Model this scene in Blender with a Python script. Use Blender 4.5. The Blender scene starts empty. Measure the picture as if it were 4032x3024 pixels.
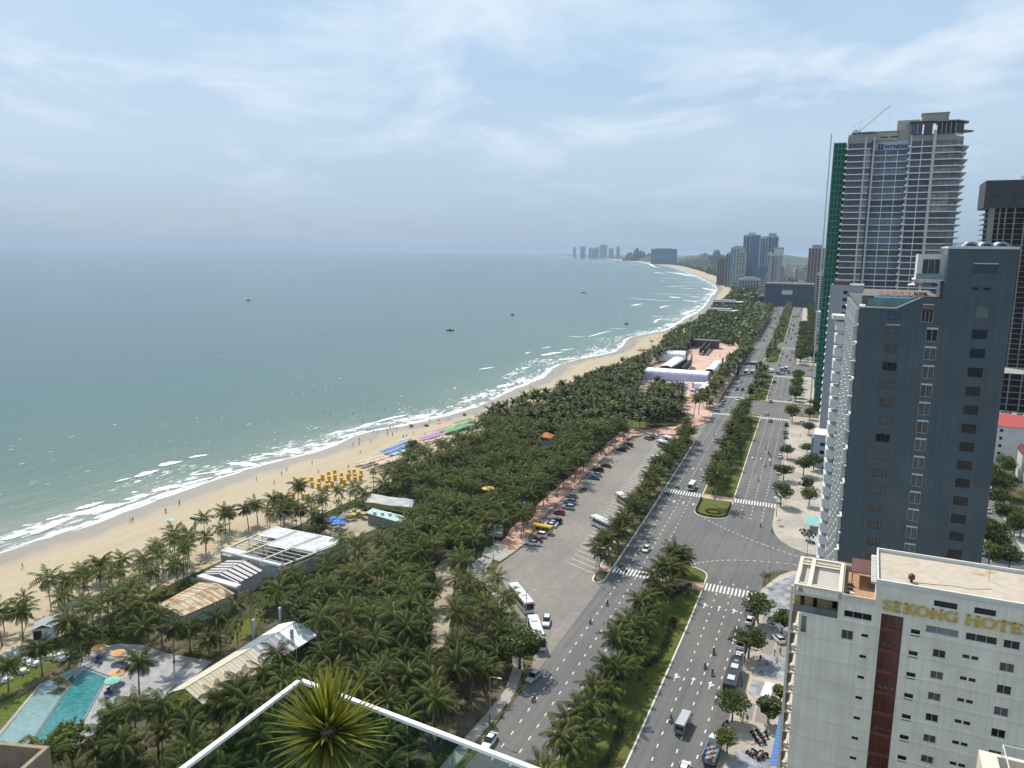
import bpy, math, random
import numpy as np
from mathutils import Vector, Matrix
from mathutils.geometry import tessellate_polygon
random.seed(7); RNG = np.random.default_rng(7)
SC = bpy.context.scene
COL = SC.collection
# ------------------------------------------------------------------ camera
FPX, CX, CY = 3028.0, 2016.0, 1512.0          # photograph is 4032 x 3024
PITCH, ROLL, CAMH = math.radians(9.78), 0.0115, 87.0
_f = np.array([0, math.cos(PITCH), -math.sin(PITCH)]); _r0 = np.array([1.0, 0, 0]); _u0 = np.cross(_r0, _f)
_c, _s = math.cos(ROLL), math.sin(ROLL)
CR, CU, CF = _c*_r0 + _s*_u0, -_s*_r0 + _c*_u0, _f
cam = bpy.data.cameras.new('camera'); camo = bpy.data.objects.new('camera', cam); COL.objects.link(camo)
camo.matrix_world = Matrix([[CR[i], CU[i], -CF[i], (0, 0, CAMH)[i]] for i in range(3)] + [[0, 0, 0, 1]])
cam.sensor_width = 36.0; cam.lens = FPX/4032*36.0; cam.clip_start = 0.2; cam.clip_end = 90000
SC.camera = camo
# ------------------------------------------------------------------ sky, sun, exposure
SUN_EL, SUN_AZ = math.radians(52), math.radians(-22)      # azimuth measured from +Y towards +X
w = bpy.data.worlds.new('World'); SC.world = w; w.use_nodes = True
nt = w.node_tree; nt.nodes.clear()
def N(t, **k):
    n_ = nt.nodes.new(t)
    for a, b in k.items():
        if a.startswith('i_'): n_.inputs[a[2:].replace('_', ' ')].default_value = b
        else: setattr(n_, a, b)
    return n_
L_ = lambda a, b: nt.links.new(a, b)
sky = N('ShaderNodeTexSky', sky_type='NISHITA', sun_disc=False, sun_elevation=SUN_EL, sun_rotation=SUN_AZ,
        altitude=80, air_density=1.0, dust_density=1.6, ozone_density=2.0)
geo = N('ShaderNodeTexCoord'); sep = N('ShaderNodeSeparateXYZ'); L_(geo.outputs['Generated'], sep.inputs[0])
zp = N('ShaderNodeMath', operation='MAXIMUM'); L_(sep.outputs['Z'], zp.inputs[0]); zp.inputs[1].default_value = 0.0
za = N('ShaderNodeMath', operation='ADD'); L_(zp.outputs[0], za.inputs[0]); za.inputs[1].default_value = 0.16
dx = N('ShaderNodeMath', operation='DIVIDE'); L_(sep.outputs['X'], dx.inputs[0]); L_(za.outputs[0], dx.inputs[1])
dy = N('ShaderNodeMath', operation='DIVIDE'); L_(sep.outputs['Y'], dy.inputs[0]); L_(za.outputs[0], dy.inputs[1])
cv = N('ShaderNodeCombineXYZ'); L_(dx.outputs[0], cv.inputs[0]); L_(dy.outputs[0], cv.inputs[1])
mpn = N('ShaderNodeMapping'); L_(cv.outputs[0], mpn.inputs[0]); mpn.inputs['Rotation'].default_value = (0, 0, 0.5); mpn.inputs['Scale'].default_value = (1.25, 1.05, 1); mpn.inputs['Location'].default_value = (4.1, 2.3, 0)
nz = N('ShaderNodeTexNoise'); nz.inputs['Scale'].default_value = 1.1; nz.inputs['Detail'].default_value = 9; nz.inputs['Roughness'].default_value = 0.58; nz.inputs['Distortion'].default_value = 0.5
L_(mpn.outputs[0], nz.inputs['Vector'])
rmp = N('ShaderNodeValToRGB'); rmp.color_ramp.elements[0].position = 0.44; rmp.color_ramp.elements[0].color = (0, 0, 0, 1); rmp.color_ramp.elements[1].position = 0.66; rmp.color_ramp.elements[1].color = (1, 1, 1, 1)
L_(nz.outputs[0], rmp.inputs[0])
nz2 = N('ShaderNodeTexNoise'); nz2.inputs['Scale'].default_value = 0.35; nz2.inputs['Detail'].default_value = 4
L_(mpn.outputs[0], nz2.inputs['Vector'])
cm = N('ShaderNodeMath', operation='MULTIPLY'); L_(rmp.outputs[0], cm.inputs[0]); cm.inputs[1].default_value = 0.8
veil = N('ShaderNodeMapRange'); L_(nz2.outputs[0], veil.inputs[0]); veil.inputs[1].default_value = 0.35; veil.inputs[2].default_value = 0.75; veil.inputs[3].default_value = 0.05; veil.inputs[4].default_value = 0.45
mx0 = N('ShaderNodeMath', operation='MAXIMUM'); L_(cm.outputs[0], mx0.inputs[0]); L_(veil.outputs[0], mx0.inputs[1])
low = N('ShaderNodeMapRange', interpolation_type='SMOOTHSTEP'); L_(zp.outputs[0], low.inputs[0]); low.inputs[1].default_value = .03; low.inputs[2].default_value = .17; low.inputs[3].default_value = .12
mx = N('ShaderNodeMath', operation='MULTIPLY'); L_(mx0.outputs[0], mx.inputs[0]); L_(low.outputs[0], mx.inputs[1])
hzr = N('ShaderNodeValToRGB'); e_ = hzr.color_ramp.elements; [e_.new(.5) for _ in range(3)]
for q_, (p_, c_) in zip(e_, [(0, (.30, .44, .59)), (.06, (.36, .50, .66)), (.13, (.42, .57, .73)), (.24, (.40, .58, .79)), (1, (.33, .53, .80))]): q_.position = p_; q_.color = (*c_, 1)
L_(zp.outputs[0], hzr.inputs[0]); hzs = N('ShaderNodeVectorMath', operation='SCALE'); L_(hzr.outputs[0], hzs.inputs[0]); hzs.inputs['Scale'].default_value = 10.0
hzc = N('ShaderNodeMixRGB'); hzc.inputs[0].default_value = .82; L_(sky.outputs[0], hzc.inputs[1]); L_(hzs.outputs[0], hzc.inputs[2])
mixc = N('ShaderNodeMixRGB'); L_(mx.outputs[0], mixc.inputs[0]); L_(hzc.outputs[0], mixc.inputs[1]); mixc.inputs[2].default_value = (7.4, 8.3, 9.2, 1)
bg = N('ShaderNodeBackground'); L_(mixc.outputs[0], bg.inputs[0]); bg.inputs[1].default_value = 0.085
wo = N('ShaderNodeOutputWorld'); L_(bg.outputs[0], wo.inputs[0])
sun = bpy.data.lights.new('sun', 'SUN'); sun.energy = 3.75; sun.angle = math.radians(0.53); sun.color = (1.0, 0.94, 0.85)
suno = bpy.data.objects.new('sun', sun); COL.objects.link(suno)
SUND = Vector((math.sin(SUN_AZ)*math.cos(SUN_EL), math.cos(SUN_AZ)*math.cos(SUN_EL), math.sin(SUN_EL)))
suno.rotation_euler = SUND.to_track_quat('Z', 'Y').to_euler(); suno.location = (-60, 60, 200)
vs = SC.view_settings; vs.view_transform = 'Standard'; vs.look = 'None'; vs.gamma = 1.0; vs.use_curve_mapping = False; vs.exposure = 0.38
SC.cycles.use_denoising = True; SC.cycles.max_bounces = 5; SC.cycles.diffuse_bounces = 2; SC.cycles.glossy_bounces = 2
SC.cycles.transmission_bounces = 5; SC.cycles.transparent_max_bounces = 10; SC.cycles.volume_bounces = 0
SC.cycles.caustics_reflective = False; SC.cycles.caustics_refractive = False; SC.cycles.sample_clamp_indirect = 6.0
SC.cycles.use_adaptive_sampling = True; SC.cycles.adaptive_threshold = 0.02

# ------------------------------------------------------------------ photograph -> ground
def ray(u, v): return CF + (u-CX)/FPX*CR - (v-CY)/FPX*CU
def g(u, v, z=0.0):
    d = ray(u, v); t = (z-CAMH)/d[2]; return np.array([d[0]*t, d[1]*t, z])
def zone(x, y, s): return lambda a, b, z=0.0: g(x+s*a, y+s*b, z)
ZA, ZB, ZC, ZD = (zone(x, 2100, 1000/1795) for x in (0, 700, 1600, 2300))
ZQ = zone(2400, 1500, .4823); ZX = zone(2400, 850, .4521); ZE = zone(600, 1600, .48216); ZF = zone(1500, 1500, .48216)
ZN = zone(0, 1500, .4219); ZK = zone(1300, 1600, .3165); ZL = zone(1900, 1200, .4521); ZM = zone(2500, 1280, .226)
ZT = zone(3780, 1550, .482); ZS = zone(2950, 1250, .452); ZJ = zone(2850, 2500, .3158); ZX4 = zone(2150, 880, .4973)
ZX5 = zone(2800, 880, .226); ZU = zone(2650, 1750, .2049); ZI = zone(2240, 2080, .1356); ZH = zone(1900, 2250, .1356); ZP = zone(1750, 2700, .1808); ZV = zone(2580, 2750, .1356)
ZW = zone(2950, 2050, .1808)
# road frame: s along the avenue, t across it
O0 = np.array([-0.82046, 124.41761, 0.0]); DR = np.array([0.42019985, 0.90743159, 0.0]); NN = np.array([DR[1], -DR[0], 0.0])
RZ = math.atan2(NN[1], NN[0])
_cs = np.array([-400, -150, 4, 37, 57, 81, 120, 163, 197, 244, 316, 364, 465, 535, 641, 860, 1249, 1600])
_ct = np.array([21.9, 21.9, 21.5, 20.7, 20.2, 19.3, 17.0, 14.3, 12.0, 8.8, 4.2, 1.0, -6.1, -11, -18.2, -33.6, -62, -92])
def cc(s): return np.interp(s, _cs, _ct)
def ST(s, t, z=0.0): p = O0 + DR*s + NN*t; p[2] = z; return p
def RP(s, w, z=0.0): return ST(s, cc(s)+w, z)
def st(p): q = np.asarray(p, float)-O0; return float(q@DR), float(q@NN)
def rdir(s):          # heading (z rotation) of local x = across, at s
    a = RP(s-3, 0); b = RP(s+3, 0); d = b-a; return math.atan2(d[1], d[0]) - math.pi/2

# ------------------------------------------------------------------ materials
def hx(h):
    h = h.lstrip('#'); c = [int(h[i:i+2], 16)/255 for i in (0, 2, 4)]
    return tuple(x/12.92 if x <= .04045 else ((x+.055)/1.055)**2.4 for x in c)
MATS = {}
def M(name, col=(.5, .5, .5), rough=.75, var=.12, scale=1.5, metal=0.0, bump=0.0, bscale=None, spec=.4, col2=None, thr=(.45, .6), scale2=.15, rnd=0.0, detail=4, trans=0.0, alpha=1.0, streak=0.0, lane=0.0):
    """painted / mineral surface: colour with fine and broad tone noise, optional second colour in patches, optional per-object tone"""
    if name in MATS: return MATS[name]
    m = bpy.data.materials.new(name); m.use_nodes = True; t = m.node_tree; b = t.nodes['Principled BSDF']
    b.inputs['Roughness'].default_value = rough; b.inputs['Metallic'].default_value = metal; b.inputs['Specular IOR Level'].default_value = spec
    gm = t.nodes.new('ShaderNodeNewGeometry')
    nz = t.nodes.new('ShaderNodeTexNoise'); nz.inputs['Scale'].default_value = scale; nz.inputs['Detail'].default_value = detail
    t.links.new(gm.outputs['Position'], nz.inputs['Vector'])
    mr = t.nodes.new('ShaderNodeMapRange'); mr.inputs[1].default_value = .3; mr.inputs[2].default_value = .7; mr.inputs[3].default_value = 1-var; mr.inputs[4].default_value = 1+var
    t.links.new(nz.outputs[0], mr.inputs[0])
    last = None
    if col2 is not None:
        n2 = t.nodes.new('ShaderNodeTexNoise'); n2.inputs['Scale'].default_value = scale2; n2.inputs['Detail'].default_value = 5
        t.links.new(gm.outputs['Position'], n2.inputs['Vector'])
        r2 = t.nodes.new('ShaderNodeMapRange'); r2.inputs[1].default_value = thr[0]; r2.inputs[2].default_value = thr[1]
        t.links.new(n2.outputs[0], r2.inputs[0])
        mc = t.nodes.new('ShaderNodeMixRGB'); t.links.new(r2.outputs[0], mc.inputs[0]); mc.inputs[1].default_value = (*col, 1); mc.inputs[2].default_value = (*col2, 1)
        last = mc.outputs[0]
    mul = t.nodes.new('ShaderNodeVectorMath'); mul.operation = 'SCALE'
    if last is not None: t.links.new(last, mul.inputs[0])
    else: mul.inputs[0].default_value = col
    fac = mr.outputs[0]
    for amt, vec in ((streak, (2.2, 2.2, .07)), (lane, None)):
        if amt <= 0: continue
        if vec: vv = t.nodes.new('ShaderNodeVectorMath'); vv.operation = 'MULTIPLY'; vv.inputs[1].default_value = vec; t.links.new(gm.outputs['Position'], vv.inputs[0])
        else: vv = t.nodes.new('ShaderNodeMapping'); vv.vector_type = 'TEXTURE'; vv.inputs['Rotation'].default_value = (0, 0, RZ); vv.inputs['Scale'].default_value = (1.1, 55, 1); t.links.new(gm.outputs['Position'], vv.inputs[0])
        ns_ = t.nodes.new('ShaderNodeTexNoise'); ns_.inputs['Scale'].default_value = 1.0; ns_.inputs['Detail'].default_value = 5; t.links.new(vv.outputs[0], ns_.inputs['Vector'])
        rs_ = t.nodes.new('ShaderNodeMapRange'); rs_.inputs[1].default_value = .35; rs_.inputs[2].default_value = .68; rs_.inputs[3].default_value = 1+amt*.35; rs_.inputs[4].default_value = 1-amt; t.links.new(ns_.outputs[0], rs_.inputs[0])
        ml = t.nodes.new('ShaderNodeMath'); ml.operation = 'MULTIPLY'; t.links.new(fac, ml.inputs[0]); t.links.new(rs_.outputs[0], ml.inputs[1]); fac = ml.outputs[0]
    if rnd > 0:
        oi = t.nodes.new('ShaderNodeObjectInfo'); ra = t.nodes.new('ShaderNodeMapRange'); t.links.new(oi.outputs['Random'], ra.inputs[0])
        ra.inputs[3].default_value = 1-rnd; ra.inputs[4].default_value = 1+rnd
        mm = t.nodes.new('ShaderNodeMath'); mm.operation = 'MULTIPLY'; t.links.new(fac, mm.inputs[0]); t.links.new(ra.outputs[0], mm.inputs[1]); fac = mm.outputs[0]
    t.links.new(fac, mul.inputs['Scale']); t.links.new(mul.outputs[0], b.inputs['Base Color'])
    if bump > 0:
        nb = t.nodes.new('ShaderNodeTexNoise'); nb.inputs['Scale'].default_value = bscale or scale*4; nb.inputs['Detail'].default_value = 3
        t.links.new(gm.outputs['Position'], nb.inputs['Vector'])
        bp = t.nodes.new('ShaderNodeBump'); bp.inputs['Strength'].default_value = bump; bp.inputs['Distance'].default_value = .05
        t.links.new(nb.outputs[0], bp.inputs['Height']); t.links.new(bp.outputs[0], b.inputs['Normal'])
    if trans > 0: b.inputs['Transmission Weight'].default_value = trans
    if alpha < 1: b.inputs['Alpha'].default_value = alpha
    MATS[name] = m; return m

# ------------------------------------------------------------------ meshes
def baked(o):
    "mesh of an object with its modifiers applied, evaluated in a scratch scene"
    sc = bpy.data.scenes.new('scratch'); sc.collection.objects.link(o); vl = sc.view_layers[0]; vl.update(); dg = vl.depsgraph
    me = bpy.data.meshes.new_from_object(o.evaluated_get(dg)); bpy.data.objects.remove(o); bpy.data.scenes.remove(sc); return me
class MB:
    def __init__(s): s.v = []; s.f = []; s.m = []
    def add(s, vs, fs, m=0):
        sn = set(); fs = [f for f in fs if not (frozenset(f) in sn or sn.add(frozenset(f)))]      # never two faces on the same corners
        o = len(s.v); s.v.extend([tuple(map(float, p)) for p in vs]); s.f.extend([tuple(i+o for i in f) for f in fs]); s.m.extend([m]*len(fs)); return s
    def box(s, x0, x1, y0, y1, z0, z1, m=0):
        return s.add([(x0,y0,z0),(x1,y0,z0),(x1,y1,z0),(x0,y1,z0),(x0,y0,z1),(x1,y0,z1),(x1,y1,z1),(x0,y1,z1)],
                     [(3,2,1,0),(4,5,6,7),(0,1,5,4),(1,2,6,5),(2,3,7,6),(3,0,4,7)], m)
    def quad(s, a, b, c, d, m=0): return s.add([a, b, c, d], [(0, 1, 2, 3)], m)
    def prism(s, poly, z0, z1, m=0, mtop=None):
        n = len(poly)
        area = sum(poly[i][0]*poly[(i+1) % n][1]-poly[(i+1) % n][0]*poly[i][1] for i in range(n))
        if area < 0: poly = poly[::-1]
        vs = [(p[0], p[1], z0) for p in poly]+[(p[0], p[1], z1) for p in poly]
        s.add(vs, [(i, (i+1) % n, n+(i+1) % n, n+i) for i in range(n)], m)
        tr = tessellate_polygon([[Vector((p[0], p[1], 0)) for p in poly]])
        ft = []; fb = []
        for a, b, c in tr:
            ar = (poly[b][0]-poly[a][0])*(poly[c][1]-poly[a][1])-(poly[c][0]-poly[a][0])*(poly[b][1]-poly[a][1])
            if ar < 0: a, b, c = a, c, b
            ft.append((n+a, n+b, n+c)); fb.append((c, b, a))
        s.add(vs, ft, m if mtop is None else mtop); s.add(vs, fb, m); return s
    def cyl(s, cx, cy, z0, z1, r0, r1=None, seg=8, m=0, cap=True):
        r1 = r0 if r1 is None else r1
        vs = [(cx+r0*math.cos(2*math.pi*i/seg), cy+r0*math.sin(2*math.pi*i/seg), z0) for i in range(seg)]+[(cx+r1*math.cos(2*math.pi*i/seg), cy+r1*math.sin(2*math.pi*i/seg), z1) for i in range(seg)]
        fs = [(i, (i+1) % seg, seg+(i+1) % seg, seg+i) for i in range(seg)]
        if cap: fs += [tuple(range(seg, 2*seg)), tuple(range(seg-1, -1, -1))]
        return s.add(vs, fs, m)
    def tube(s, pts, rad, seg=6, m=0):
        pts = [np.asarray(p, float) for p in pts]; k = len(pts); vs = []
        rad = rad if hasattr(rad, '__len__') else [rad]*k
        for i, p in enumerate(pts):
            d = pts[min(i+1, k-1)]-pts[max(i-1, 0)]; d = d/(np.linalg.norm(d)+1e-9)
            a = np.cross(d, (0, 0, 1.0)) if abs(d[2]) < .9 else np.cross(d, (1.0, 0, 0)); a /= np.linalg.norm(a); b = np.cross(d, a)
            for j in range(seg):
                q = 2*math.pi*j/seg; vs.append(p+rad[i]*(a*math.cos(q)+b*math.sin(q)))
        fs = [(i*seg+j, i*seg+(j+1) % seg, (i+1)*seg+(j+1) % seg, (i+1)*seg+j) for i in range(k-1) for j in range(seg)]
        fs += [tuple(range(seg-1, -1, -1)), tuple(range((k-1)*seg, k*seg))]
        return s.add(vs, fs, m)
    def xcyl(s, x0, x1, cy, cz, r, seg=10, m=0):
        vs = [(x, cy+r*math.cos(2*math.pi*i/seg), cz+r*math.sin(2*math.pi*i/seg)) for x in (x0, x1) for i in range(seg)]
        fs = [(i, (i+1) % seg, seg+(i+1) % seg, seg+i) for i in range(seg)]+[tuple(range(seg-1, -1, -1)), tuple(range(seg, 2*seg))]
        return s.add(vs, fs, m)
    def mesh(s, name, mats, smooth=False):
        me = bpy.data.meshes.new(name); me.from_pydata(s.v, [], s.f)
        for m_ in (mats if isinstance(mats, (list, tuple)) else [mats]): me.materials.append(m_)
        if any(s.m): me.polygons.foreach_set('material_index', s.m)
        if smooth: me.polygons.foreach_set('use_smooth', [True]*len(s.f))
        me.update(); return me
    def build(s, name, mats, parent=None, loc=(0, 0, 0), rz=0.0, smooth=False): return obj(name, s.mesh(name, mats, smooth), parent, loc, rz)
def obj(name, me, parent=None, loc=(0, 0, 0), rz=0.0, scale=None):
    o = bpy.data.objects.new(name, me); COL.objects.link(o)
    if parent is not None: o.parent = parent
    o.location = tuple(float(x) for x in loc); o.rotation_euler = (0, 0, float(rz))
    if scale is not None: o.scale = scale if hasattr(scale, '__len__') else (scale,)*3
    return o
def tag(o, label=None, cat=None, group=None, kind=None):
    if label: o['label'] = label
    if cat: o['category'] = cat
    if group: o['group'] = group
    if kind: o['kind'] = kind
    return o
def thing(name, label, cat, loc=(0, 0, 0), rz=0.0, group=None):
    o = bpy.data.objects.new(name, None); COL.objects.link(o); o.empty_display_size = .5
    o.location = tuple(float(x) for x in loc); o.rotation_euler = (0, 0, float(rz)); return tag(o, label, cat, group)
def copy_tree(o, parent=None, label=None, group=None, loc=None, rz=None, scale=None):
    c = o.copy(); COL.objects.link(c)
    if parent is not None: c.parent = parent
    if label: c['label'] = label
    if group: c['group'] = group
    if loc is not None: c.location = tuple(float(x) for x in loc)
    if rz is not None: c.rotation_euler = (0, 0, float(rz))
    if scale is not None: c.scale = scale if hasattr(scale, '__len__') else (scale,)*3
    for ch in o.children: copy_tree(ch, c)
    return c
def flat(name, pts, z, mat, parent=None, thick=0.0, side=None):
    """ground sheet (thick = 0) or kerbed slab from a world outline"""
    b = MB(); P = [(p[0], p[1]) for p in pts]
    if thick > 0: b.prism(P, z-thick, z, 1 if side else 0, 0)
    else:
        for tri in tessellate_polygon([[Vector((*p, 0)) for p in P]]):
            a, c, d = [P[i] for i in tri]
            if (c[0]-a[0])*(d[1]-a[1])-(d[0]-a[0])*(c[1]-a[1]) < 0: c, d = d, c
            b.add([(*a, z), (*c, z), (*d, z)], [(0, 1, 2)])
    o = b.build(name, [mat, side] if side else mat, parent)
    if parent is None: o['kind'] = 'structure'
    return o
def ribbon(name, ss, w0, w1, z, mat, parent=None, f=RP):
    b = MB(); vs = []
    for s_ in ss:
        a = w0(s_) if callable(w0) else w0; c = w1(s_) if callable(w1) else w1
        vs += [f(s_, a, z), f(s_, c, z)]
    b.add(vs, [(2*i, 2*i+1, 2*i+3, 2*i+2) for i in range(len(ss)-1)]); o = b.build(name, mat, parent)
    if parent is None: o['kind'] = 'structure'
    return o
# ------------------------------------------------------------------ sea, beach, ground
_ws = np.array([-600, 17, 60, 100, 126, 153, 190, 213, 240, 272, 326, 393, 440, 482, 540, 577, 677, 765, 887, 1082, 1581, 1900, 2642, 3282, 4682, 7000, 9800, 12000, 16000, 30000])
_wt = np.array([-172, -169.9, -169, -170, -168, -162.5, -165, -157, -150, -147.5, -151, -155, -165, -165, -154, -156, -173, -160, -170, -186, -258, -305, -485, -665, -1072, -1950, -3150, -4200, -6300, -13500.])
_is = np.array([-600, 0, 60, 128, 193, 262, 320, 405, 520, 701, 888, 1031, 1249, 1376, 1806, 2090, 2558, 2938, 3902, 5223, 7000, 9800, 12000, 16000, 30000])
_it = np.array([-116, -121, -121, -121, -124, -122, -119, -118, -113, -138, -146, -162, -188, -196, -254, -292, -389, -500, -760, -1150, -1830, -3000, -4030, -6100, -13200.])
def smooth_interp(x, xs, ys):
    x = np.asarray(x, float); k = np.clip(np.searchsorted(xs, x)-1, 0, len(xs)-2)
    d = np.gradient(ys, xs); h = xs[k+1]-xs[k]; u = np.clip((x-xs[k])/h, 0, 1)
    return (2*u**3-3*u**2+1)*ys[k]+(u**3-2*u**2+u)*h*d[k]+(-2*u**3+3*u**2)*ys[k+1]+(u**3-u**2)*h*d[k+1]
TW = lambda s: smooth_interp(s, _ws, _wt)
TI = lambda s: smooth_interp(s, _is, _it)
SEAZ = -1.0
def grid(name, ss, ts, zf, mat, attr=None):
    """ss: (n,), ts: (n,m) across positions; zf(s,t)->z ; attr(s,t)->vec stored as 'sd'"""
    n, m = ts.shape; S = np.repeat(ss[:, None], m, 1)
    Pn = O0[None, None, :] + DR*S[..., None] + NN*ts[..., None]; Pn[..., 2] = zf(S, ts)
    i = np.arange(n-1)[:, None]*m + np.arange(m-1)[None, :]
    F = np.stack([i, i+1, i+m+1, i+m], -1).reshape(-1, 4)
    me = bpy.data.meshes.new(name); me.vertices.add(n*m); me.vertices.foreach_set('co', Pn.reshape(-1))
    me.loops.add(F.size); me.loops.foreach_set('vertex_index', F.reshape(-1)); me.polygons.add(len(F)); me.polygons.foreach_set('loop_start', np.arange(len(F))*4)
    me.update(calc_edges=True); me.materials.append(mat)
    if attr is not None:
        a = me.attributes.new('sd', 'FLOAT_VECTOR', 'POINT'); a.data.foreach_set('vector', attr(S, ts).reshape(-1))
    me.polygons.foreach_set('use_smooth', [True]*len(F))
    o = obj(name, me); o['kind'] = 'structure'; return o
def nodes(name):
    m = bpy.data.materials.new(name); m.use_nodes = True; t = m.node_tree
    def nd(ty, ins=None, **k):
        n_ = t.nodes.new(ty)
        for a, b in k.items(): setattr(n_, a, b)
        for a, b in (ins or {}).items():
            if hasattr(b, 'is_linked') or isinstance(b, bpy.types.NodeSocket): t.links.new(b, n_.inputs[a])
            else: n_.inputs[a].default_value = b
        return n_
    return m, t, nd, t.nodes['Principled BSDF']
def ramp(nd, fac, stops):
    r = nd('ShaderNodeValToRGB', {0: fac}); e = r.color_ramp.elements
    while len(e) < len(stops): e.new(.5)
    for q, (p, c) in zip(e, stops): q.position = p; q.color = (*c, 1) if len(c) == 3 else c
    return r.outputs[0]
# water
m, t, nd, bs = nodes('sea_water')
at = nd('ShaderNodeAttribute', attribute_name='sd'); sp = nd('ShaderNodeSeparateXYZ', {0: at.outputs['Vector']})
pos = nd('ShaderNodeNewGeometry').outputs['Position']
nb = nd('ShaderNodeTexNoise', {'Vector': pos, 'Scale': .006, 'Detail': 4})
dn = nd('ShaderNodeMath', {0: nd('ShaderNodeMath', {0: nb.outputs[0], 1: .5}, operation='SUBTRACT').outputs[0], 1: 130.0}, operation='MULTIPLY').outputs[0]
dd = nd('ShaderNodeMath', {0: sp.outputs[1], 1: dn}, operation='ADD').outputs[0]
du = nd('ShaderNodeMapRange', {0: dd, 1: 0, 2: 900.0}).outputs[0]
colr = ramp(nd, du, [(0, (.19, .215, .16)), (.015, (.12, .172, .122)), (.07, (.072, .136, .105)), (.25, (.048, .108, .100)), (.6, (.038, .092, .098)), (1, (.032, .078, .092))])
# foam close to the beach
fv = nd('ShaderNodeCombineXYZ', {0: nd('ShaderNodeMath', {0: sp.outputs[0], 1: .16}, operation='MULTIPLY').outputs[0], 1: nd('ShaderNodeMath', {0: sp.outputs[1], 1: .42}, operation='MULTIPLY').outputs[0]})
fn = nd('ShaderNodeTexNoise', {'Vector': fv.outputs[0], 'Scale': 1.0, 'Detail': 9, 'Roughness': .68, 'Distortion': .6})
fb = nd('ShaderNodeTexNoise', {'Vector': fv.outputs[0], 'Scale': .14, 'Detail': 2})
thr = ramp(nd, nd('ShaderNodeMapRange', {0: sp.outputs[1], 1: 0, 2: 60.0}).outputs[0], [(0, (.34,)*3), (.03, (.42,)*3), (.09, (.52,)*3), (.18, (.48,)*3), (.28, (.56,)*3), (.55, (.63,)*3), (1, (.85,)*3)])
th2 = nd('ShaderNodeMath', {0: thr, 1: nd('ShaderNodeMapRange', {0: fb.outputs[0], 1: .35, 2: .65, 3: .09, 4: -.07}).outputs[0]}, operation='ADD').outputs[0]
fm = nd('ShaderNodeMapRange', {0: nd('ShaderNodeMath', {0: fn.outputs[0], 1: th2}, operation='SUBTRACT').outputs[0], 1: 0, 2: .09}).outputs[0]
mc = nd('ShaderNodeMixRGB', {0: fm, 1: colr, 2: (.78, .80, .78, 1)}); t.links.new(mc.outputs[0], bs.inputs['Base Color'])
t.links.new(nd('ShaderNodeMapRange', {0: fm, 3: .22, 4: .8}).outputs[0], bs.inputs['Roughness']); bs.inputs['IOR'].default_value = 1.33; bs.inputs['Specular IOR Level'].default_value = .5
# wind ripples and long swell running along the shore
sv = nd('ShaderNodeCombineXYZ', {0: nd('ShaderNodeMath', {0: sp.outputs[0], 1: .018}, operation='MULTIPLY').outputs[0], 1: nd('ShaderNodeMath', {0: sp.outputs[1], 1: .085}, operation='MULTIPLY').outputs[0]})
sw = nd('ShaderNodeTexNoise', {'Vector': sv.outputs[0], 'Scale': 1.0, 'Detail': 3})
rp = nd('ShaderNodeTexNoise', {'Vector': pos, 'Scale': .33, 'Detail': 6, 'Roughness': .65})
hh = nd('ShaderNodeMath', {0: nd('ShaderNodeMath', {0: sw.outputs[0], 1: 2.2}, operation='MULTIPLY').outputs[0], 1: rp.outputs[0]}, operation='ADD').outputs[0]
bp = nd('ShaderNodeBump', {'Height': hh, 'Strength': .55, 'Distance': .8}); t.links.new(bp.outputs[0], bs.inputs['Normal'])
SEA = m
ssx = np.concatenate([np.linspace(-300, 600, 226), np.geomspace(610, 29000, 90)])
dsx = np.concatenate([np.linspace(-12, 60, 37), np.geomspace(66, 32000, 44)])
grid('sea', ssx, TW(ssx)[:, None]-dsx[::-1][None, :], lambda s, tt: np.full_like(s, SEAZ), SEA, lambda s, tt: np.stack([s, TW(s)-tt, 0*s], -1))
# sand
m, t, nd, bs = nodes('beach_sand')
at = nd('ShaderNodeAttribute', attribute_name='sd'); sp = nd('ShaderNodeSeparateXYZ', {0: at.outputs['Vector']}); pos = nd('ShaderNodeNewGeometry').outputs['Position']
n1 = nd('ShaderNodeTexNoise', {'Vector': pos, 'Scale': .09, 'Detail': 5}); n2 = nd('ShaderNodeTexNoise', {'Vector': pos, 'Scale': 1.4, 'Detail': 6, 'Roughness': .7})
sv = nd('ShaderNodeCombineXYZ', {0: nd('ShaderNodeMath', {0: sp.outputs[0], 1: .02}, operation='MULTIPLY').outputs[0], 1: nd('ShaderNodeMath', {0: sp.outputs[1], 1: .22}, operation='MULTIPLY').outputs[0]})
n3 = nd('ShaderNodeTexNoise', {'Vector': sv.outputs[0], 'Scale': 1.0, 'Detail': 5})
dw = nd('ShaderNodeMath', {0: sp.outputs[1], 1: nd('ShaderNodeMath', {0: nd('ShaderNodeMath', {0: n1.outputs[0], 1: .5}, operation='SUBTRACT').outputs[0], 1: 16.0}, operation='MULTIPLY').outputs[0]}, operation='ADD').outputs[0]
wet = nd('ShaderNodeMapRange', {0: dw, 1: 9.0, 2: 17.0, 3: 1, 4: 0}, interpolation_type='SMOOTHSTEP').outputs[0]
dry = ramp(nd, n2.outputs[0], [(.3, (.37, .305, .20)), (.7, (.47, .395, .27))])
dry2 = nd('ShaderNodeMixRGB', {0: nd('ShaderNodeMapRange', {0: n3.outputs[0], 1: .45, 2: .7}).outputs[0], 1: dry, 2: (.40, .31, .19, 1)}).outputs[0]
mc = nd('ShaderNodeMixRGB', {0: wet, 1: dry2, 2: (.255, .215, .165, 1)}); t.links.new(mc.outputs[0], bs.inputs['Base Color'])
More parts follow.
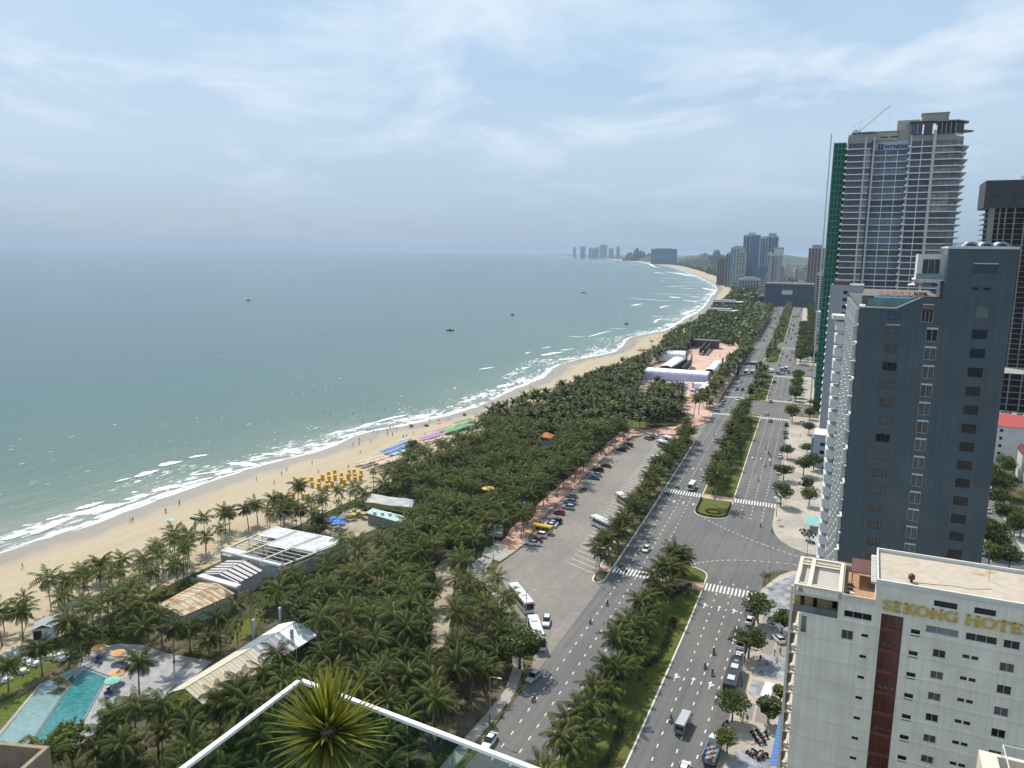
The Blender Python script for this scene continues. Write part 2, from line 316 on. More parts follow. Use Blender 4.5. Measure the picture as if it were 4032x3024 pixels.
t.links.new(nd('ShaderNodeMapRange', {0: wet, 3: .9, 4: .42}).outputs[0], bs.inputs['Roughness']); bs.inputs['Specular IOR Level'].default_value = .3
bp = nd('ShaderNodeBump', {'Height': n2.outputs[0], 'Strength': .5, 'Distance': .12}); t.links.new(bp.outputs[0], bs.inputs['Normal'])
SAND = m
ssb = np.concatenate([np.linspace(-300, 700, 201), np.geomspace(710, 29000, 80)])
fr = np.linspace(0, 1, 17)
tb = np.stack([np.concatenate([[TW(s)-14, TW(s)-5], TW(s)+fr*(TI(s)+14-TW(s))]) for s in ssb])
def zb(S, T):
    d = T-TW(S); return np.where(d < 0, SEAZ+d*.09, SEAZ+np.minimum(d*.10, .6+d*.0125)) - np.where(d > 30, 0, 0) + .02*np.sin(S*.3+T*.2)
zmax = lambda S, T: np.minimum(zb(S, T), .10)
grid('beach', ssb, tb, zmax, SAND, lambda s, tt: np.stack([s, tt-TW(s), 0*s], -1))
# land
m, t, nd, bs = nodes('park_soil')
pos = nd('ShaderNodeNewGeometry').outputs['Position']
n1 = nd('ShaderNodeTexNoise', {'Vector': pos, 'Scale': .06, 'Detail': 6, 'Roughness': .6}); n2 = nd('ShaderNodeTexNoise', {'Vector': pos, 'Scale': .9, 'Detail': 6, 'Roughness': .7})
ga = ramp(nd, n2.outputs[0], [(.3, (.026, .036, .010)), (.7, (.065, .078, .022))]); so = ramp(nd, n2.outputs[0], [(.3, (.085, .07, .042)), (.7, (.17, .14, .09))])
mc = nd('ShaderNodeMixRGB', {0: nd('ShaderNodeMapRange', {0: n1.outputs[0], 1: .42, 2: .52}).outputs[0], 1: so, 2: ga}); t.links.new(mc.outputs[0], bs.inputs['Base Color']); bs.inputs['Roughness'].default_value = .95; bs.inputs['Specular IOR Level'].default_value = .1
bp = nd('ShaderNodeBump', {'Height': n2.outputs[0], 'Strength': .6, 'Distance': .2}); t.links.new(bp.outputs[0], bs.inputs['Normal'])
SOIL = m
tg = np.stack([TI(s)+np.concatenate([[8], np.geomspace(60, 14000, 12)]) for s in ssb])
grid('ground', ssb, tg, lambda S, T: np.zeros_like(S), SOIL)

# ------------------------------------------------------------------ roads
ASPH = M('asphalt', (.135, .133, .130), .9, .07, .8, col2=(.165, .155, .142), thr=(.42, .62), scale2=.05, bump=.25, bscale=8, spec=.25, lane=.16)
ASPH2 = M('parking_asphalt', (.215, .198, .175), .92, .10, .6, col2=(.265, .235, .20), thr=(.4, .65), scale2=.05, lane=.08, bump=.25, bscale=8, spec=.2)
KERB = M('kerb_concrete', (.42, .395, .35), .9, .12, .5, col2=(.30, .27, .23), thr=(.5, .7), scale2=.3)
KERBW = M('kerb_white', (.62, .60, .54), .85, .10, .5)
PAINT = M('road_paint', (.66, .66, .63), .8, .12, 3.0, col2=(.42, .42, .40), thr=(.55, .75), scale2=1.2)
PAINTY = M('yellow_paint', (.50, .40, .20), .85, .12, 3.0)
LAWN = M('lawn', (.085, .115, .022), .95, .25, 1.6, col2=(.12, .125, .03), thr=(.4, .6), scale2=.12, bump=.6, bscale=10, spec=.1)
LAWNB = M('verge_grass', (.075, .085, .025), .95, .3, 1.5, col2=(.20, .165, .10), thr=(.45, .6), scale2=.25, bump=.6, bscale=10, spec=.1)
BRICK = M('pink_paving', (.46, .26, .185), .9, .12, 2.0, col2=(.52, .35, .265), thr=(.45, .6), scale2=.1)
PATHC = M('path_concrete', (.36, .335, .29), .92, .1, .8, col2=(.29, .265, .225), thr=(.45, .65), scale2=.12)
def seg(a, b, st_=8.0): k = max(2, int((b-a)/st_)+1); return np.linspace(a, b, k)
ROADL = -25.2
road = ribbon('road', seg(-170, 1320), ROADL-.02, 14.22, .020, ASPH)
coast = [(1180, -88), (1320, -122), (1440, -154), (1560, -176), (2070, -246), (2890, -375), (3700, -560)]
cp = [ST(*q) for q in coast]
b = MB(); vs_ = []
for i, p in enumerate(cp):
    d = cp[min(i+1, len(cp)-1)]-cp[max(i-1, 0)]; d /= np.linalg.norm(d); nn = np.array([d[1], -d[0], 0])*12
    vs_ += [(*(p-nn)[:2], .012), (*(p+nn)[:2], .012)]
b.add(vs_, [(2*i, 2*i+1, 2*i+3, 2*i+2) for i in range(len(cp)-1)]); tag(b.build('coast_road', ASPH), kind='structure')
# parking lot
lot = [(17.9, -4.3), (28, -7.0), (40, -12.4), (51.3, -22.4), (62.4, -32.2), (67.3, -34.8), (72.3, -35.9), (83, -35.3), (90.5, -35.4), (103.4, -38.6), (134, -41), (168.7, -43.6), (208, -46), (228, -45.4), (245, -40.5), (249.8, -27), (268, -24.7), (287, -19.1)]
lotp = [ST(*q) for q in lot]+[RP(s, ROADL+.3) for s in (292, 250, 220, 190, 160, 130, 100, 75, 50, 30, 17)]
parking = flat('parking_lot', lotp, .016, ASPH2)
# side streets (perpendicular) at s=96..131 and s=478..532
side = flat('side_street', [RP(96, 13.5), RP(103, 17), ST(106.5, 45), ST(106.5, 62), ST(106.5, 160), ST(106.5, 420), ST(119.5, 420), ST(119.5, 160), ST(119.5, 44), ST(122.8, 38), RP(130, 17), RP(133.5, 13.5)], .012, ASPH)
flat('cross_street', [RP(478, 13.5), RP(484, 40), RP(484, 300), RP(528, 300), RP(526, 40), RP(534, 13.5)], .012, ASPH)
flat('cross_street', [RP(326, 13.8), RP(330, 24), RP(358, 24), RP(360, 13.8)], .012, ASPH)

# medians ----------------------------------------------------------------
def slab(name, pts, label_mat, z=.15, side=KERB): return flat(name, pts, z, label_mat, thick=z-.002 if False else z, side=side)
def med_outline(a, b, nose_a=True, nose_b=True, wl=-11.5, wr=0.0):
    L = [RP(s, wl) for s in seg(a+(5 if nose_a else 0), b-(5 if nose_b else 0))]; R = [RP(s, wr) for s in seg(a+(5 if nose_a else 0), b-(5 if nose_b else 0))][::-1]
    c = (wl+wr)/2; h = (wr-wl)/2
    tb_ = [RP(b-5+5*math.cos(q), c+h*math.sin(q)) for q in np.linspace(-math.pi/2, math.pi/2, 9)[1:-1]] if nose_b else []
    ta_ = [RP(a+5-5*math.cos(q), c-h*math.sin(q)) for q in np.linspace(-math.pi/2, math.pi/2, 9)[1:-1]] if nose_a else []
    return L+tb_+R+ta_
def inset(pts, k):
    c = np.mean([p[:2] for p in pts], 0); out = []
    n_ = len(pts)
    P = [np.array(p[:2]) for p in pts]
    ar = sum(P[i][0]*P[(i+1) % n_][1]-P[(i+1) % n_][0]*P[i][1] for i in range(n_)); sg = 1 if ar > 0 else -1
    for i in range(n_):
        d = P[(i+1) % n_]-P[i-1]; d /= np.linalg.norm(d)+1e-9; out.append(P[i]+np.array([-d[1], d[0]])*k*sg)
    return [np.array([p[0], p[1], 0]) for p in out]
MEDS = [(-170, 95), (138, 322), (362, 474), (540, 655), (690, 1260)]
for i, (a, b_) in enumerate(MEDS):
    ol = med_outline(a, b_, i > 0, True)
    k = flat('median', ol, .15, KERBW, thick=.15); k['kind'] = 'structure'
    lw = flat('median_lawn', inset(ol, .35), .158, LAWN, k)
# brick crossings in the medians
for s0 in (82.5, 161, 313): flat('median_crossing', [RP(s0-2.4, -11.45), RP(s0-2.4, -.05), RP(s0+2.4, -.05), RP(s0+2.4, -11.45)], .163, BRICK)
# island strip between parking and avenue
isl_l = [(76, -28.9), (90, -29.4), (140, -31.3), (200, -32.4), (240, -32.6)]
isl = [RP(s, ROADL) for s in (75, 90, 140, 200, 240)]+[RP(246, -26.5), RP(247.5, -29), RP(245.5, -31.8)]+[RP(s, w_) for s, w_ in isl_l[::-1]]+[RP(73.6, -28.4), RP(72.6, -27.2), RP(73.4, -25.9)]
k = flat('island', isl, .15, KERBW, thick=.15); flat('island_lawn', inset(isl, .4), .158, LAWNB, k)
flat('island_crossing', [RP(80.5, -28.7), RP(80.5, -25.25), RP(84.5, -25.25), RP(84.5, -28.9)], .163, BRICK, k)
flat('island_crossing', [RP(158.5, -31.2), RP(158.5, -25.25), RP(163, -25.25), RP(163, -31.2)], .163, BRICK, k)
# verge and path along the park, near part
vg = [ZC(*q) for q in [(270, 1659), (505, 1540), (720, 1215), (835, 1075), (880, 960), (900, 860), (870, 700), (740, 500), (628, 330), (623, 270), (660, 215), (600, 190), (560, 270), (545, 330), (700, 560), (770, 700), (800, 880), (720, 1060), (560, 1330), (380, 1560), (150, 1780)]]
vg = [ST(-60, -4.0), ST(-20, -3.6)]+vg[1:-1]+[ST(-25, -9.2), ST(-60, -10)]
vo = flat('verge', vg, .13, LAWNB, thick=.13, side=KERB)
pth = [ZC(*q) for q in [(290, 1659), (440, 1470), (600, 1290), (740, 1110), (790, 950), (775, 790), (800, 720), (760, 640), (700, 540), (640, 440), (545, 330), (540, 250), (580, 190), (620, 120), (660, 60)]]
def path(name, pts, wd, z, mat, parent=None, taper=None):
    b = MB(); vs = []
    for i, p in enumerate(pts):
        d = pts[min(i+1, len(pts)-1)]-pts[max(i-1, 0)]; d = d/np.linalg.norm(d); q = np.array([d[1], -d[0], 0])*wd*.5
        vs += [(*(p-q)[:2], z), (*(p+q)[:2], z)]
    b.add(vs, [(2*i, 2*i+1, 2*i+3, 2*i+2) for i in range(len(pts)-1)]); o = b.build(name, mat, parent)
    if parent is None: o['kind'] = 'structure'
    return o
path('footpath', [ST(-60, -7.5)]+pth, 2.2, .142, PATHC)
# sand clearings and paths in the grove
CLEAR = []
def clearing(name, pts, mat=PATHC, z=.03):
    CLEAR.append([(p[0], p[1]) for p in pts]); return flat(name, pts, z, mat)
SANDY = M('sandy_soil', (.37, .305, .22), .95, .15, .8, col2=(.28, .225, .15), thr=(.42, .62), scale2=.12, bump=.5)
clearing('sandy_clearing', [ZC(*q) for q in [(300, 120), (330, 200), (300, 260), (380, 340), (330, 400), (320, 560), (300, 700), (260, 800), (160, 860), (190, 640), (180, 520), (230, 400), (200, 260)]], SANDY)
clearing('sandy_clearing', [ZC(*q) for q in [(420, 260), (520, 170), (560, 100), (700, 60), (790, 110), (660, 200), (600, 180), (540, 290), (480, 330)]], PATHC, .034)
clearing('pavement_promenade', [ST(*q) for q in [(84, -36), (90.5, -35.6), (103.4, -38.8), (134, -41.2), (168.7, -43.8), (208, -46.2), (228, -45.6), (240, -46), (240, -53), (210, -51.5), (168, -49), (134, -47), (100, -45), (84, -42)]], BRICK, .12)
flat('pavement_promenade', [ST(*q) for q in [(240, -53), (240, -45), (248, -38), (252, -27.5), (268, -25), (287, -19.4), RP and (300, -19.8), (300, -26), (270, -32), (258, -42), (252, -53)]], .12, BRICK)
# big event plaza beyond
PLAZA = [ZM(*q) for q in [(850, 1230), (800, 1500), (1000, 1640), (1290, 1640), (1400, 1500), (1500, 1270), (1700, 960), (1850, 640), (1900, 500), (1830, 280), (1350, 330), (900, 420), (860, 560), (300, 700), (150, 900), (30, 1200), (250, 1180)]]
plaza = flat('plaza', PLAZA, .10, M('plaza_paving', (.50, .315, .23), .9, .08, .35, col2=(.56, .40, .31), thr=(.45, .55), scale2=.08)); CLEAR.append([(p[0], p[1]) for p in PLAZA])
# right-hand pavement
WALK = M('pavement_tiles', (.345, .31, .255), .9, .12, .9, col2=(.44, .385, .31), thr=(.42, .58), scale2=.11, bump=.2)
def walk(a, b, w1, z=.13, wa=14.2):
    pts = [RP(s, wa) for s in seg(a, b)]+[RP(s, w1) for s in seg(a, b)][::-1]
    return flat('pavement', pts, z, WALK, thick=z, side=KERB)
w1_ = flat('pavement', [RP(s, 14.2) for s in seg(-170, 88)]+[ST(95.5, 35.2), ST(100, 36.6), ST(104.5, 39.4), ST(106.3, 45), ST(106.3, 62)]+[ST(38, 62), ST(38, 51.5), ST(10, 51.0)]+[RP(s, 24.6) for s in seg(-170, 9)][::-1], .13, WALK, thick=.13, side=KERB)
w2_ = flat('pavement', [ST(119.7, 62), ST(119.7, 42), ST(122.8, 37.3), ST(127.5, 33.6), ST(133.5, 31.2)]+[RP(s, 14.2) for s in seg(140, 320)]+[RP(325, 17), RP(325, 32)]+[RP(s, 30) for s in seg(140, 318)][::-1], .13, WALK, thick=.13, side=KERB)
walk(363, 474, 33); walk(538, 1250, 34)
# paving panels on the near pavement (charcoal swirls, pink band)
GREYP = M('charcoal_paving', (.20, .21, .225), .9, .2, .55, col2=(.33, .335, .35), thr=(.42, .58), scale2=.5)
PANEL = M('paving_panel', (.25, .235, .21), .9, .06, 1.5); PANEL2 = M('tan_paving', (.47, .39, .30), .9, .08, 1.5)
flat('paving_panel', [RP(s, a) for s, a in [(66, 16), (90, 16), (95, 18), (101, 21.5), (104.3, 26.2), (66, 26.5)]], .137, GREYP, w1_)
for (a0, a1, b0, b1, mt) in [(8, 17, 16.6, 22.6, GREYP), (44, 53, 17, 23.6, GREYP), (36, 42, 16.6, 20, GREYP), (27, 33, 16.4, 18.2, PANEL), (27, 33, 18.6, 21.5, PANEL), (54, 61, 17, 19.5, PANEL), (54, 61, 20.1, 23.6, PANEL), (34.5, 43.5, 15.6, 23, PANEL2), (0, 7, 15.4, 21.5, BRICK)]:
    flat('paving_panel', [RP(a0, b0), RP(a0, b1), RP(a1, b1), RP(a1, b0)], .137 if mt is not GREYP else .141, mt, w1_)
# ------------------------------------------------------------------ markings (children of the road)
dash_me = {}
def dash(s, w_, parent, ln=1.15, wd=.22, name='lane_dash', mat=PAINT, z=.026):
    key = (ln, wd, mat.name)
    if key not in dash_me: dash_me[key] = MB().add([(-wd/2, -ln/2, 0), (wd/2, -ln/2, 0), (wd/2, ln/2, 0), (-wd/2, ln/2, 0)], [(0, 1, 2, 3)]).mesh(name, mat)
    return obj(name, dash_me[key], parent, RP(s, w_, z), rdir(s))
far = MB()
nd_ = 0
for w_ in (-21.6, -18.1, -14.6, 3.6, 7.1, 10.7):
    for s in np.arange(-48, 900, 4.0):
        if w_ > 0 and (88 < s < 142 or 318 < s < 364 or 472 < s < 540 or 655 < s < 690): continue
        if any(abs(s-q) < 3 for q in (83.5, 161, 313, 367)): continue
        if nd_ < 297 and s < 150: dash(s, w_, road); nd_ += 1
        else:
            p = RP(s, w_, .026); d = DR*.6; q = NN*.11
            far.add([p-d-q, p-d+q, p+d+q, p+d-q], [(0, 1, 2, 3)])
o = far.build('lane_dash_run', PAINT, road); o['kind'] = 'stuff'
# dotted turning guides in the junction
gd = MB()
for a, c_, b2 in [((96, 13), (112, 22), (110.5, 62)), ((137, 9), (120, 27), (112.5, 50))]:
    for q in np.linspace(0, 1, 26):
        p = (1-q)**2*ST(*a)+2*q*(1-q)*ST(*c_)+q*q*ST(*b2); r = 2*(1-q)*(ST(*c_)-ST(*a))+2*q*(ST(*b2)-ST(*c_)); r /= np.linalg.norm(r); e_ = np.array([r[1], -r[0], 0])*.13
        p[2] = .030; gd.add([p-r*.45-e_, p-r*.45+e_, p+r*.45+e_, p+r*.45-e_], [(0, 1, 2, 3)])
o = gd.build('turning_guide', PAINT, road)
def crosswalk(s0, wa, wb, ln=4.6, parent=road):
    for w_ in np.arange(wa+.5, wb-.2, .96): dash(s0, w_, parent, ln, .46, 'crosswalk_stripe')
for s0 in (83.5, 161.3, 313, 367.5, 468): 
    crosswalk(s0, ROADL, -11.5) if s0 != 468 else None
    crosswalk(s0, 0, 14.2)
crosswalk(541, ROADL, -11.5); crosswalk(650, 0, 14.2)
# arrows
def arrow(s, w_, head=1):
    b = MB(); b.add([(-.11, -1.5, 0), (.11, -1.5, 0), (.11, .6, 0), (-.11, .6, 0)], [(0, 1, 2, 3)]); b.add([(-.5, .6, 0), (.5, .6, 0), (0, 1.6, 0)], [(0, 1, 2)])
    if head != 1: b.add([(.11, -.4, 0), (.9, .3, 0), (.9, .7, 0), (.11, .1, 0)], [(0, 1, 2, 3)])
    b.build('lane_arrow', PAINT, road, RP(s, w_, .026), rdir(s))
for s in (36, 72, 225): 
    for i_, w_ in enumerate((1.8, 5.4, 8.9)): arrow(s, w_, 1 if i_ == 1 else 2)
for s in (150, 196):
    for i_, w_ in enumerate((-19.8, -16.4, -13)): arrow(s, w_, 1 if i_ == 1 else 2)
# parking bays: along the island (left edge) and along the promenade
for s in np.arange(78, 238, 3.35):
    wl = np.interp(s, [x[0] for x in isl_l], [x[1] for x in isl_l])
    a = RP(s, wl-.1, .022); b_ = RP(s+4.2, wl-9.2, .022)
    d = b_-a; L = np.linalg.norm(d); d /= L; e_ = np.array([d[1], -d[0], 0])*.09
    MB().add([a-e_, a+e_, b_+e_, b_-e_], [(3, 2, 1, 0)]).build('bay_line', PAINT, parking)
PL = [(q[0], q[1]) for q in lot if 80 < q[0] < 230]
def promen(s): return np.interp(s, [p[0] for p in PL], [p[1] for p in PL])
BAYW = M('bay_line_tan', (.46, .38, .27), .85, .1, 2)
for s in np.arange(88, 226, 2.7):
    a = ST(s, promen(s)+.3, .022); b_ = ST(s, promen(s)+5.6, .022); e_ = DR*.07
    MB().add([a-e_, a+e_, b_+e_, b_-e_], [(3, 2, 1, 0)]).build('bay_line', BAYW, parking)
def hatch(s0, s1, w0, w1):
    b = MB(); P = [ST(s0, promen(s0)+w0, .024), ST(s1, promen(s1)+w0, .024), ST(s1, promen(s1)+w1, .024), ST(s0, promen(s0)+w1, .024)]
    for a, c_ in [(0, 1), (1, 2), (2, 3), (3, 0), (0, 2), (1, 3)]:
        d = P[c_]-P[a]; d /= np.linalg.norm(d); e_ = np.array([d[1], -d[0], 0])*.13; b.add([P[a]-e_, P[a]+e_, P[c_]+e_, P[c_]-e_], [(3, 2, 1, 0)])
    b.build('hatched_box', PAINTY, parking)
for s0 in (105, 144, 186): hatch(s0, s0+5.2, .8, 6.2)
# ------------------------------------------------------------------ surf: crests and spilling foam
m, t, nd, bs = nodes('foam')
at = nd('ShaderNodeAttribute', attribute_name='ed'); pos = nd('ShaderNodeNewGeometry').outputs['Position']
fn = nd('ShaderNodeTexNoise', {'Vector': pos, 'Scale': .55, 'Detail': 8, 'Roughness': .72})
a1 = nd('ShaderNodeMath', {0: fn.outputs[0], 1: at.outputs['Fac']}, operation='SUBTRACT').outputs[0]
t.links.new(nd('ShaderNodeMapRange', {0: a1, 1: -.05, 2: .07}).outputs[0], bs.inputs['Alpha']); bs.inputs['Base Color'].default_value = (.80, .82, .80, 1); bs.inputs['Roughness'].default_value = .8
FOAM = m
_fv, _ff, _fe = [], [], []
def crest(p, q, wd, h=.25, wob=.12):
    p = np.array(p, float); q = np.array(q, float); L = np.linalg.norm(q-p); k = max(6, int(min(40, L/1.5))); d = (q-p)/L; n_ = np.array([d[1], -d[0], 0])
    if n_@NN < 0: n_ = -n_
    o = len(_fv); ph = random.random()*9
    for i in range(k+1):
        u = i/k; c = p+(q-p)*u + n_*math.sin(u*5+ph)*L*wob*.15; wv = wd*(.25+.75*math.sin(math.pi*u)**.6)*(.75+.5*random.random())
        for j, (b, e, zz) in enumerate([(-.75, .72, 0.), (-.35, .42, .5), (0, .2, 1.), (.18, .38, .5), (.3, .75, 0.)]):
            r = c+n_*b*wv; endf = .25*max(0, abs(2*u-1)-.6)/.4
            _fv.append((r[0], r[1], SEAZ+.05+h*zz)); _fe.append(e+endf)
    for i in range(k):
        for j in range(4): _ff.append((o+i*5+j, o+i*5+j+1, o+(i+1)*5+j+1, o+(i+1)*5+j))
def cz(zf, x0, y0, x1, y1, wd, h=.25): crest(zf(x0, y0, SEAZ), zf(x1, y1, SEAZ), wd, h)
for a in [(1060, 950, 1240, 905, 2.5), (1240, 905, 1490, 835, 6), (1470, 800, 1710, 752, 6.5), (1750, 722, 1950, 690, 4), (0, 1490, 330, 1400, 6), (250, 1450, 720, 1260, 5.5), (700, 1260, 1180, 1150, 8), (680, 1210, 980, 1130, 4), (1140, 1120, 1420, 1060, 6), (1400, 1050, 1700, 960, 5), (1590, 1010, 2000, 900, 4), (640, 1420, 1180, 1230, 2), (0, 1590, 560, 1440, 1.8), (1200, 1190, 1560, 1085, 2), (1990, 890, 2180, 830, 4), (1750, 890, 2100, 840, 3)]: cz(ZN, *a)
for a in [(610, 470, 900, 490, 6), (880, 390, 1050, 400, 4), (1080, 380, 1240, 385, 4), (1320, 330, 1510, 295, 3), (1490, 270, 1740, 205, 4), (1640, 195, 1830, 130, 4), (1820, 130, 2074, 75, 4), (520, 570, 960, 470, 3)]: cz(ZE, *a)
for a in [(540, 210, 970, 105, 4), (300, 290, 560, 215, 4), (830, 262, 1000, 228, 2), (1160, 175, 1450, 110, 4), (1680, 40, 1860, 0, 4), (1400, 120, 1600, 50, 2), (850, 45, 880, 40, 3)]: cz(ZK, *a)
for a in [(-40, 565, 115, 545, 4), (200, 612, 325, 590, 4), (330, 555, 425, 545, 4), (500, 445, 705, 412, 9), (670, 400, 805, 385, 5), (510, 382, 595, 367, 4), (365, 428, 425, 412, 3), (740, 275, 900, 283, 4), (890, 283, 1150, 225, 4), (1090, 205, 1255, 212, 4), (120, 725, 285, 690, 8), (220, 745, 420, 690, 4), (400, 690, 550, 620, 5), (550, 585, 640, 535, 5), (650, 485, 830, 465, 6), (910, 425, 990, 425, 4), (1120, 420, 1200, 395, 4), (1370, 262, 1640, 218, 4), (1600, 180, 1740, 150, 6), (1720, 150, 1880, 60, 6), (1470, 100, 1575, 104, 6), (1490, 160, 1565, 118, 6), (1560, 130, 1625, 124, 5), (1180, 107, 1195, 106, 6), (1280, 5, 1400, 5, 7)]: cz(ZL, *a)
for a in [(180, 782, 300, 765, 9), (430, 802, 530, 782, 9), (640, 735, 805, 750, 16), (535, 705, 620, 715, 26), (150, 718, 580, 742, 8), (340, 676, 750, 688, 9), (475, 618, 750, 608, 12), (610, 632, 750, 634, 14), (410, 540, 640, 545, 14), (525, 488, 770, 530, 22), (370, 494, 500, 500, 16), (590, 578, 805, 584, 10), (820, 625, 985, 665, 20), (880, 690, 985, 660, 16), (440, 566, 490, 570, 12), (700, 700, 800, 710, 10), (600, 860, 780, 820, 9)]: cz(ZX, *a)
for a in [(840, 385, 960, 396, 22), (975, 382, 1240, 432, 24), (390, 300, 560, 306, 60), (640, 318, 740, 325, 40), (250, 244, 470, 270, 120), (470, 272, 700, 306, 70), (720, 310, 990, 355, 40), (0, 228, 250, 242, 240)]: cz(ZX4, *a)
for i in range(60):
    s_ = random.uniform(15, 320); d_ = random.uniform(20, 130); p = ST(s_, float(TW(s_))-d_, SEAZ); crest(p, p+DR*random.uniform(1, 4)+NN*.3, random.uniform(.3, .8), .08)
me = bpy.data.meshes.new('surf'); me.from_pydata(_fv, [], _ff); me.materials.append(FOAM)
a_ = me.attributes.new('ed', 'FLOAT', 'POINT'); a_.data.foreach_set('value', _fe)
tag(obj('surf', me), 'white surf breaking along the sandy shore', 'surf', kind='stuff')
# ------------------------------------------------------------------ far hills
HILL = M('hill_green', (.06, .075, .045), .95, .3, .01)
def hill(az, r, wd, h, seed, depth=None):
    rn = np.random.default_rng(seed); a = math.radians(az); c = np.array([math.sin(a)*r, math.cos(a)*r]); u = np.array([math.cos(a), -math.sin(a)]); v = np.array([math.sin(a), math.cos(a)])
    k = 28; xs = np.linspace(-1, 1, k); ph = rn.uniform(0, 6, 6); b = MB(); vs = []; depth = depth or wd*.5
    for yi in np.linspace(-1, 1, 9):
        for x in xs:
            e = max(0, 1-abs(x)**2.2)*(1-yi*yi); z = h*e**.6*(.72+.16*math.sin(x*5+ph[0])+.10*math.sin(x*11+ph[1]+yi*3)+.06*math.sin(x*23+ph[2]))
            p = c+u*x*wd/2+v*yi*depth/2; vs.append((p[0], p[1], -2+max(0, z)))
    b.add(vs, [(j*k+i, j*k+i+1, (j+1)*k+i+1, (j+1)*k+i) for j in range(8) for i in range(k-1)]); tag(b.build('hill', HILL, smooth=True), kind='structure')
hill(9.25, 8600, 270, 160, 1); hill(8.5, 8800, 170, 112, 8); hill(14.6, 6400, 260, 130, 2); hill(13.6, 6900, 420, 104, 3); hill(12.0, 8600, 900, 92, 5, 600); hill(19.5, 9000, 2600, 98, 6, 900)
# ------------------------------------------------------------------ foliage
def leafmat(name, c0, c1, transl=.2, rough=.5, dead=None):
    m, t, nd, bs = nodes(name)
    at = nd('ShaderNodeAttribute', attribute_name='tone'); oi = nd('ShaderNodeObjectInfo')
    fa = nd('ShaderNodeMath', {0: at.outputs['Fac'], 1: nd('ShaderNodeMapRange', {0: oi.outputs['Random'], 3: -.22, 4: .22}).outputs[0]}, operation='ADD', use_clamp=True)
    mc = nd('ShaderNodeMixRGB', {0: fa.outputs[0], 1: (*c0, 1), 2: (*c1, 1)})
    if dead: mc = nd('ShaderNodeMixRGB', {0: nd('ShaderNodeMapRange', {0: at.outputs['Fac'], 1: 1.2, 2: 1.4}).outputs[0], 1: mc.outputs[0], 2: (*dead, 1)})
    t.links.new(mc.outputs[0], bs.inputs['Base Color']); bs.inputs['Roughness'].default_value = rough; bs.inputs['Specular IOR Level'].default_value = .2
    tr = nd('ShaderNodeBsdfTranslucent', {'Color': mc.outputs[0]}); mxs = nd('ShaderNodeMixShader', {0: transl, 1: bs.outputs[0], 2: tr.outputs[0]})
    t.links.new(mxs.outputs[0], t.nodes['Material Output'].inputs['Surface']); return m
PALM = leafmat('palm_frond', (.010, .018, .005), (.155, .175, .042), .16, .6, (.20, .13, .06))  # lighter leaf colour carries sunlit highlights, darker one the shade
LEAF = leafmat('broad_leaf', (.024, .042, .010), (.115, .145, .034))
LEAFY = leafmat('yellow_green_leaf', (.055, .085, .012), (.17, .20, .03))
FLOWER = M('white_blossom', (.7, .68, .6), .8, .05)
BARK = M('bark', (.16, .125, .09), .95, .25, 4, bump=.5, bscale=12)
PBARK = M('palm_bark', (.22, .185, .145), .95, .25, 5, bump=.5, bscale=9)
LIME = M('limewash', (.62, .60, .55), .9, .1, 3)
HEDGE = leafmat('hedge_leaf', (.018, .028, .010), (.06, .07, .02), .1)
class LM:                       # leaf mesh collecting vertices, faces and a tone per vertex
    def __init__(s): s.v = []; s.f = []; s.t = []
    def add(s, vs, fs, tone):
        o = len(s.v); s.v.extend(vs); s.f.extend([tuple(i+o for i in f) for f in fs]); s.t.extend([tone]*len(vs) if not hasattr(tone, '__len__') else tone)
    def mesh(s, name, mats, mi=None):
        me = bpy.data.meshes.new(name); me.from_pydata([tuple(map(float, p)) for p in s.v], [], s.f)
        for m_ in (mats if isinstance(mats, (list, tuple)) else [mats]): me.materials.append(m_)
        a = me.attributes.new('tone', 'FLOAT', 'POINT'); a.data.foreach_set('value', np.array(s.t, dtype=np.float32))
        if mi is not None: me.polygons.foreach_set('material_index', mi)
        me.update(); return me
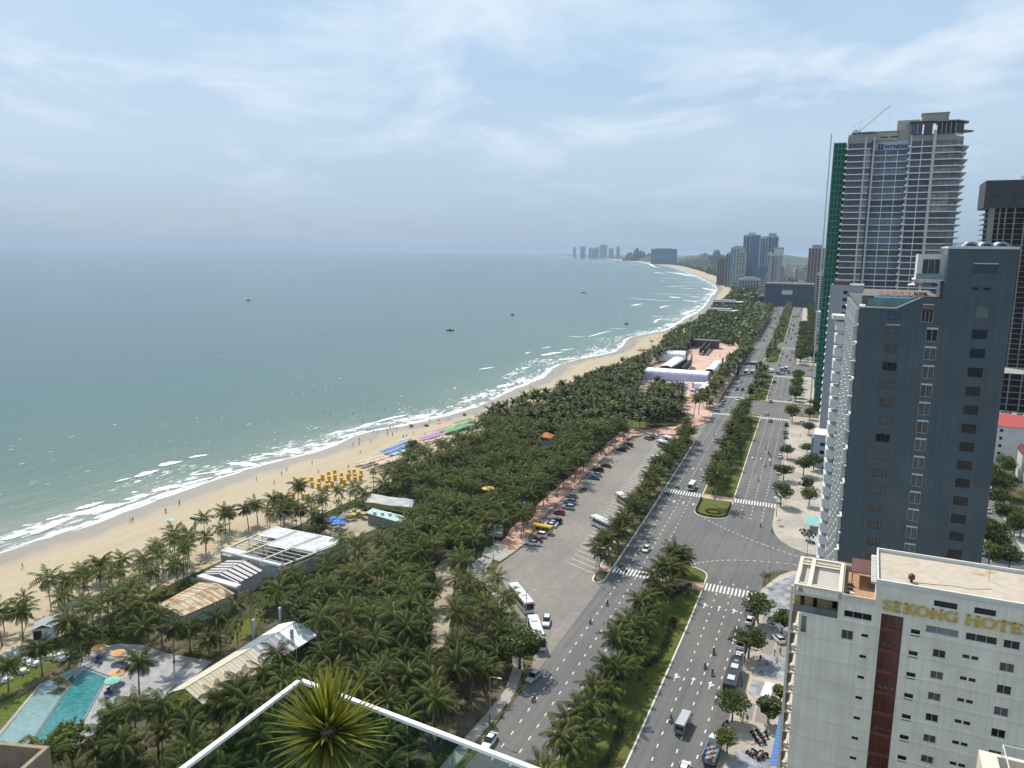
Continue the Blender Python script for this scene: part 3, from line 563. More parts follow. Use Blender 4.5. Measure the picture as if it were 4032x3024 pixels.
def palm_crown(seed, nf=21, npair=15, L=3.7, strip=False):
    """feather fronds round a growing point at the origin"""
    rn = random.Random(seed); lm = LM()
    for i in range(nf):
        q = i/nf; az = i*2.39996+rn.uniform(-.25, .25); el = math.radians(82-112*q**.85+rn.uniform(-9, 9)); bend = math.radians(rn.uniform(62, 92))*(1.0-.35*q); ln = L*rn.uniform(.85, 1.1)*(.75+.35*math.sin(math.pi*min(1, q+.25)))
        tone = .25+.65*(1-q)*rn.uniform(.6, 1.1)+rn.uniform(-.08, .12)  # upper fronds lighter, lower ones darker: light put into the tone
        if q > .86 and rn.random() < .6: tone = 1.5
        ns = npair if not strip else 5; p = np.zeros(3); pts = [p]; dirs = []
        for k in range(ns):
            e = el-bend*((k+.5)/ns)**1.35; d = np.array([math.cos(e)*math.cos(az), math.cos(e)*math.sin(az), math.sin(e)]); dirs.append(d); p = p+d*ln/ns; pts.append(p)
        side = np.array([-math.sin(az), math.cos(az), 0])
        if strip:
            vs = []
            for k in range(ns+1):
                u = k/ns; wd = .62*math.sin(math.pi*(.12+.86*u))**.8; d = dirs[min(k, ns-1)]; up = np.cross(d, side); up = up if up[2] > 0 else -up
                vs += [pts[k]+side*wd-up*wd*.55, pts[k]+up*.02, pts[k]-side*wd-up*wd*.55]
            lm.add(vs, [(3*k+j, 3*k+j+1, 3*k+j+4, 3*k+j+3) for k in range(ns) for j in (0, 1)], tone); continue
        for k in range(ns):
            u = (k+.5)/ns; d = dirs[k]; up = np.cross(d, side); up = up if up[2] > 0 else -up
            r0 = .045*(1-u)+.012
            lm.add([pts[k]-side*r0, pts[k]+side*r0, pts[k+1]+side*r0*.9, pts[k+1]-side*r0*.9], [(0, 1, 2, 3)], min(1, tone+.3))  # midrib lighter, its sunlit ridge put into the tone
            if u < .07: continue
            ll = .98*math.sin(math.pi*(.14+.80*u))**.75*rn.uniform(.85, 1.1); bw = ln/ns*.36
            for sg in (-1, 1):
                c = pts[k]+d*ln/ns*.5; out = side*sg*.80+d*.52-up*(.30+.30*rn.random()); out /= np.linalg.norm(out); mid = c+out*ll*.55; tip = c+out*ll-up*ll*.22-np.array([0, 0, .10*ll])
                lm.add([c-d*bw, c+d*bw, mid+d*bw*.8, tip, mid-d*bw*.6], [(0, 1, 2, 3, 4)], tone+rn.uniform(-.07, .07))
    return lm
def palm_trunk(seed, h, lean=.5, lime=False):
    rn = random.Random(seed); a = rn.uniform(0, 6.28); b = MB(); k = 6
    P = [np.array([math.cos(a)*lean*(i/k)**1.8, math.sin(a)*lean*(i/k)**1.8, h*i/k]) for i in range(k+1)]; R = [.24]+[.165-.05*i/k for i in range(1, k+1)]
    b.tube(P, R, 7, 0)
    if lime: b.m = [1 if min(f) < 7 else 0 for f in b.f]
    return b, P[-1]
PK = []
for i, (h, L, le) in enumerate([(6.2, 4.0, .5), (7.4, 4.2, .9), (5.4, 3.9, .3), (8.6, 4.2, 1.2), (6.8, 3.8, .6), (4.6, 3.9, .2)]):
    tb_, tip = palm_trunk(i, h, le); tm = tb_.mesh('trunk', [PBARK, LIME], True)
    tbl, tipl = palm_trunk(i, h, le, True); tml = tbl.mesh('trunk', [PBARK, LIME], True)
    PK.append((tm, tml, tip, palm_crown(100+i, 25+i % 3, 15, L).mesh('crown', PALM)))
PALMS = []         # (x, y, kind, rot, scale, limewashed, label, group)
PADJ = ['mid-height', 'tall leaning', 'short', 'tallest leaning', 'slim upright', 'squat young']
def add_palm(p, label, group, lime=False, sc=None, kind=None):
    kind = random.randrange(6) if kind is None else kind
    if group: label = PADJ[kind]+' '+label; group = PADJ[kind]+' '+group
    PALMS.append((float(p[0]), float(p[1]), kind, random.uniform(0, 6.28), sc or random.uniform(.75, 1.2), lime, label, group, float(p[2]) if len(p) > 2 else 0.0))
def inpoly(x, y, poly):
    c = False; j = len(poly)-1
    for i in range(len(poly)):
        xi, yi = poly[i]; xj, yj = poly[j]
        if (yi > y) != (yj > y) and x < (xj-xi)*(y-yi)/(yj-yi)+xi: c = not c
        j = i
    return c
P2 = lambda zf, q: [tuple(zf(*p)[:2]) for p in q]
# places where nothing grows
CLEAR += [P2(ZA, [(-250, 1000), (0, 860), (230, 770), (480, 800), (540, 880), (590, 930), (700, 810), (860, 770), (1050, 770), (1200, 800), (1500, 905), (1400, 990), (1440, 1210), (1290, 1350), (1130, 1230), (930, 1150), (800, 1180), (640, 1450), (440, 1600), (-300, 1700)]),
          P2(ZB, [(-40, 1130), (250, 890), (540, 720), (860, 590), (1030, 720), (820, 880), (640, 1010), (190, 1240)]),
          P2(ZA, [(1060, 540), (1420, 340), (1720, 420), (1300, 660)]),
          P2(ZB, [(130, 350), (220, 120), (540, -10), (1230, 60), (1170, 180), (740, 330), (600, 430), (430, 450)]),
          P2(ZE, [(1360, 1040), (1540, 870), (1800, 820), (2100, 900), (1960, 1010), (1620, 1130)]),
          P2(ZK, [(400, 1240), (470, 1080), (1080, 1160), (1000, 1300)]),
          P2(ZA, [(230, 640), (440, 600), (470, 760), (330, 780)]),
          P2(ZL, [(1110, 1060), (1180, 980), (1400, 990), (1420, 1070)]),
          P2(ZM, [(0, 1330), (60, 1180), (330, 1200), (200, 1400)])]
def clear_at(x, y): return any(inpoly(x, y, c) for c in CLEAR)
taken = {}
def free(x, y, r):
    i, j = int(x//4), int(y//4)
    for a in range(i-2, i+3):
        for b in range(j-2, j+3):
            for (u, v) in taken.get((a, b), ()):
                if (u-x)**2+(v-y)**2 < r*r: return False
    return True
def take(x, y): taken.setdefault((int(x//4), int(y//4)), []).append((x, y))
# avenue palms first: measured rows
for k, s in enumerate(np.arange(-46, 93, 5.4)):
    for w_ in ((-9.9, -6.6) if k % 2 else (-9.2, -7.4)):
        if random.random() < .92: add_palm(RP(s+random.uniform(-1.4, 1.4), w_+random.uniform(-.6, .6), .15), ('coconut palm on the median between brick crossing and long curved hedge', 'coconut palm over the long curved hedge of the median', 'coconut palm on the median end past the curved hedges')[0 if s > 55 else 1 if s > 10 else 2], ('palms by the median crossing', 'palms over the median hedge', 'palms at the near median end')[0 if s > 55 else 1 if s > 10 else 2], True, random.uniform(.9, 1.12), random.choice([0, 2, 4, 5]))
add_palm(RP(151.5, -5.7, .15), 'lone coconut palm with limewashed trunk behind the round flower bed', None, True, 1.2, 3)
for k, s in enumerate(np.arange(164, 320, 4.6)):
    for w_ in ((-9.6, -7.0) if k % 2 else (-8.6,)): add_palm(RP(s+random.uniform(-1, 1), w_+random.uniform(-.6, .6), .15), ('coconut palm on the second median by the ring hedge', 'coconut palm mid-way along the second median', 'coconut palm at the far end of the second median')[int((s-164)//53)], ('second median palms by the ring hedge', 'second median palms mid-way', 'second median palms at the end')[int((s-164)//53)], True, random.uniform(.85, 1.05))
for k, s in enumerate(np.arange(79, 246, 4.9)):
    for w_ in ((-26.6, -29.4) if k % 2 else (-28.0,)): add_palm(RP(s+random.uniform(-1, 1), w_+random.uniform(-.4, .4)-(1.2 if s > 120 else 0)*random.random(), .15), ('coconut palm at the tip of the island by the empty bays', 'coconut palm on the island behind the two parked coaches', 'coconut palm at the far end of the island')[int((s-79)//56)], ('island palms by the tip', 'island palms behind the coaches', 'island palms at the far end')[int((s-79)//56)], True, random.uniform(.8, 1.02))
for s in np.arange(92, 240, 6.2):
    p = ST(s+random.uniform(-1.5, 1.5), promen(s)-random.uniform(1.6, 4.5)); add_palm(p, 'coconut palm rising from the pink promenade by the parked cars', 'palms on the promenade'); take(p[0], p[1])
for q in [(1110, 1560), (1020, 1620)]: add_palm(ZM(*q), 'tall coconut palm standing alone on the plaza edge', 'palms at the plaza edge', False, 1.2, 3)
# beach-side and pool palms that stand clear of the rest
for zf, q in [(ZA, (15, 800)), (ZA, (165, 760)), (ZA, (485, 480)), (ZA, (598, 410)), (ZA, (712, 340)), (ZA, (300, 1000)), (ZA, (62, 1110)), (ZA, (580, 900)), (ZA, (500, 890)), (ZA, (1030, 850)), (ZA, (1145, 780)), (ZA, (1230, 915)), (ZA, (1345, 830)), (ZA, (1480, 880)), (ZA, (985, 1130)), (ZA, (1560, 800)), (ZB, (720, 1120)), (ZB, (600, 1200)), (ZB, (300, 1430)), (ZB, (480, 1340)), (ZE, (990, 890)), (ZE, (1085, 870)), (ZE, (785, 1000)), (ZE, (860, 960)), (ZE, (630, 1010)), (ZE, (1075, 1000)), (ZE, (1220, 1030)), (ZE, (1360, 1030)), (ZE, (1190, 820)), (ZA, (960, 1510)), (ZA, (1120, 1560)), (ZA, (830, 1470)), (ZA, (760, 1570)), (ZA, (1310, 1670)), (ZA, (690, 1680)), (ZA, (900, 1720)), (ZB, (1370, 1090)), (ZB, (1590, 1040)), (ZC, (190, 520)), (ZC, (370, 290)), (ZC, (100, 800)), (ZC, (310, 880))]:
    p = zf(*q); add_palm(p, 'coconut palm standing clear beside the pool terrace and beach huts', 'palms standing clear by the pool and huts', False, random.uniform(.9, 1.1)); take(p[0], p[1])
# the grove, nearest first
def grove_edge(s):
    a = float(np.interp(s, [-80, -30, 17, 40, 51, 62, 72, 83, 90, 103, 134, 168, 208, 228, 245, 262, 300, 380, 470, 520, 620, 760, 1250], [-10.5, -10.5, -9.5, -16, -26, -37, -40, -43, -43, -46, -48, -50, -53, -53, -52, -40, -33, -36, -44, -48, -46, -66, -100]))
    return a
KEEP = [P2(ZA, [(-250, 1000), (0, 880), (240, 790), (560, 890), (690, 810), (860, 780), (1180, 830), (1490, 905), (1390, 1000), (1440, 1200), (1200, 1200), (900, 1110), (780, 1190), (660, 1430), (460, 1570), (-300, 1600)]),
        P2(ZB, [(-60, 1130), (250, 905), (540, 750), (860, 620), (980, 720), (820, 860), (620, 1000), (190, 1220)]), P2(ZA, [(1090, 535), (1420, 340), (1680, 400), (1290, 610)]), P2(ZB, [(160, 310), (230, 120), (540, 0), (1200, 70), (740, 240), (590, 390), (440, 420)]),
        P2(ZE, [(1390, 1030), (1550, 880), (1800, 830), (2060, 900), (1900, 960), (1620, 1080)]), P2(ZK, [(440, 1200), (500, 1090), (1040, 1160), (980, 1260)]), P2(ZE, [(1120, 720), (1220, 600), (1480, 540), (1720, 540), (1720, 600), (1400, 680), (1200, 750)]),
        P2(ZK, [(270, 740), (600, 500), (1000, 420), (1400, 230), (1740, 150), (1900, 200), (1400, 400), (980, 540), (560, 770)]), P2(ZA, [(240, 640), (440, 620), (440, 730), (330, 760)]), P2(ZC, [(200, 300), (310, 250), (300, 640), (240, 760), (190, 720)]), P2(ZC, [(420, 300), (560, 110), (760, 80), (640, 210), (560, 330)]), P2(ZF, [(1290, 470), (1410, 470), (1400, 540), (1300, 530)])]
def sight(p, h): k = CAMH/(CAMH-h); return p[0]*k, p[1]*k       # where the view over height h at p meets the ground
def hides(p):
    for h in (3.0, 6.0, 8.5):
        x, y = sight(p, h)
        for dx_, dy_ in ((0, 0), (2.0, 0), (-2.0, 0)):
            if any(inpoly(x+dx_, y+dy_, c) for c in KEEP): return True
    return False
cand = []
for s in np.arange(-48, 640, 3.1):
    lo = float(TI(s))+(1 if s < 60 else 5 if s < 140 else 7); hi = grove_edge(s)
    for t_ in np.arange(lo, hi, 3.1):
        for _ in range(2): cand.append((s+random.uniform(-1.7, 1.7), t_+random.uniform(-1.7, 1.7)))
random.shuffle(cand)
grove = []
for s, t_ in cand:
    p = ST(s, t_)
    if clear_at(p[0], p[1]): continue
    if 322 < s < 540 and t_ > -70: 
        if not inpoly(p[0], p[1], P2(ZL, [(500, 1106), (700, 800), (1350, 560), (1560, 640), (1800, 800), (1760, 1000), (1500, 1106)])): continue
    r = 3.9 if s < 60 else 3.5
    edge = t_ < float(TI(s))+9
    if edge and random.random() < (.15 if s < 55 else .55): continue
    if not free(p[0], p[1], r): continue
    if hides(p): continue
    take(p[0], p[1]); grove.append((s, t_, p))
grove.sort(key=lambda q: q[2][0]**2+q[2][1]**2)
NIND = 300-len(PALMS)
def seen(p, h=6):      # inside the picture?
    q = np.array([p[0], p[1], h-CAMH]); z = q@CF
    if z < 1: return False
    u, v = CX+FPX*(q@CR)/z, CY-FPX*(q@CU)/z
    return -80 < u < 4110 and v < 3150
grove = [q for q in grove if seen(q[2])]
for s, t_, p in grove[:NIND]: add_palm(p, ('coconut palm in the grove between event tent and road', 'coconut palm in the grove on the seaward side of the pool', 'coconut palm in the grove behind rusty shed and annex')[0 if t_ > -60 else 1 if s < 5 else 2], ('grove palms by the tent and road', 'grove palms seaward of the pool', 'grove palms behind the shed')[0 if t_ > -60 else 1 if s < 5 else 2], False, None)
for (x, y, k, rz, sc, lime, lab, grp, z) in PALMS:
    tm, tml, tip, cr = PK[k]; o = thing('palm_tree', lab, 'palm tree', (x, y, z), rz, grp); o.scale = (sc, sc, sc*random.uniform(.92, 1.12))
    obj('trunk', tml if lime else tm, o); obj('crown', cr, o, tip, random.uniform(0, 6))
# the rest of the grove reads as one mass of crowns
def merge_palms(name, items, label, strip, cat='palms'):
    kinds = [(palm_crown(300+i, 19, 9 if not strip else 5, 4.1, strip)) for i in range(4)]
    K = [(np.array(k.v), k.f, np.array(k.t)) for k in kinds]
    V, Fs, T, MI = [], [], [], []; off = 0
    for s, t_, p in items:
        kv, kf, kt = K[random.randrange(4)]; a = random.uniform(0, 6.28); sc = random.uniform(.68, 1.22); h = random.uniform(4.2, 9.2)
        R = np.array([[math.cos(a), -math.sin(a), 0], [math.sin(a), math.cos(a), 0], [0, 0, 1]]); lx, ly = random.uniform(-.5, .5), random.uniform(-.5, .5)
        vv = kv@R.T*sc+np.array([p[0]+lx, p[1]+ly, h]); V.append(vv); Fs.extend([tuple(i+off for i in f) for f in kf]); MI += [0]*len(kf); T.append(kt+random.uniform(-.3, .25)); off += len(vv)
        r = .14; tr = np.array([(p[0]+r*math.cos(q), p[1]+r*math.sin(q), 0) for q in (0, 2.1, 4.2)]+[(p[0]+lx+r*.7*math.cos(q), p[1]+ly+r*.7*math.sin(q), h+.1) for q in (0, 2.1, 4.2)]); V.append(tr); T.append(np.zeros(6))
        Fs += [tuple(i+off for i in f) for f in [(0, 1, 4, 3), (1, 2, 5, 4), (2, 0, 3, 5)]]; MI += [1]*3; off += 6
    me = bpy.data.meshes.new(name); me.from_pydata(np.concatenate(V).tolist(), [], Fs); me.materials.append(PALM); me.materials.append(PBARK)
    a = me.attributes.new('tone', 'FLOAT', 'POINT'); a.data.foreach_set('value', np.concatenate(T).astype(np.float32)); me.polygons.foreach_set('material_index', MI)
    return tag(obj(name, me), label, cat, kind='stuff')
mid = [q for q in grove[NIND:] if q[0] < 215]; farp = [q for q in grove[NIND:] if q[0] >= 215]
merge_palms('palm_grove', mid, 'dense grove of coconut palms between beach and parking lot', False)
# palms of the farther medians and verges
for (a, b_) in MEDS[2:]:
    for s in np.arange(a+6, b_-6, 4.6): farp.append((s, 0, RP(s, random.uniform(-10, -5)))); 
for s in np.arange(325, 640, 4.2): farp.append((s, 0, RP(s, random.uniform(-34, -28))))
for s in np.arange(700, 1010, 5): farp.append((s, 0, RP(s, random.uniform(-30, -28)))); 
for s in np.arange(250, 640, 5):
    if random.random() < .8: farp.append((s, 0, RP(s, -27.5-random.random()*4))) if s > 315 else None
merge_palms('palm_grove', [q for q in farp if q], 'farther mass of coconut palms beyond the parking lot', True)
# ------------------------------------------------------------------ broadleaf trees
def leafball(seed, r=(2.6, 2.6, 1.9), n=1500, size=.30, clumps=14, hollow=.35, mat=LEAF, flowers=0):
    rn = np.random.default_rng(seed); lm = LM(); mi = []
    cs = rn.normal(size=(clumps, 3)); cs /= np.linalg.norm(cs, axis=1)[:, None]; cs *= rn.uniform(.35, .85, (clumps, 1)); cs[:, 2] = cs[:, 2]*.8+.05
    for i in range(n):
        c = cs[rn.integers(clumps)]; d = rn.normal(size=3); d /= np.linalg.norm(d); p = (c+d*rn.uniform(.5, 1)**.5*.36)*np.array(r)
        a = rn.normal(size=3)+np.array([0, 0, 1.0]); a /= np.linalg.norm(a); u = np.cross(a, rn.normal(size=3)); u /= np.linalg.norm(u); v = np.cross(a, u); s_ = size*rn.uniform(.6, 1.3)
        fl = rn.random() < flowers
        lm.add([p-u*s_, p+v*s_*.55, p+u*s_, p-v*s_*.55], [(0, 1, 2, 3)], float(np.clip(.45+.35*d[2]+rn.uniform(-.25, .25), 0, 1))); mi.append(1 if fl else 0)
    return lm.mesh('crown', [mat, FLOWER], mi)
def limbs(seed, h, r=.16, spread=1.6, nl=5):
    rn = random.Random(seed); b = MB(); b.tube([(0, 0, 0), (.05, .02, h*.5), (0, .1, h)], [r*1.2, r, r*.75], 7)
    for i in range(nl):
        a = i*6.28/nl+rn.uniform(-.4, .4); L = spread*rn.uniform(.8, 1.2); b.tube([(0, .05, h*.85), (math.cos(a)*L*.5, math.sin(a)*L*.5, h+L*.45), (math.cos(a)*L, math.sin(a)*L, h+L*.9)], [r*.55, r*.38, r*.15], 5)
    return b.mesh('trunk', BARK, True)
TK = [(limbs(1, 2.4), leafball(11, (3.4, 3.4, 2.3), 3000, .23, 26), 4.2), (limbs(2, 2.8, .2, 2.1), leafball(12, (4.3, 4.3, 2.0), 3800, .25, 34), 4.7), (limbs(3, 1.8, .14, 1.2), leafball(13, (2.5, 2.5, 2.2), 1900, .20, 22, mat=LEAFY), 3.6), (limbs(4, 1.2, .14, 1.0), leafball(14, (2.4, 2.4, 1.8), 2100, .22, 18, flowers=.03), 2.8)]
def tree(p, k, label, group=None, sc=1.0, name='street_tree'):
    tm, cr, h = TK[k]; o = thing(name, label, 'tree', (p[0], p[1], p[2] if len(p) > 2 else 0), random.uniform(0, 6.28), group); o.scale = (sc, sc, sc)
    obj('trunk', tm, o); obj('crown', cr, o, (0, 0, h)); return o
pv = lambda p, z=.13: (p[0], p[1], z)
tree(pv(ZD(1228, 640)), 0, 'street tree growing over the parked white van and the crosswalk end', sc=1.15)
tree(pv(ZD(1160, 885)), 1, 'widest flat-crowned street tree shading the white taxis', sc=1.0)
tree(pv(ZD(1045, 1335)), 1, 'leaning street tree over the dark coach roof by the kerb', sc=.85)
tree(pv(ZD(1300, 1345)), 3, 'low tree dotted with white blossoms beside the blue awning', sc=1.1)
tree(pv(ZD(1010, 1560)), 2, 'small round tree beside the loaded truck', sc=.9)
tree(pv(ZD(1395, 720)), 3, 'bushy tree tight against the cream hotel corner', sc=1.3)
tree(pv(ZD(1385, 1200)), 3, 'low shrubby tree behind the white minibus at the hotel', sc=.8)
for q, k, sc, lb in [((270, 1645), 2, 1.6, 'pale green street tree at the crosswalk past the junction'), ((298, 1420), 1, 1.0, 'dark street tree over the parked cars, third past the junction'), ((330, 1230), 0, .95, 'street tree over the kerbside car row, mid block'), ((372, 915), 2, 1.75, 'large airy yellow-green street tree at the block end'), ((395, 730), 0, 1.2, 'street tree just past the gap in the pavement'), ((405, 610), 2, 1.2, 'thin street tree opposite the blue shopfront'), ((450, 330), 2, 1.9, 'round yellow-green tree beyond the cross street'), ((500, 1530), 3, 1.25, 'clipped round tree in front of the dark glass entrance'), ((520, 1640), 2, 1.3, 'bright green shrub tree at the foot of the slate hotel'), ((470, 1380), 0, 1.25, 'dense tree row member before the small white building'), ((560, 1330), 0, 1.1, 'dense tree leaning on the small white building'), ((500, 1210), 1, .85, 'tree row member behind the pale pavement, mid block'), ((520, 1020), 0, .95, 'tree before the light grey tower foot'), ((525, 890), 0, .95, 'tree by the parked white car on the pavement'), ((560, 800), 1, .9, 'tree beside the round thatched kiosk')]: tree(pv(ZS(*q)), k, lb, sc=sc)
for i, s in enumerate(np.arange(372, 470, 12)): tree(RP(s, 16.5, .13), i % 3, 'young street tree on the pale pavement beyond the tall tower', 'street trees beyond the tower', 1.1)
for i, s in enumerate(np.arange(545, 900, 15)): tree(RP(s, 17, .13), i % 3, 'far street tree on the right-hand pavement of the avenue', 'far street trees on the right', 1.4)
for i, s in enumerate(np.arange(560, 1240, 18)): tree(RP(s, 26, .13), i % 3, 'far street tree by the building line', 'far trees by the building line', 1.6)
tree(ZF(355, 1390), 1, 'big rounded park tree beside the yellow kiosk roof', sc=1.5, name='park_tree')
tree(ZC(800, 960), 1, 'leafy kerbside tree shading the parked silver car', sc=1.35, name='park_tree')
tree(ZB(960, 720), 0, 'dark grey-green park tree behind the white tent', sc=1.5, name='park_tree')
tree(ZB(700, 500), 0, 'dark park tree between rusty shed and white tent', sc=1.2, name='park_tree')
tree(ZB(1560, 1600), 3, 'low green tree seen through the glass balustrade', sc=1.6, name='park_tree')
tree(ZA(520, 1700), 2, 'bright shrubby tree at the corner of the timber pool deck', sc=1.7, name='park_tree')
tree(ZK(1040, 620), 0, 'dark casuarina-like tree at the edge of the beach shades', sc=1.1, name='park_tree')
# sea-almond hedge line along the beach near the tents
for i, s in enumerate(np.arange(330, 470, 6.0)): tree(ST(s, float(TI(s))+3+random.uniform(0, 5)), random.choice([0, 2]), 'bushy yellow-green tree on the sand edge before the white tents', 'bushy trees on the sand edge', random.uniform(.8, 1.1), 'shore_tree')
# bare young tree on the corner
b = MB(); rn = random.Random(5)
def branch(p, d, L, r, lev):
    q = p+d*L; b.tube([p, (p+q)/2+np.array([rn.uniform(-.05, .05)]*3), q], [r, r*.8, r*.6], 4)
    if lev > 0:
        for i in range(4):
            e = d+np.array([rn.uniform(-.75, .75), rn.uniform(-.75, .75), rn.uniform(-.1, .5)]); branch(q, e/np.linalg.norm(e), L*.68, r*.6, lev-1)
branch(np.zeros(3), np.array([0, 0, 1.0]), 1.3, .09, 4)
o = thing('street_tree', 'leafless young tree on the grey corner pavement by the lamp post', 'tree', pv(ZD(1275, 372))); b.build('trunk', BARK, o); 
lm = leafball(77, (1.5, 1.5, 1.2), 130, .16, 12, mat=LEAFY); obj('crown', lm, o, (0, 0, 3.2))
# far woods beside the coast: one mass
def woods(name, label, pts, n, size, hmin, hmax):
    rn = np.random.default_rng(5); lm = LM()
    for (s, t_) in pts:
        p = ST(s, t_); h = rn.uniform(hmin, hmax)
        for k in range(n):
            d = rn.normal(size=3); d /= np.linalg.norm(d); c = np.array([p[0], p[1], h*.55])+d*np.array([h*.55, h*.55, h*.45])*rn.uniform(.6, 1); u = np.cross(d, rn.normal(size=3)); u /= np.linalg.norm(u); v = np.cross(d, u); s_ = size*rn.uniform(.6, 1.3)*h*.12
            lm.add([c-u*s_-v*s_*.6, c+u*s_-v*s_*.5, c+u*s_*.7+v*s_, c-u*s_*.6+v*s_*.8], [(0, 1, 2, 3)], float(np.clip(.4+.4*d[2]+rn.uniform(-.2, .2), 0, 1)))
    return tag(obj(name, lm.mesh(name, LEAF)), label, 'trees', kind='stuff')
pw = []
for s in np.arange(560, 1500, 7.5):
    lo, hi = float(TI(s))+2, float(cc(min(s, 1300)))-60 if s < 1100 else float(TI(s))+60
    for t_ in np.arange(lo, hi, 7.5):
        q = (s+random.uniform(-3, 3), t_+random.uniform(-3, 3)); p = ST(*q)
        if not clear_at(p[0], p[1]) and random.random() < .85: pw.append(q)
woods('woods', 'dense dark trees filling the shore park past the plaza', pw, 26, 1.5, 4.5, 8)
pw = [(s, float(TI(s))+random.uniform(2, 120+.03*s)) for s in np.random.default_rng(3).uniform(1350, 6500, 2600)]
woods('woods', 'far belt of trees behind the curving beach', pw, 12, 2.6, 7, 14)
pw = [(s, float(cc(s))-58+random.uniform(0, 26)) for s in np.random.default_rng(4).uniform(640, 1250, 420)]
woods('woods', 'dark trees along the seaward service road past the plaza', pw, 22, 1.6, 5, 8)
# hedges and shrubs on the near median
def hedge(name, pts, wd, h, label, mat=HEDGE, n=60):
    rn = np.random.default_rng(len(pts)); lm = LM()
    for i in range(len(pts)-1):
        a, c = np.array(pts[i]), np.array(pts[i+1]); L = np.linalg.norm(c-a); d = (c-a)/L; q = np.array([d[1], -d[0], 0])
        for k in range(int(L*n)):
            p = a+d*rn.uniform(0, L)+q*rn.uniform(-wd/2, wd/2); z = .15+h*rn.random()**.5
            e = rn.normal(size=3); e[2] = abs(e[2])+.4; e /= np.linalg.norm(e); u = np.cross(e, rn.normal(size=3)); u /= np.linalg.norm(u); v = np.cross(e, u); s_ = .17*rn.uniform(.7, 1.3); p[2] = z
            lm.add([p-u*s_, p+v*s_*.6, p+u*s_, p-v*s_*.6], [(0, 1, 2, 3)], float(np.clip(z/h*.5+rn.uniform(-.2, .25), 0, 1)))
    return tag(obj(name, lm.mesh(name, mat)), label, 'hedge')
hedge('hedge', [ZD(*q) for q in [(755, 370), (700, 405), (650, 430), (610, 470)]], 1.3, .8, 'short dark hedge beside the brick median crossing')
hedge('hedge', [ZD(*q) for q in [(640, 600), (600, 730), (560, 840), (490, 920), (415, 965)]], 1.5, .9, 'long dark hedge curving under the median palms')
hedge('hedge', [ZD(*q) for q in [(270, 1330), (235, 1480), (190, 1590), (110, 1680)]], 1.6, .9, 'dark curved hedge at the near end of the median')
hedge('hedge', [RP(s, -3.2-1.2*math.sin(s*.11), 0) for s in np.arange(172, 306, 3)], 1.6, .7, 'long low shrub hedge on the second median', LEAF, 22)
hedge('hedge', [RP(s, -31.5+.3*math.sin(s), 0) for s in np.arange(95, 235, 4)], .9, .8, 'ragged hedge under the island palms beside the bus bays', LEAF, 26)
# clipped black-green kerb hedge round the second median nose, and a round bed
hedge('hedge', [RP(s, -11.0, 0) for s in np.arange(158, 144, -2)]+[RP(143-1.0*math.sin(q)*3.6, -5.75-5.2*math.cos(q), 0) for q in np.linspace(.1, 3.04, 9)]+[RP(s, -.5, 0) for s in np.arange(144, 158, 2)], .5, .5, 'clipped kerb hedge rounding the second median nose', HEDGE, 70)
bed = MB(); c0 = ZU(775, 1305)
ring = [(c0+DR*2.2*math.sin(q)+NN*2.5*math.cos(q)) for q in np.linspace(0, 2*math.pi, 25)]
hedge('hedge', ring, .45, .45, 'ring-shaped russet hedge on the median nose lawn', leafmat('russet_leaf', (.10, .045, .02), (.22, .10, .04), .15), 60)
SHR = [leafball(60+i, (.7, .7, .55), 170, .16, 6) for i in range(2)]
for i in range(46):
    s = random.uniform(-20, 88) if i < 26 else random.uniform(80, 236); w_ = random.uniform(-8, -2.5) if i < 26 else random.uniform(-30, -26)
    tag(obj('shrub', SHR[i % 2], None, RP(s, w_, .5), random.uniform(0, 6), random.uniform(.6, 1.2)), 'small round shrub in the avenue planting strip', 'shrub', 'round shrubs in the avenue planting')

# low undergrowth under the grove
rn = np.random.default_rng(9); lm = LM()
for i in range(2600):
    s_ = rn.uniform(-48, 230); t_ = rn.uniform(float(TI(s_))+10, grove_edge(s_)); p = ST(s_, t_)
    if clear_at(p[0], p[1]) or not seen(p, 0): continue
    h = rn.uniform(.4, 1.5)
    for k in range(9):
        d = rn.normal(size=3); d[2] = abs(d[2]); d /= np.linalg.norm(d); c = np.array([p[0], p[1], 0])+d*np.array([1.3, 1.3, h]); u = np.cross(d, rn.normal(size=3)); u /= np.linalg.norm(u); v = np.cross(d, u); z_ = rn.uniform(.22, .5)
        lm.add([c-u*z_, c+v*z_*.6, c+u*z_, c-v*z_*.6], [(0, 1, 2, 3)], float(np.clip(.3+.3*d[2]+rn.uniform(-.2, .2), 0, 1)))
tag(obj('undergrowth', lm.mesh('undergrowth', LEAF)), 'low green undergrowth beneath the grove palms', 'undergrowth', kind='stuff')
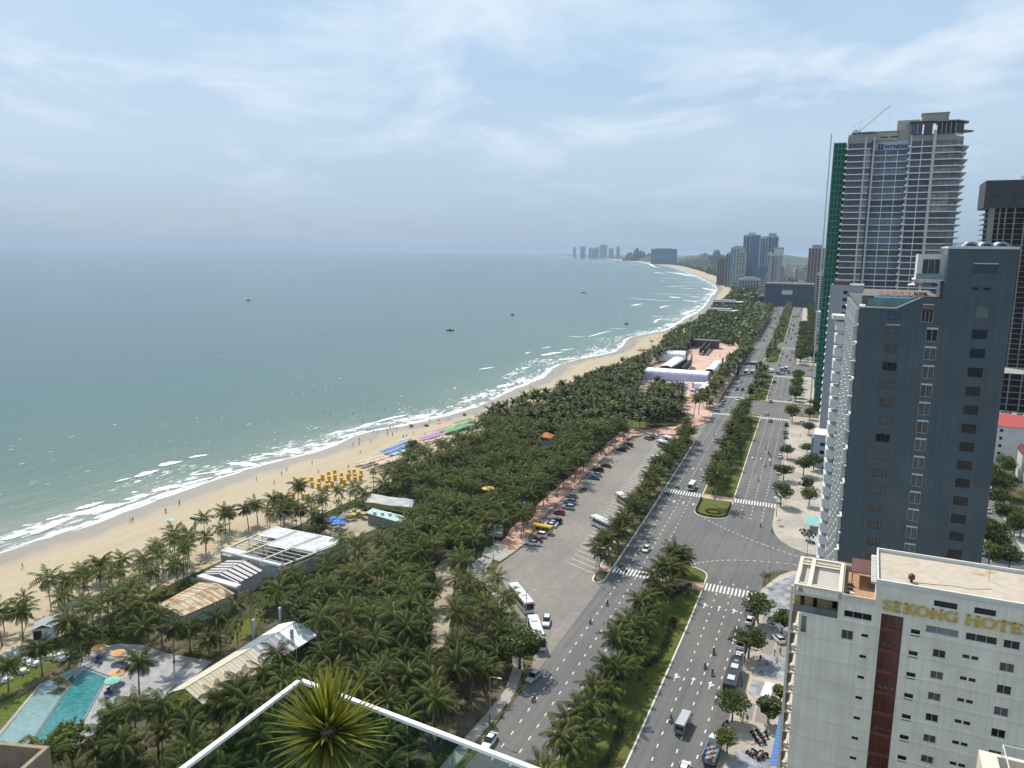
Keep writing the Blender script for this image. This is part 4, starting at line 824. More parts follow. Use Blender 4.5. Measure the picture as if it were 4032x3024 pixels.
# ------------------------------------------------------------------ buildings
def glassmat(name, col, rough=.06, spec=.6, stripe=None, var=.25):
    m, t, nd, bs = nodes(name); pos = nd('ShaderNodeNewGeometry').outputs['Position']
    nz_ = nd('ShaderNodeTexNoise', {'Vector': pos, 'Scale': .5, 'Detail': 2}); oi = nd('ShaderNodeObjectInfo')
    fa = nd('ShaderNodeMath', {0: nd('ShaderNodeMapRange', {0: nz_.outputs[0], 1: .3, 2: .7, 3: 1-var, 4: 1+var}).outputs[0], 1: nd('ShaderNodeMapRange', {0: oi.outputs['Random'], 3: .55, 4: 1.45}).outputs[0]}, operation='MULTIPLY').outputs[0]
    c = nd('ShaderNodeVectorMath', {0: col}, operation='SCALE'); t.links.new(fa, c.inputs['Scale']); last = c.outputs[0]
    if stripe:
        wv = nd('ShaderNodeTexNoise', {'Vector': nd('ShaderNodeVectorMath', {0: nd('ShaderNodeTexCoord').outputs['Object'], 1: (9, 9, .15)}, operation='MULTIPLY').outputs[0], 'Scale': 1.0, 'Detail': 2})
        last = nd('ShaderNodeMixRGB', {0: nd('ShaderNodeMapRange', {0: wv.outputs[0], 1: .42, 2: .6}).outputs[0], 1: last, 2: (*stripe, 1)}).outputs[0]
    t.links.new(last, bs.inputs['Base Color']); bs.inputs['Roughness'].default_value = rough; bs.inputs['Specular IOR Level'].default_value = spec; return m
GDARK = glassmat('dark_glass', (.012, .013, .016), .1, .35); GBLUE = glassmat('blue_glass', (.035, .06, .095), .08); GCURT = glassmat('curtained_glass', (.075, .072, .07), .2, .35, (.115, .11, .105)); GLITE = glassmat('pale_glass', (.16, .22, .23), .08); GRED = glassmat('red_tinted_glass', (.075, .018, .016), .12)
GGREEN = glassmat('green_glass', (.10, .16, .13), .08)
FRW = M('white_frame', (.55, .55, .53), .5, .05); FRD = M('dark_frame', (.06, .06, .065), .5, .05)
CREAM = M('cream_render', (.78, .735, .62), .88, .06, .35, col2=(.69, .645, .54), thr=(.5, .72), scale2=.2, bump=.1, streak=.10)
CREAML = M('cream_trim', (.62, .56, .44), .8, .06, 1.0)
SLATE = M('slate_blue_render', (.078, .102, .118), .85, .08, .25, col2=(.10, .125, .138), thr=(.52, .75), scale2=.12, bump=.1, streak=.13)
WHITE = M('white_render', (.62, .61, .585), .8, .06, .5, col2=(.52, .505, .47), thr=(.55, .75), scale2=.3)
LGREY = M('light_grey_render', (.36, .375, .40), .88, .05, .3, streak=.1)
CONC = M('raw_concrete', (.34, .315, .28), .9, .12, .6, col2=(.25, .23, .20), thr=(.5, .7), scale2=.15)
ROOFT = M('stained_roof', (.47, .405, .31), .92, .10, .9, col2=(.40, .26, .15), thr=(.56, .74), scale2=.4, bump=.15)
GOLD = M('gold_sign', (.62, .40, .05), .5, .08, 2)
GREENNET = M('green_net', (.035, .20, .135), .8, .2, .6)
def facade(b, x0, x1, z0, z1, holes, y=0.0, dep=.22, m=0):
    xs = sorted({x0, x1, *[min(max(h[0], x0), x1) for h in holes], *[min(max(h[1], x0), x1) for h in holes]}); zs = sorted({z0, z1, *[min(max(h[2], z0), z1) for h in holes], *[min(max(h[3], z0), z1) for h in holes]})
    for i in range(len(xs)-1):
        cx = (xs[i]+xs[i+1])/2; k = 0; run = None
        for j in range(len(zs)-1):
            cz_ = (zs[j]+zs[j+1])/2; hole = any(h[0] < cx < h[1] and h[2] < cz_ < h[3] for h in holes)
            if not hole and run is None: run = zs[j]
            if (hole or j == len(zs)-2) and run is not None:
                top = zs[j] if hole else zs[j+1]
                b.quad((xs[i], y, run), (xs[i+1], y, run), (xs[i+1], y, top), (xs[i], y, top), m); run = None
    for h in holes:
        a, c, d, e = h[:4]; q = y+dep
        b.quad((a, y, d), (c, y, d), (c, q, d), (a, q, d), m); b.quad((a, q, e), (c, q, e), (c, y, e), (a, y, e), m); b.quad((a, y, e), (a, y, d), (a, q, d), (a, q, e), m); b.quad((c, q, e), (c, q, d), (c, y, d), (c, y, e), m)
_wm = {}
def window(parent, x0, x1, z0, z1, y=.20, glass=GDARK, frame=FRW, cols=2, rows=1, fw=.06, name='window'):
    w_, h = round(x1-x0, 2), round(z1-z0, 2); key = (w_, h, glass.name, frame.name, cols, rows, fw)
    if key not in _wm:
        b = MB(); b.box(0, fw, -.05, .03, 0, h); b.box(w_-fw, w_, -.05, .03, 0, h); b.box(fw, w_-fw, -.05, .03, 0, fw); b.box(fw, w_-fw, -.05, .03, h-fw, h)
        for i in range(1, cols): b.box(w_*i/cols-fw*.4, w_*i/cols+fw*.4, -.04, .02, fw, h-fw)
        for i in range(1, rows): b.box(fw, w_-fw, -.035, .015, h*i/rows-fw*.4, h*i/rows+fw*.4)
        p = MB().quad((0, .025, 0), (w_, .025, 0), (w_, .025, h), (0, .025, h))
        _wm[key] = (b.mesh(name, frame), p.mesh('pane', glass))
    fm_, pm = _wm[key]; o = obj(name, fm_, parent, (x0, y, z0)); obj('pane', pm, o); return o
# ---- cream hotel with the gold sign -----------------------------------
H = thing('hotel', 'cream hotel with large gold rooftop lettering and a red glass stair strip', 'hotel', ST(-3, 46.5), RZ)
WID, DEP = 34.0, 12.4
holes = []; wins = []
def W(x0, x1, z0, z1, **k): holes.append((x0, x1, z0, z1)); wins.append((x0, x1, z0, z1, k))
for k in range(0, 12):
    tz = 35.7-3.1*k
    if tz < 2.5: break
    W(9.1, 9.95, tz-.32, tz+.15, cols=2, frame=FRD)
    if k > 0: W(15.0-.02*k, 16.1, tz-3.1+2.0+.2, tz+.2-.0 if False else tz-.75, glass=GDARK, cols=1) if False else None
    W(17.8, 19.3, tz-1.15, tz, glass=GCURT if k % 3 else GDARK, cols=2)
    W(21.2, 22.0, tz-.45, tz+.08, cols=2, frame=FRD); W(22.2, 23.0, tz-.45, tz+.08, cols=2, frame=FRD)
    W(25.4, 27.0, tz-1.25, tz, glass=GDARK if k % 2 else GCURT, cols=2)
    W(29.6, 31.2, tz-1.25, tz, glass=GDARK, cols=2)
for k in range(0, 12):
    tz = 37.9-3.1*k
    if tz > 2: W(15.0, 16.1, tz-1.0, tz, cols=1, frame=FRD)
W(6.7, 10.2, 37.8, 38.8, cols=3); W(6.6, 8.1, 34.5, 35.9, cols=2, glass=GCURT); W(16.7, 20.5, 37.8, 38.85, glass=GLITE, cols=3); W(21.3, 24.8, 37.8, 38.85, cols=3); W(25.5, 27.3, 37.7, 38.85, cols=2)
W(17.3, 20.0, 41.7, 42.5, cols=2, frame=FRD); W(21.9, 24.3, 41.7, 42.5, cols=2, frame=FRD)
b = MB(); facade(b, 1.25, WID, 0, 41.0, holes+[(11.3, 14.0, 0.5, 39.3), (1.25, 5.9, 37.3, 39.85), (1.25, 2.0, 34.3, 36.8)], 0, .22)
facade(b, 10.4, WID, 41.0, 43.9, [h for h in holes if h[2] > 41], 0, .22)
b.quad((1.25, DEP, 0), (1.25, 0, 0), (1.25, 0, 37.2), (1.25, DEP, 37.2)); b.quad((WID, 0, 0), (WID, DEP, 0), (WID, DEP, 43.9), (WID, 0, 43.9)); b.quad((WID, DEP, 0), (1.25, DEP, 0), (1.25, DEP, 41), (WID, DEP, 41)); b.quad((WID, DEP, 41), (10.4, DEP, 41), (10.4, DEP, 43.9), (WID, DEP, 43.9)); b.quad((10.4, DEP, 40.2), (10.4, 0, 40.2), (10.4, 0, 43.9), (10.4, DEP, 43.9))
b.box(1.25, WID, 1.2, DEP-.3, .1, 37.0)         # dark core behind the openings
b.box(11.2, 14.1, .5, 1.1, .1, 39.6)
b.build('wall', [CREAM], H)
for (x0, x1, z0, z1, k) in wins: window(H, x0, x1, z0, z1, **k)
for k in range(0, 13):
    z = 37.25-3.1*k
    if z < .5: break
    led = MB(); led.box(1.3, 11.2, -.10, .0, z-.12, z+.08); led.box(14.1, WID, -.10, 0, z-.12, z+.08); led.build('ledge', CREAM, H)
    if k > 0:
        bb = MB(); bb.box(-.25, 1.25, -.10, DEP, z-.2, z); bb.box(-.25, -.15, 0, DEP, z, z+.3); sl = bb.build('balcony', CREAML, H)
        MB().box(-.22, -.18, .05, DEP-.05, z+.3, z+1.0).build('railing', GLITE, sl)
        MB().quad((1.24, DEP-.4, z+.1), (1.24, .3, z+.1), (1.24, .3, z+2.4), (1.24, DEP-.4, z+2.4)).build('balcony_glazing', GDARK, H)
        q = MB(); q.cyl(.45, .8, z, z+.72, .28, .28, 8); q.cyl(.5, 1.7, z, z+.45, .22, .22, 8); q.build('balcony_table', WHITE, sl)
MB().box(-.35, .0, -.14, .18, 0, 41.0).build('corner_pilaster', CREAML, H); MB().box(.95, 1.3, -.06, .3, 0, 37.2).build('corner_pilaster', CREAM, H)
rs = MB(); rs.quad((11.3, .24, .5), (14.0, .24, .5), (14.0, .24, 39.3), (11.3, .24, 39.3)); st_ = rs.build('stair_glazing', GRED, H)
mu = M('red_mullion', (.16, .045, .035), .5, .1)
for x in (11.3, 12.15, 13.0, 13.9): MB().box(x, x+.08, .15, .23, .5, 39.3).build('mullion', mu, st_)
for k in range(13):
    z = 37.2-3.1*k
    if z > 1: MB().box(11.38, 13.9, .13, .22, z-.35, z+.1).build('transom', mu, st_)
    if 1 < z < 37: q = MB(); [q.box(11.7+.75*i, 12.2+.75*i, .16, .235, z+.55, z+.95) for i in range(3)]; q.build('planter', GCURT if k % 2 else GRED, st_)
gl = M('gold_stone', (.42, .33, .17), .85, .25, 3)
q = MB(); q.box(0, 6, 2.0, 2.3, 37.3, 40.6); q.box(.2, 6, .2, 2.0, 37.2, 37.3); gr = q.build('terrace_room', gl, H)
for x in (.9, 2.6, 5.1): MB().box(x, x+(.5 if x < 4 else .55), 1.9, 1.98, 37.9 if x > 4 else 37.4, 39.2).build('room_window', GDARK, gr)
MB().box(.05, 5.9, .02, .05, 37.35, 38.35).build('glass_rail', GLITE, gr); MB().box(-.05, 6.1, -.12, DEP, 39.85, 40.2).build('terrace_slab', CREAML, H)
# pergola terrace, roof deck, upper roof
pg = MB()
for (x0, x1, y0, y1) in [(0, 6.2, -.1, .4), (0, 6.2, 10.6, 11.1), (0, .5, .4, 10.6), (5.7, 6.2, .4, 10.6), (1.7, 2.25, .4, 10.6)]: pg.box(x0, x1, y0, y1, 41.0, 41.35)
for (x0, x1, y0, y1) in [(0, 6.2, 1.2, 1.45), (0, 6.2, 9.6, 9.85)]: pg.box(x0, x1, y0, y1, 40.9, 41.15)
for x in (0.05, 5.8): 
    for y in (0, 5.2, 10.7): pg.box(x, x+.35, y, y+.35, 40.2, 41.0)
po = pg.build('pergola', CREAML, H)
for i in range(20):
    x = .6+i*.27
    if not 1.55 < x < 2.3 and x < 5.7: MB().box(x, x+.1, .42, 1.18, 41.0, 41.14).build('slat', CREAML, po); MB().box(x, x+.1, 9.87, 10.58, 41.0, 41.14).build('slat', CREAML, po)
MB().box(.5, 5.7, .4, 10.6, 40.2, 40.3).build('terrace_floor', M('terrace_tile', (.43, .40, .34), .9, .06, 1), H)
DECK = M('terracotta_deck', (.40, .23, .13), .85, .15, 1.2); BRN = M('brown_steel', (.12, .055, .04), .6, .15)
q = MB(); q.box(6.2, 10.4, 0, 11.3, 40.2, 40.28); q.build('roof_deck', DECK, H)
q = MB(); q.box(6.2, 10.4, -.08, .12, 40.2, 41.1); q.box(6.2, 6.4, .12, 11.3, 40.2, 41.1); q.box(6.4, 10.4, 11.1, 11.3, 40.2, 41.1); q.build('deck_parapet', CREAML, H)
q = MB(); q.box(7.2, 9.9, 5.5, 11.0, 42.3, 42.42)
for x in (7.3, 9.7):
    for y in (5.6, 10.8): q.box(x, x+.12, y, y+.12, 40.28, 42.3)
q.build('deck_canopy', BRN, H)
for y in (2.0, 3.4, 4.8): MB().box(6.8, 7.6, y, y+.5, 40.28, 40.75).build('air_unit', FRD, H)
MB().box(7.2, 7.8, .9, 1.6, 40.28, 41.0).build('roof_box', M('buff_box', (.5, .42, .28), .8, .05), H)
rf = MB().box(10.6, WID, .2, DEP-.2, 43.4, 43.55).build('roof', ROOFT, H)
q = MB(); q.box(10.4, WID, -.12, .2, 43.4, 44.05); q.box(10.4, WID, DEP-.2, DEP+.12, 43.4, 44.05); q.box(10.4, 10.6, .2, DEP-.2, 43.4, 44.05); q.build('roof_parapet', WHITE, H)
q = MB(); q.box(9.7, 10.35, .3, 10.6, 43.2, 43.5); q.build('side_canopy', WHITE, H)
for i in range(14): MB().box(9.75, 10.3, .5+i*.7, .75+i*.7, 43.5, 43.56).build('grille_bar', LGREY, H)
q = MB(); q.cyl(14.6, 2.3, 43.55, 44.0, .18, .18, 10); q.cyl(14.6, 2.3, 44.0, 44.5, .42, .42, 12); q.cyl(14.6, 2.3, 44.5, 44.75, .42, .12, 12); q.build('turbine_vent', M('rusty_metal', (.10, .06, .04), .6, .3, 4, metal=.5), H)
MB().tube([(24.2, 7.5, 43.6), (24.2, 7.5, 46.5)], .06, 6).build('vent_pipe', FRW, H); MB().box(30.3, 30.45, 1.6, 3.0, 43.55, 43.7).build('roof_conduit', FRD, H)
MB().tube([(15.1, 2.2, 43.6), (17.5, 2.7, 43.58), (19.5, 3.3, 43.58), (21.6, 3.2, 43.58), (24.1, 4.4, 43.58)], .04, 5).build('roof_hose', M('rust_stain', (.35, .18, .08), .9, .2), H)
# gold letters: strokes with serifs
def letter(ch, w_, h):
    b = MB(); t_ = .30; d0, d1 = 0, .16; se = .12; tn = t_*.5
    def bar(x0, z0, x1, z1, th):
        d = np.array([x1-x0, z1-z0]); L = np.linalg.norm(d); e = np.array([-d[1], d[0]])/L*th/2
        P = [(x0+e[0], z0+e[1]), (x0-e[0], z0-e[1]), (x1-e[0], z1-e[1]), (x1+e[0], z1+e[1])]
        b.add([(p[0], d0, p[1]) for p in P]+[(p[0], d1, p[1]) for p in P], [(0, 1, 2, 3), (7, 6, 5, 4), (0, 4, 5, 1), (1, 5, 6, 2), (2, 6, 7, 3), (3, 7, 4, 0)])
    def arc(cx, cz, rx, rz, a0, a1, th, n_=14):
        P = []
        for i in range(n_+1):
            a = math.radians(a0+(a1-a0)*i/n_); k_ = th*(.55+.45*abs(math.cos(a)))/2
            P.append(((cx+(rx-k_)*math.cos(a), cz+(rz-k_*.7)*math.sin(a)), (cx+(rx+k_)*math.cos(a), cz+(rz+k_*.7)*math.sin(a))))
        for i in range(n_):
            q = [P[i][0], P[i][1], P[i+1][1], P[i+1][0]]
            b.add([(p[0], d0, p[1]) for p in q]+[(p[0], d1, p[1]) for p in q], [(0, 1, 2, 3), (3, 2, 1, 0), (7, 6, 5, 4), (0, 4, 5, 1), (1, 5, 6, 2), (2, 6, 7, 3), (3, 7, 4, 0)])
    def stem(x): bar(x, 0, x, h, t_); bar(x-t_, se/2, x+t_, se/2, se); bar(x-t_, h-se/2, x+t_, h-se/2, se)
    if ch == 'S': arc(w_*.5, h*.73, w_*.36, h*.22, 20, 270, t_); arc(w_*.5, h*.27, w_*.38, h*.22, 90, -160, t_); bar(w_*.84, h*.72, w_*.84, h*.98, tn); bar(w_*.14, h*.02, w_*.14, h*.3, tn)
    if ch == 'E': stem(t_); bar(t_, h-.07, w_, h-.07, .13); bar(t_, h/2, w_*.75, h/2, .12); bar(t_, .07, w_, .07, .13); bar(w_-.05, 0, w_-.05, h*.28, tn); bar(w_-.05, h*.75, w_-.05, h, tn); bar(w_*.75, h*.38, w_*.75, h*.62, tn)
    if ch == 'K': stem(t_); bar(t_, h*.42, w_*.9, h*.97, tn*1.3); bar(w_*.38, h*.55, w_*.92, 0.03, t_); bar(w_*.75, se/2, w_*1.05, se/2, se); bar(w_*.72, h-se/2, w_, h-se/2, se)
    if ch == 'O': arc(w_*.5, h*.5, w_*.42, h*.46, 0, 360, t_*1.1, 22)
    if ch == 'N': bar(t_*.7, 0, t_*.7, h, tn*1.3); bar(w_-t_*.7, 0, w_-t_*.7, h, tn*1.3); bar(t_*.6, h*.96, w_-t_*.6, .05, t_); bar(0, se/2, t_*1.6, se/2, se); bar(w_-t_*1.6, h-se/2, w_, h-se/2, se); bar(0, h-se/2, t_, h-se/2, se)
    if ch == 'G': arc(w_*.5, h*.5, w_*.42, h*.46, 40, 325, t_*1.1, 20); bar(w_*.82, h*.05, w_*.82, h*.45, t_); bar(w_*.6, h*.45, w_, h*.45, se); bar(w_*.84, h*.72, w_*.84, h, tn)
    if ch == 'H': stem(t_); stem(w_-t_); bar(t_, h*.52, w_-t_, h*.52, .12)
    if ch == 'T': stem(w_*.5); bar(0, h-.07, w_, h-.07, .13); bar(.05, h*.72, .05, h, tn); bar(w_-.05, h*.72, w_-.05, h, tn)
    if ch == 'L': stem(t_); bar(t_, .07, w_, .07, .13); bar(w_-.05, 0, w_-.05, h*.28, tn)
    return b
for ch, x0, x1 in [('S', 11.35, 12.4), ('E', 12.55, 13.5), ('K', 13.85, 15.2), ('O', 15.3, 16.95), ('N', 17.05, 18.5), ('G', 18.7, 20.25), ('H', 21.05, 22.7), ('O', 22.85, 24.5), ('T', 24.6, 25.9), ('E', 26.05, 27.2), ('L', 27.5, 28.6)]:
    letter(ch, x1-x0, 1.45).build('sign_letter', GOLD, H, (x0, -.28, 39.95))
aw = M('blue_awning', (.045, .13, .36), .6, .15, 1)
A = thing('awning', 'blue ribbed awning at the foot of the cream hotel', 'awning', ST(24.5, 45.9), RZ)
for i in range(16): MB().add([(-1.9, -14+i*1.0, 3.2), (-1.9, -13.06+i*1.0, 3.2), (.0, -13.06+i*1.0, 3.75), (.0, -14+i*1.0, 3.75), (-1.9, -14+i*1.0, 3.12), (-1.9, -13.06+i*1.0, 3.12), (.0, -13.06+i*1.0, 3.66), (.0, -14+i*1.0, 3.66)], [(0, 1, 2, 3), (7, 6, 5, 4), (0, 4, 5, 1), (1, 5, 6, 2), (2, 6, 7, 3), (3, 7, 4, 0)]).build('awning_panel', aw, A)
q = MB(); [q.box(-1.85, -1.78, y, y+.07, 0, 3.2) for y in (-13.8, -8.5, -3.2, 1.8)]; q.build('post', FRD, A)
# ---- slate hotel with the roof pool -------------------------------------
G_ = thing('hotel', 'slate blue hotel tower with a rooftop pool and white finned sea side', 'hotel', ST(40, 51.4), RZ)
holes = []; wins = []
W(4.5, 6.8, 75.8, 77.0, glass=GBLUE, frame=FRD)
for k in range(0, 24):
    tz = 74.75-3.3*k
    if tz < 3: break
    g1 = GDARK if k in (2, 6) else GCURT
    W(4.5, 6.8, tz-1.5, tz, glass=g1, frame=FRD, cols=3)
    W(17.8, 20.1, tz-1.65, tz, glass=GDARK, frame=FRD, cols=1)
    W(10.9, 12.7, tz-2.45, tz-.35, glass=GDARK if k in (0, 13) else GCURT, frame=FRW, cols=2)
W(9.9, 11.7, 75.6, 78.5, glass=GDARK, cols=3); W(18, 20.1, 76.6, 78.9, glass=GGREEN, frame=FRD, cols=1); W(16.9, 20.5, 84.2, 85.7, glass=GBLUE, frame=FRD, cols=1); W(17.0, 18.1, 81.4, 81.9, frame=FRD, cols=1); W(18.7, 19.9, 81.4, 81.9, frame=FRD, cols=1)
b = MB(); facade(b, 0, 23.2, 0, 75.5, [h for h in holes if h[3] < 75.5], 0, .25); facade(b, 0, 13, 75.5, 77.8, [(max(h[0], 0), h[1], h[2], min(h[3], 77.8)) for h in holes if h[2] >= 75.5 and h[0] < 13], 0, .25); facade(b, 13, 23.2, 75.5, 88.5, [h for h in holes if h[2] >= 75.5 and h[0] > 13], 0, .25)
facade(b, 9.5, 13, 77.8, 79.8, [(9.9, 11.7, 77.8, 78.5)], 0, .25); b.add([(5.8, 0, 77.8), (9.5, 0, 77.8), (9.5, 0, 79.8)], [(0, 1, 2)])
LX = -3.8; LY = 62.0
for a, c, zt in [((0, 0), (LX, LY), 77.8), ((LX, LY), (19.2, LY), 77.8), ((19.2, LY), (23.2, 0), 77.8)]:
    b.quad((c[0], c[1], 0), (a[0], a[1], 0), (a[0], a[1], zt), (c[0], c[1], zt))
b.quad((23.2, 0, 77.8), (23.2, 18, 77.8), (23.2, 18, 88.5), (23.2, 0, 88.5)); b.quad((13, 18, 77.8), (13, 0, 77.8), (13, 0, 88.5), (13, 18, 88.5)); b.quad((23.2, 18, 77.8), (13, 18, 77.8), (13, 18, 88.5), (23.2, 18, 88.5)); b.quad((13, 0, 88.3), (23.2, 0, 88.3), (23.2, 18, 88.3), (13, 18, 88.3))
b.quad((0, 0, 77.7), (13, 0, 77.7), (19, LY, 77.7), (LX, LY, 77.7))
b.box(4, 21, .8, 1.2, 1, 74.9)
b.build('wall', SLATE, G_)
for (x0, x1, z0, z1, k) in wins: window(G_, x0, x1, z0, z1, y=.2, **k)
LINT = M('pale_lintel', (.46, .50, .50), .7, .08)
for k in range(0, 22): 
    tz = 74.75-3.3*k
    if tz > 3: MB().box(10.9, 12.7, -.10, .1, tz-.33, tz-.02).build('lintel', LINT, G_)
for (x0, x1, z) in [(9.9, 11.7, 78.6), (4.5, 6.75, 74.8), (16.9, 20.5, 85.8)]: MB().box(x0, x1, -.1, .1, z, z+.18).build('lintel', LINT, G_)
MB().box(12.9, 23.3, -.1, .15, 88.3, 88.75).build('roof_parapet', WHITE, G_); MB().box(13.0, 13.35, .15, 17, 88.3, 88.75).build('roof_parapet', WHITE, G_)
for x in (15.4, 17.75, 20.0):       # barrel vents on the roof
    q = MB(); R_ = 1.2
    P = [(x+R_+R_*math.cos(a), 88.4+R_*math.sin(a)) for a in np.linspace(math.pi, 0, 11)]
    for i in range(10): q.quad((P[i][0], 3, P[i][1]), (P[i][0], 9, P[i][1]), (P[i+1][0], 9, P[i+1][1]), (P[i+1][0], 3, P[i+1][1])); 
    q.add([(p[0], 3.0, p[1]) for p in P], [tuple(range(10, -1, -1))], 1); q.build('barrel_vent', [WHITE, LGREY], G_, smooth=False)
    P2_ = [(x+R_+R_*.72*math.cos(a), 88.4+R_*.72*math.sin(a)) for a in np.linspace(math.pi, 0, 11)]
    MB().add([(p[0], 2.97, p[1]) for p in P2_], [tuple(range(10, -1, -1))]).build('vent_louvre', GBLUE, G_)
q = MB(); [q.box(13.2+.25*i, 13.25+.25*i, 1.0, 1.06, 88.75, 89.5) for i in range(9)]; q.box(12.4, 15.4, 1.0, 1.05, 89.1, 89.16); q.build('roof_rail', FRD, G_)
# white room with terrace doors, pool, deck
wr = MB(); facade(wr, 8.6, 13.0, 83.0, 87.35, [(9.4, 12.2, 83.9, 86.5)], 3.0, .2); wr.quad((8.6, 11, 83), (8.6, 3, 83), (8.6, 3, 87.35), (8.6, 11, 87.35)); wr.quad((8.6, 3, 87.3), (13, 3, 87.3), (13, 11, 87.3), (8.6, 11, 87.3)); wr.box(8.2, 13.0, 1.6, 11, 82.75, 83.0)
wo_ = wr.build('penthouse', WHITE, G_); window(wo_, 9.4, 12.2, 83.9, 86.5, y=3.17, glass=GCURT, frame=FRW, cols=3); MB().box(8.5, 12.6, 1.7, 1.74, 83.0, 84.0).build('glass_rail', GLITE, wo_)
WATER = None
m, t, nd, bs = nodes('pool_water'); pos = nd('ShaderNodeNewGeometry').outputs['Position']
nz_ = nd('ShaderNodeTexNoise', {'Vector': pos, 'Scale': 1.1, 'Detail': 4, 'Distortion': .8})
cr_ = ramp(nd, nz_.outputs[0], [(.3, (.03, .15, .155)), (.5, (.045, .20, .20)), (.72, (.085, .27, .26))]); t.links.new(cr_, bs.inputs['Base Color']); bs.inputs['Roughness'].default_value = .08
bp = nd('ShaderNodeBump', {'Height': nz_.outputs[0], 'Strength': .25, 'Distance': .2}); t.links.new(bp.outputs[0], bs.inputs['Normal']); POOLW = m
BLUEW = M('bright_pool_water', (.10, .34, .68), .15, .08, .8, spec=.5)
DKT = M('roof_deck_timber', (.16, .125, .11), .8, .2, 2)
q = MB(); q.box(2.1, 8.4, 2.2, 7.2, 77.7, 79.55); q.build('roof_pool', BLUEW, G_)
q = MB(); q.box(.1, 2.0, 7.4, 40, 77.7, 79.6); q.box(2.0, 12.9, 7.3, 40, 77.7, 79.6); q.box(8.5, 12.9, .1, 7.3, 77.7, 79.75); q.build('roof_deck', DKT, G_)
q = MB(); q.box(1.1, 8.0, 1.0, 1.05, 77.8, 79.5); q.box(1.1, 1.15, 1.05, 7.3, 77.8, 79.5); q.add([(8.0, 1.0, 77.8), (9.6, .3, 79.6), (9.6, .3, 80.6), (8.0, 1.0, 79.5)], [(0, 1, 2, 3), (3, 2, 1, 0)]); q.build('pool_glass_wall', GGREEN, G_)
q = MB(); q.box(-.1, 5.9, -.12, .35, 77.75, 78.0); q.box(-.2, .8, .35, 7, 77.75, 78.0); q.add([(5.8, -.12, 77.75), (9.5, -.12, 79.75), (9.5, -.12, 80), (5.8, -.12, 78), (5.8, .3, 77.75), (9.5, .3, 79.75), (9.5, .3, 80), (5.8, .3, 78)], [(0, 1, 2, 3), (3, 2, 6, 7), (4, 7, 6, 5)]); q.build('pool_coping', M('mint_coping', (.42, .50, .43), .7, .06), G_)
for i, (x, y, r, mt) in enumerate([(8.8, 9.5, 1.3, 'white'), (10.4, 10.5, 1.3, 'white'), (11.5, 8.2, 1.2, 'aqua')]):
    u = thing('parasol', f'{mt} parasol on the slate hotel pool deck' + (', beside the penthouse stair' if i == 1 else ''), 'parasol', (G_.location[0]+math.cos(RZ)*x-math.sin(RZ)*y, G_.location[1]+math.sin(RZ)*x+math.cos(RZ)*y, 79.7), RZ, None if i else 'deck parasols')
    q = MB(); n_ = 8; q.add([(r*math.cos(6.283*k/n_), r*math.sin(6.283*k/n_), 2.0) for k in range(n_)]+[(0, 0, 2.65)], [(k, (k+1) % n_, n_) for k in range(n_)]); q.build('canopy', M('canvas_'+mt, (.66, .64, .57) if mt == 'white' else (.45, .62, .62), .8, .05), u); MB().cyl(0, 0, 0, 2.55, .03, .03, 6).build('pole', FRW, u)
TIM = M('lounger_timber', (.34, .20, .12), .8, .2, 3)
for i in range(9):
    x, y = 3.2+i*.95, 8.2+.5*math.sin(i*2); q = MB(); q.box(-.32, .32, -.9, .9, .25, .33); q.add([(-.32, .9, .3), (.32, .9, .3), (.32, 1.35, .75), (-.32, 1.35, .75)], [(0, 1, 2, 3), (3, 2, 1, 0)]); [q.box(a, a+.05, c, c+.05, 0, .25) for a in (-.3, .25) for c in (-.85, .8)]
    tag(q.build('sun_lounger', TIM, None, (G_.location[0]+math.cos(RZ)*x-math.sin(RZ)*y, G_.location[1]+math.sin(RZ)*x+math.cos(RZ)*y, 79.6), RZ+.2*math.sin(i*5)), 'timber sun lounger beside the slate hotel rooftop pool', 'sun lounger', 'rooftop sun loungers')
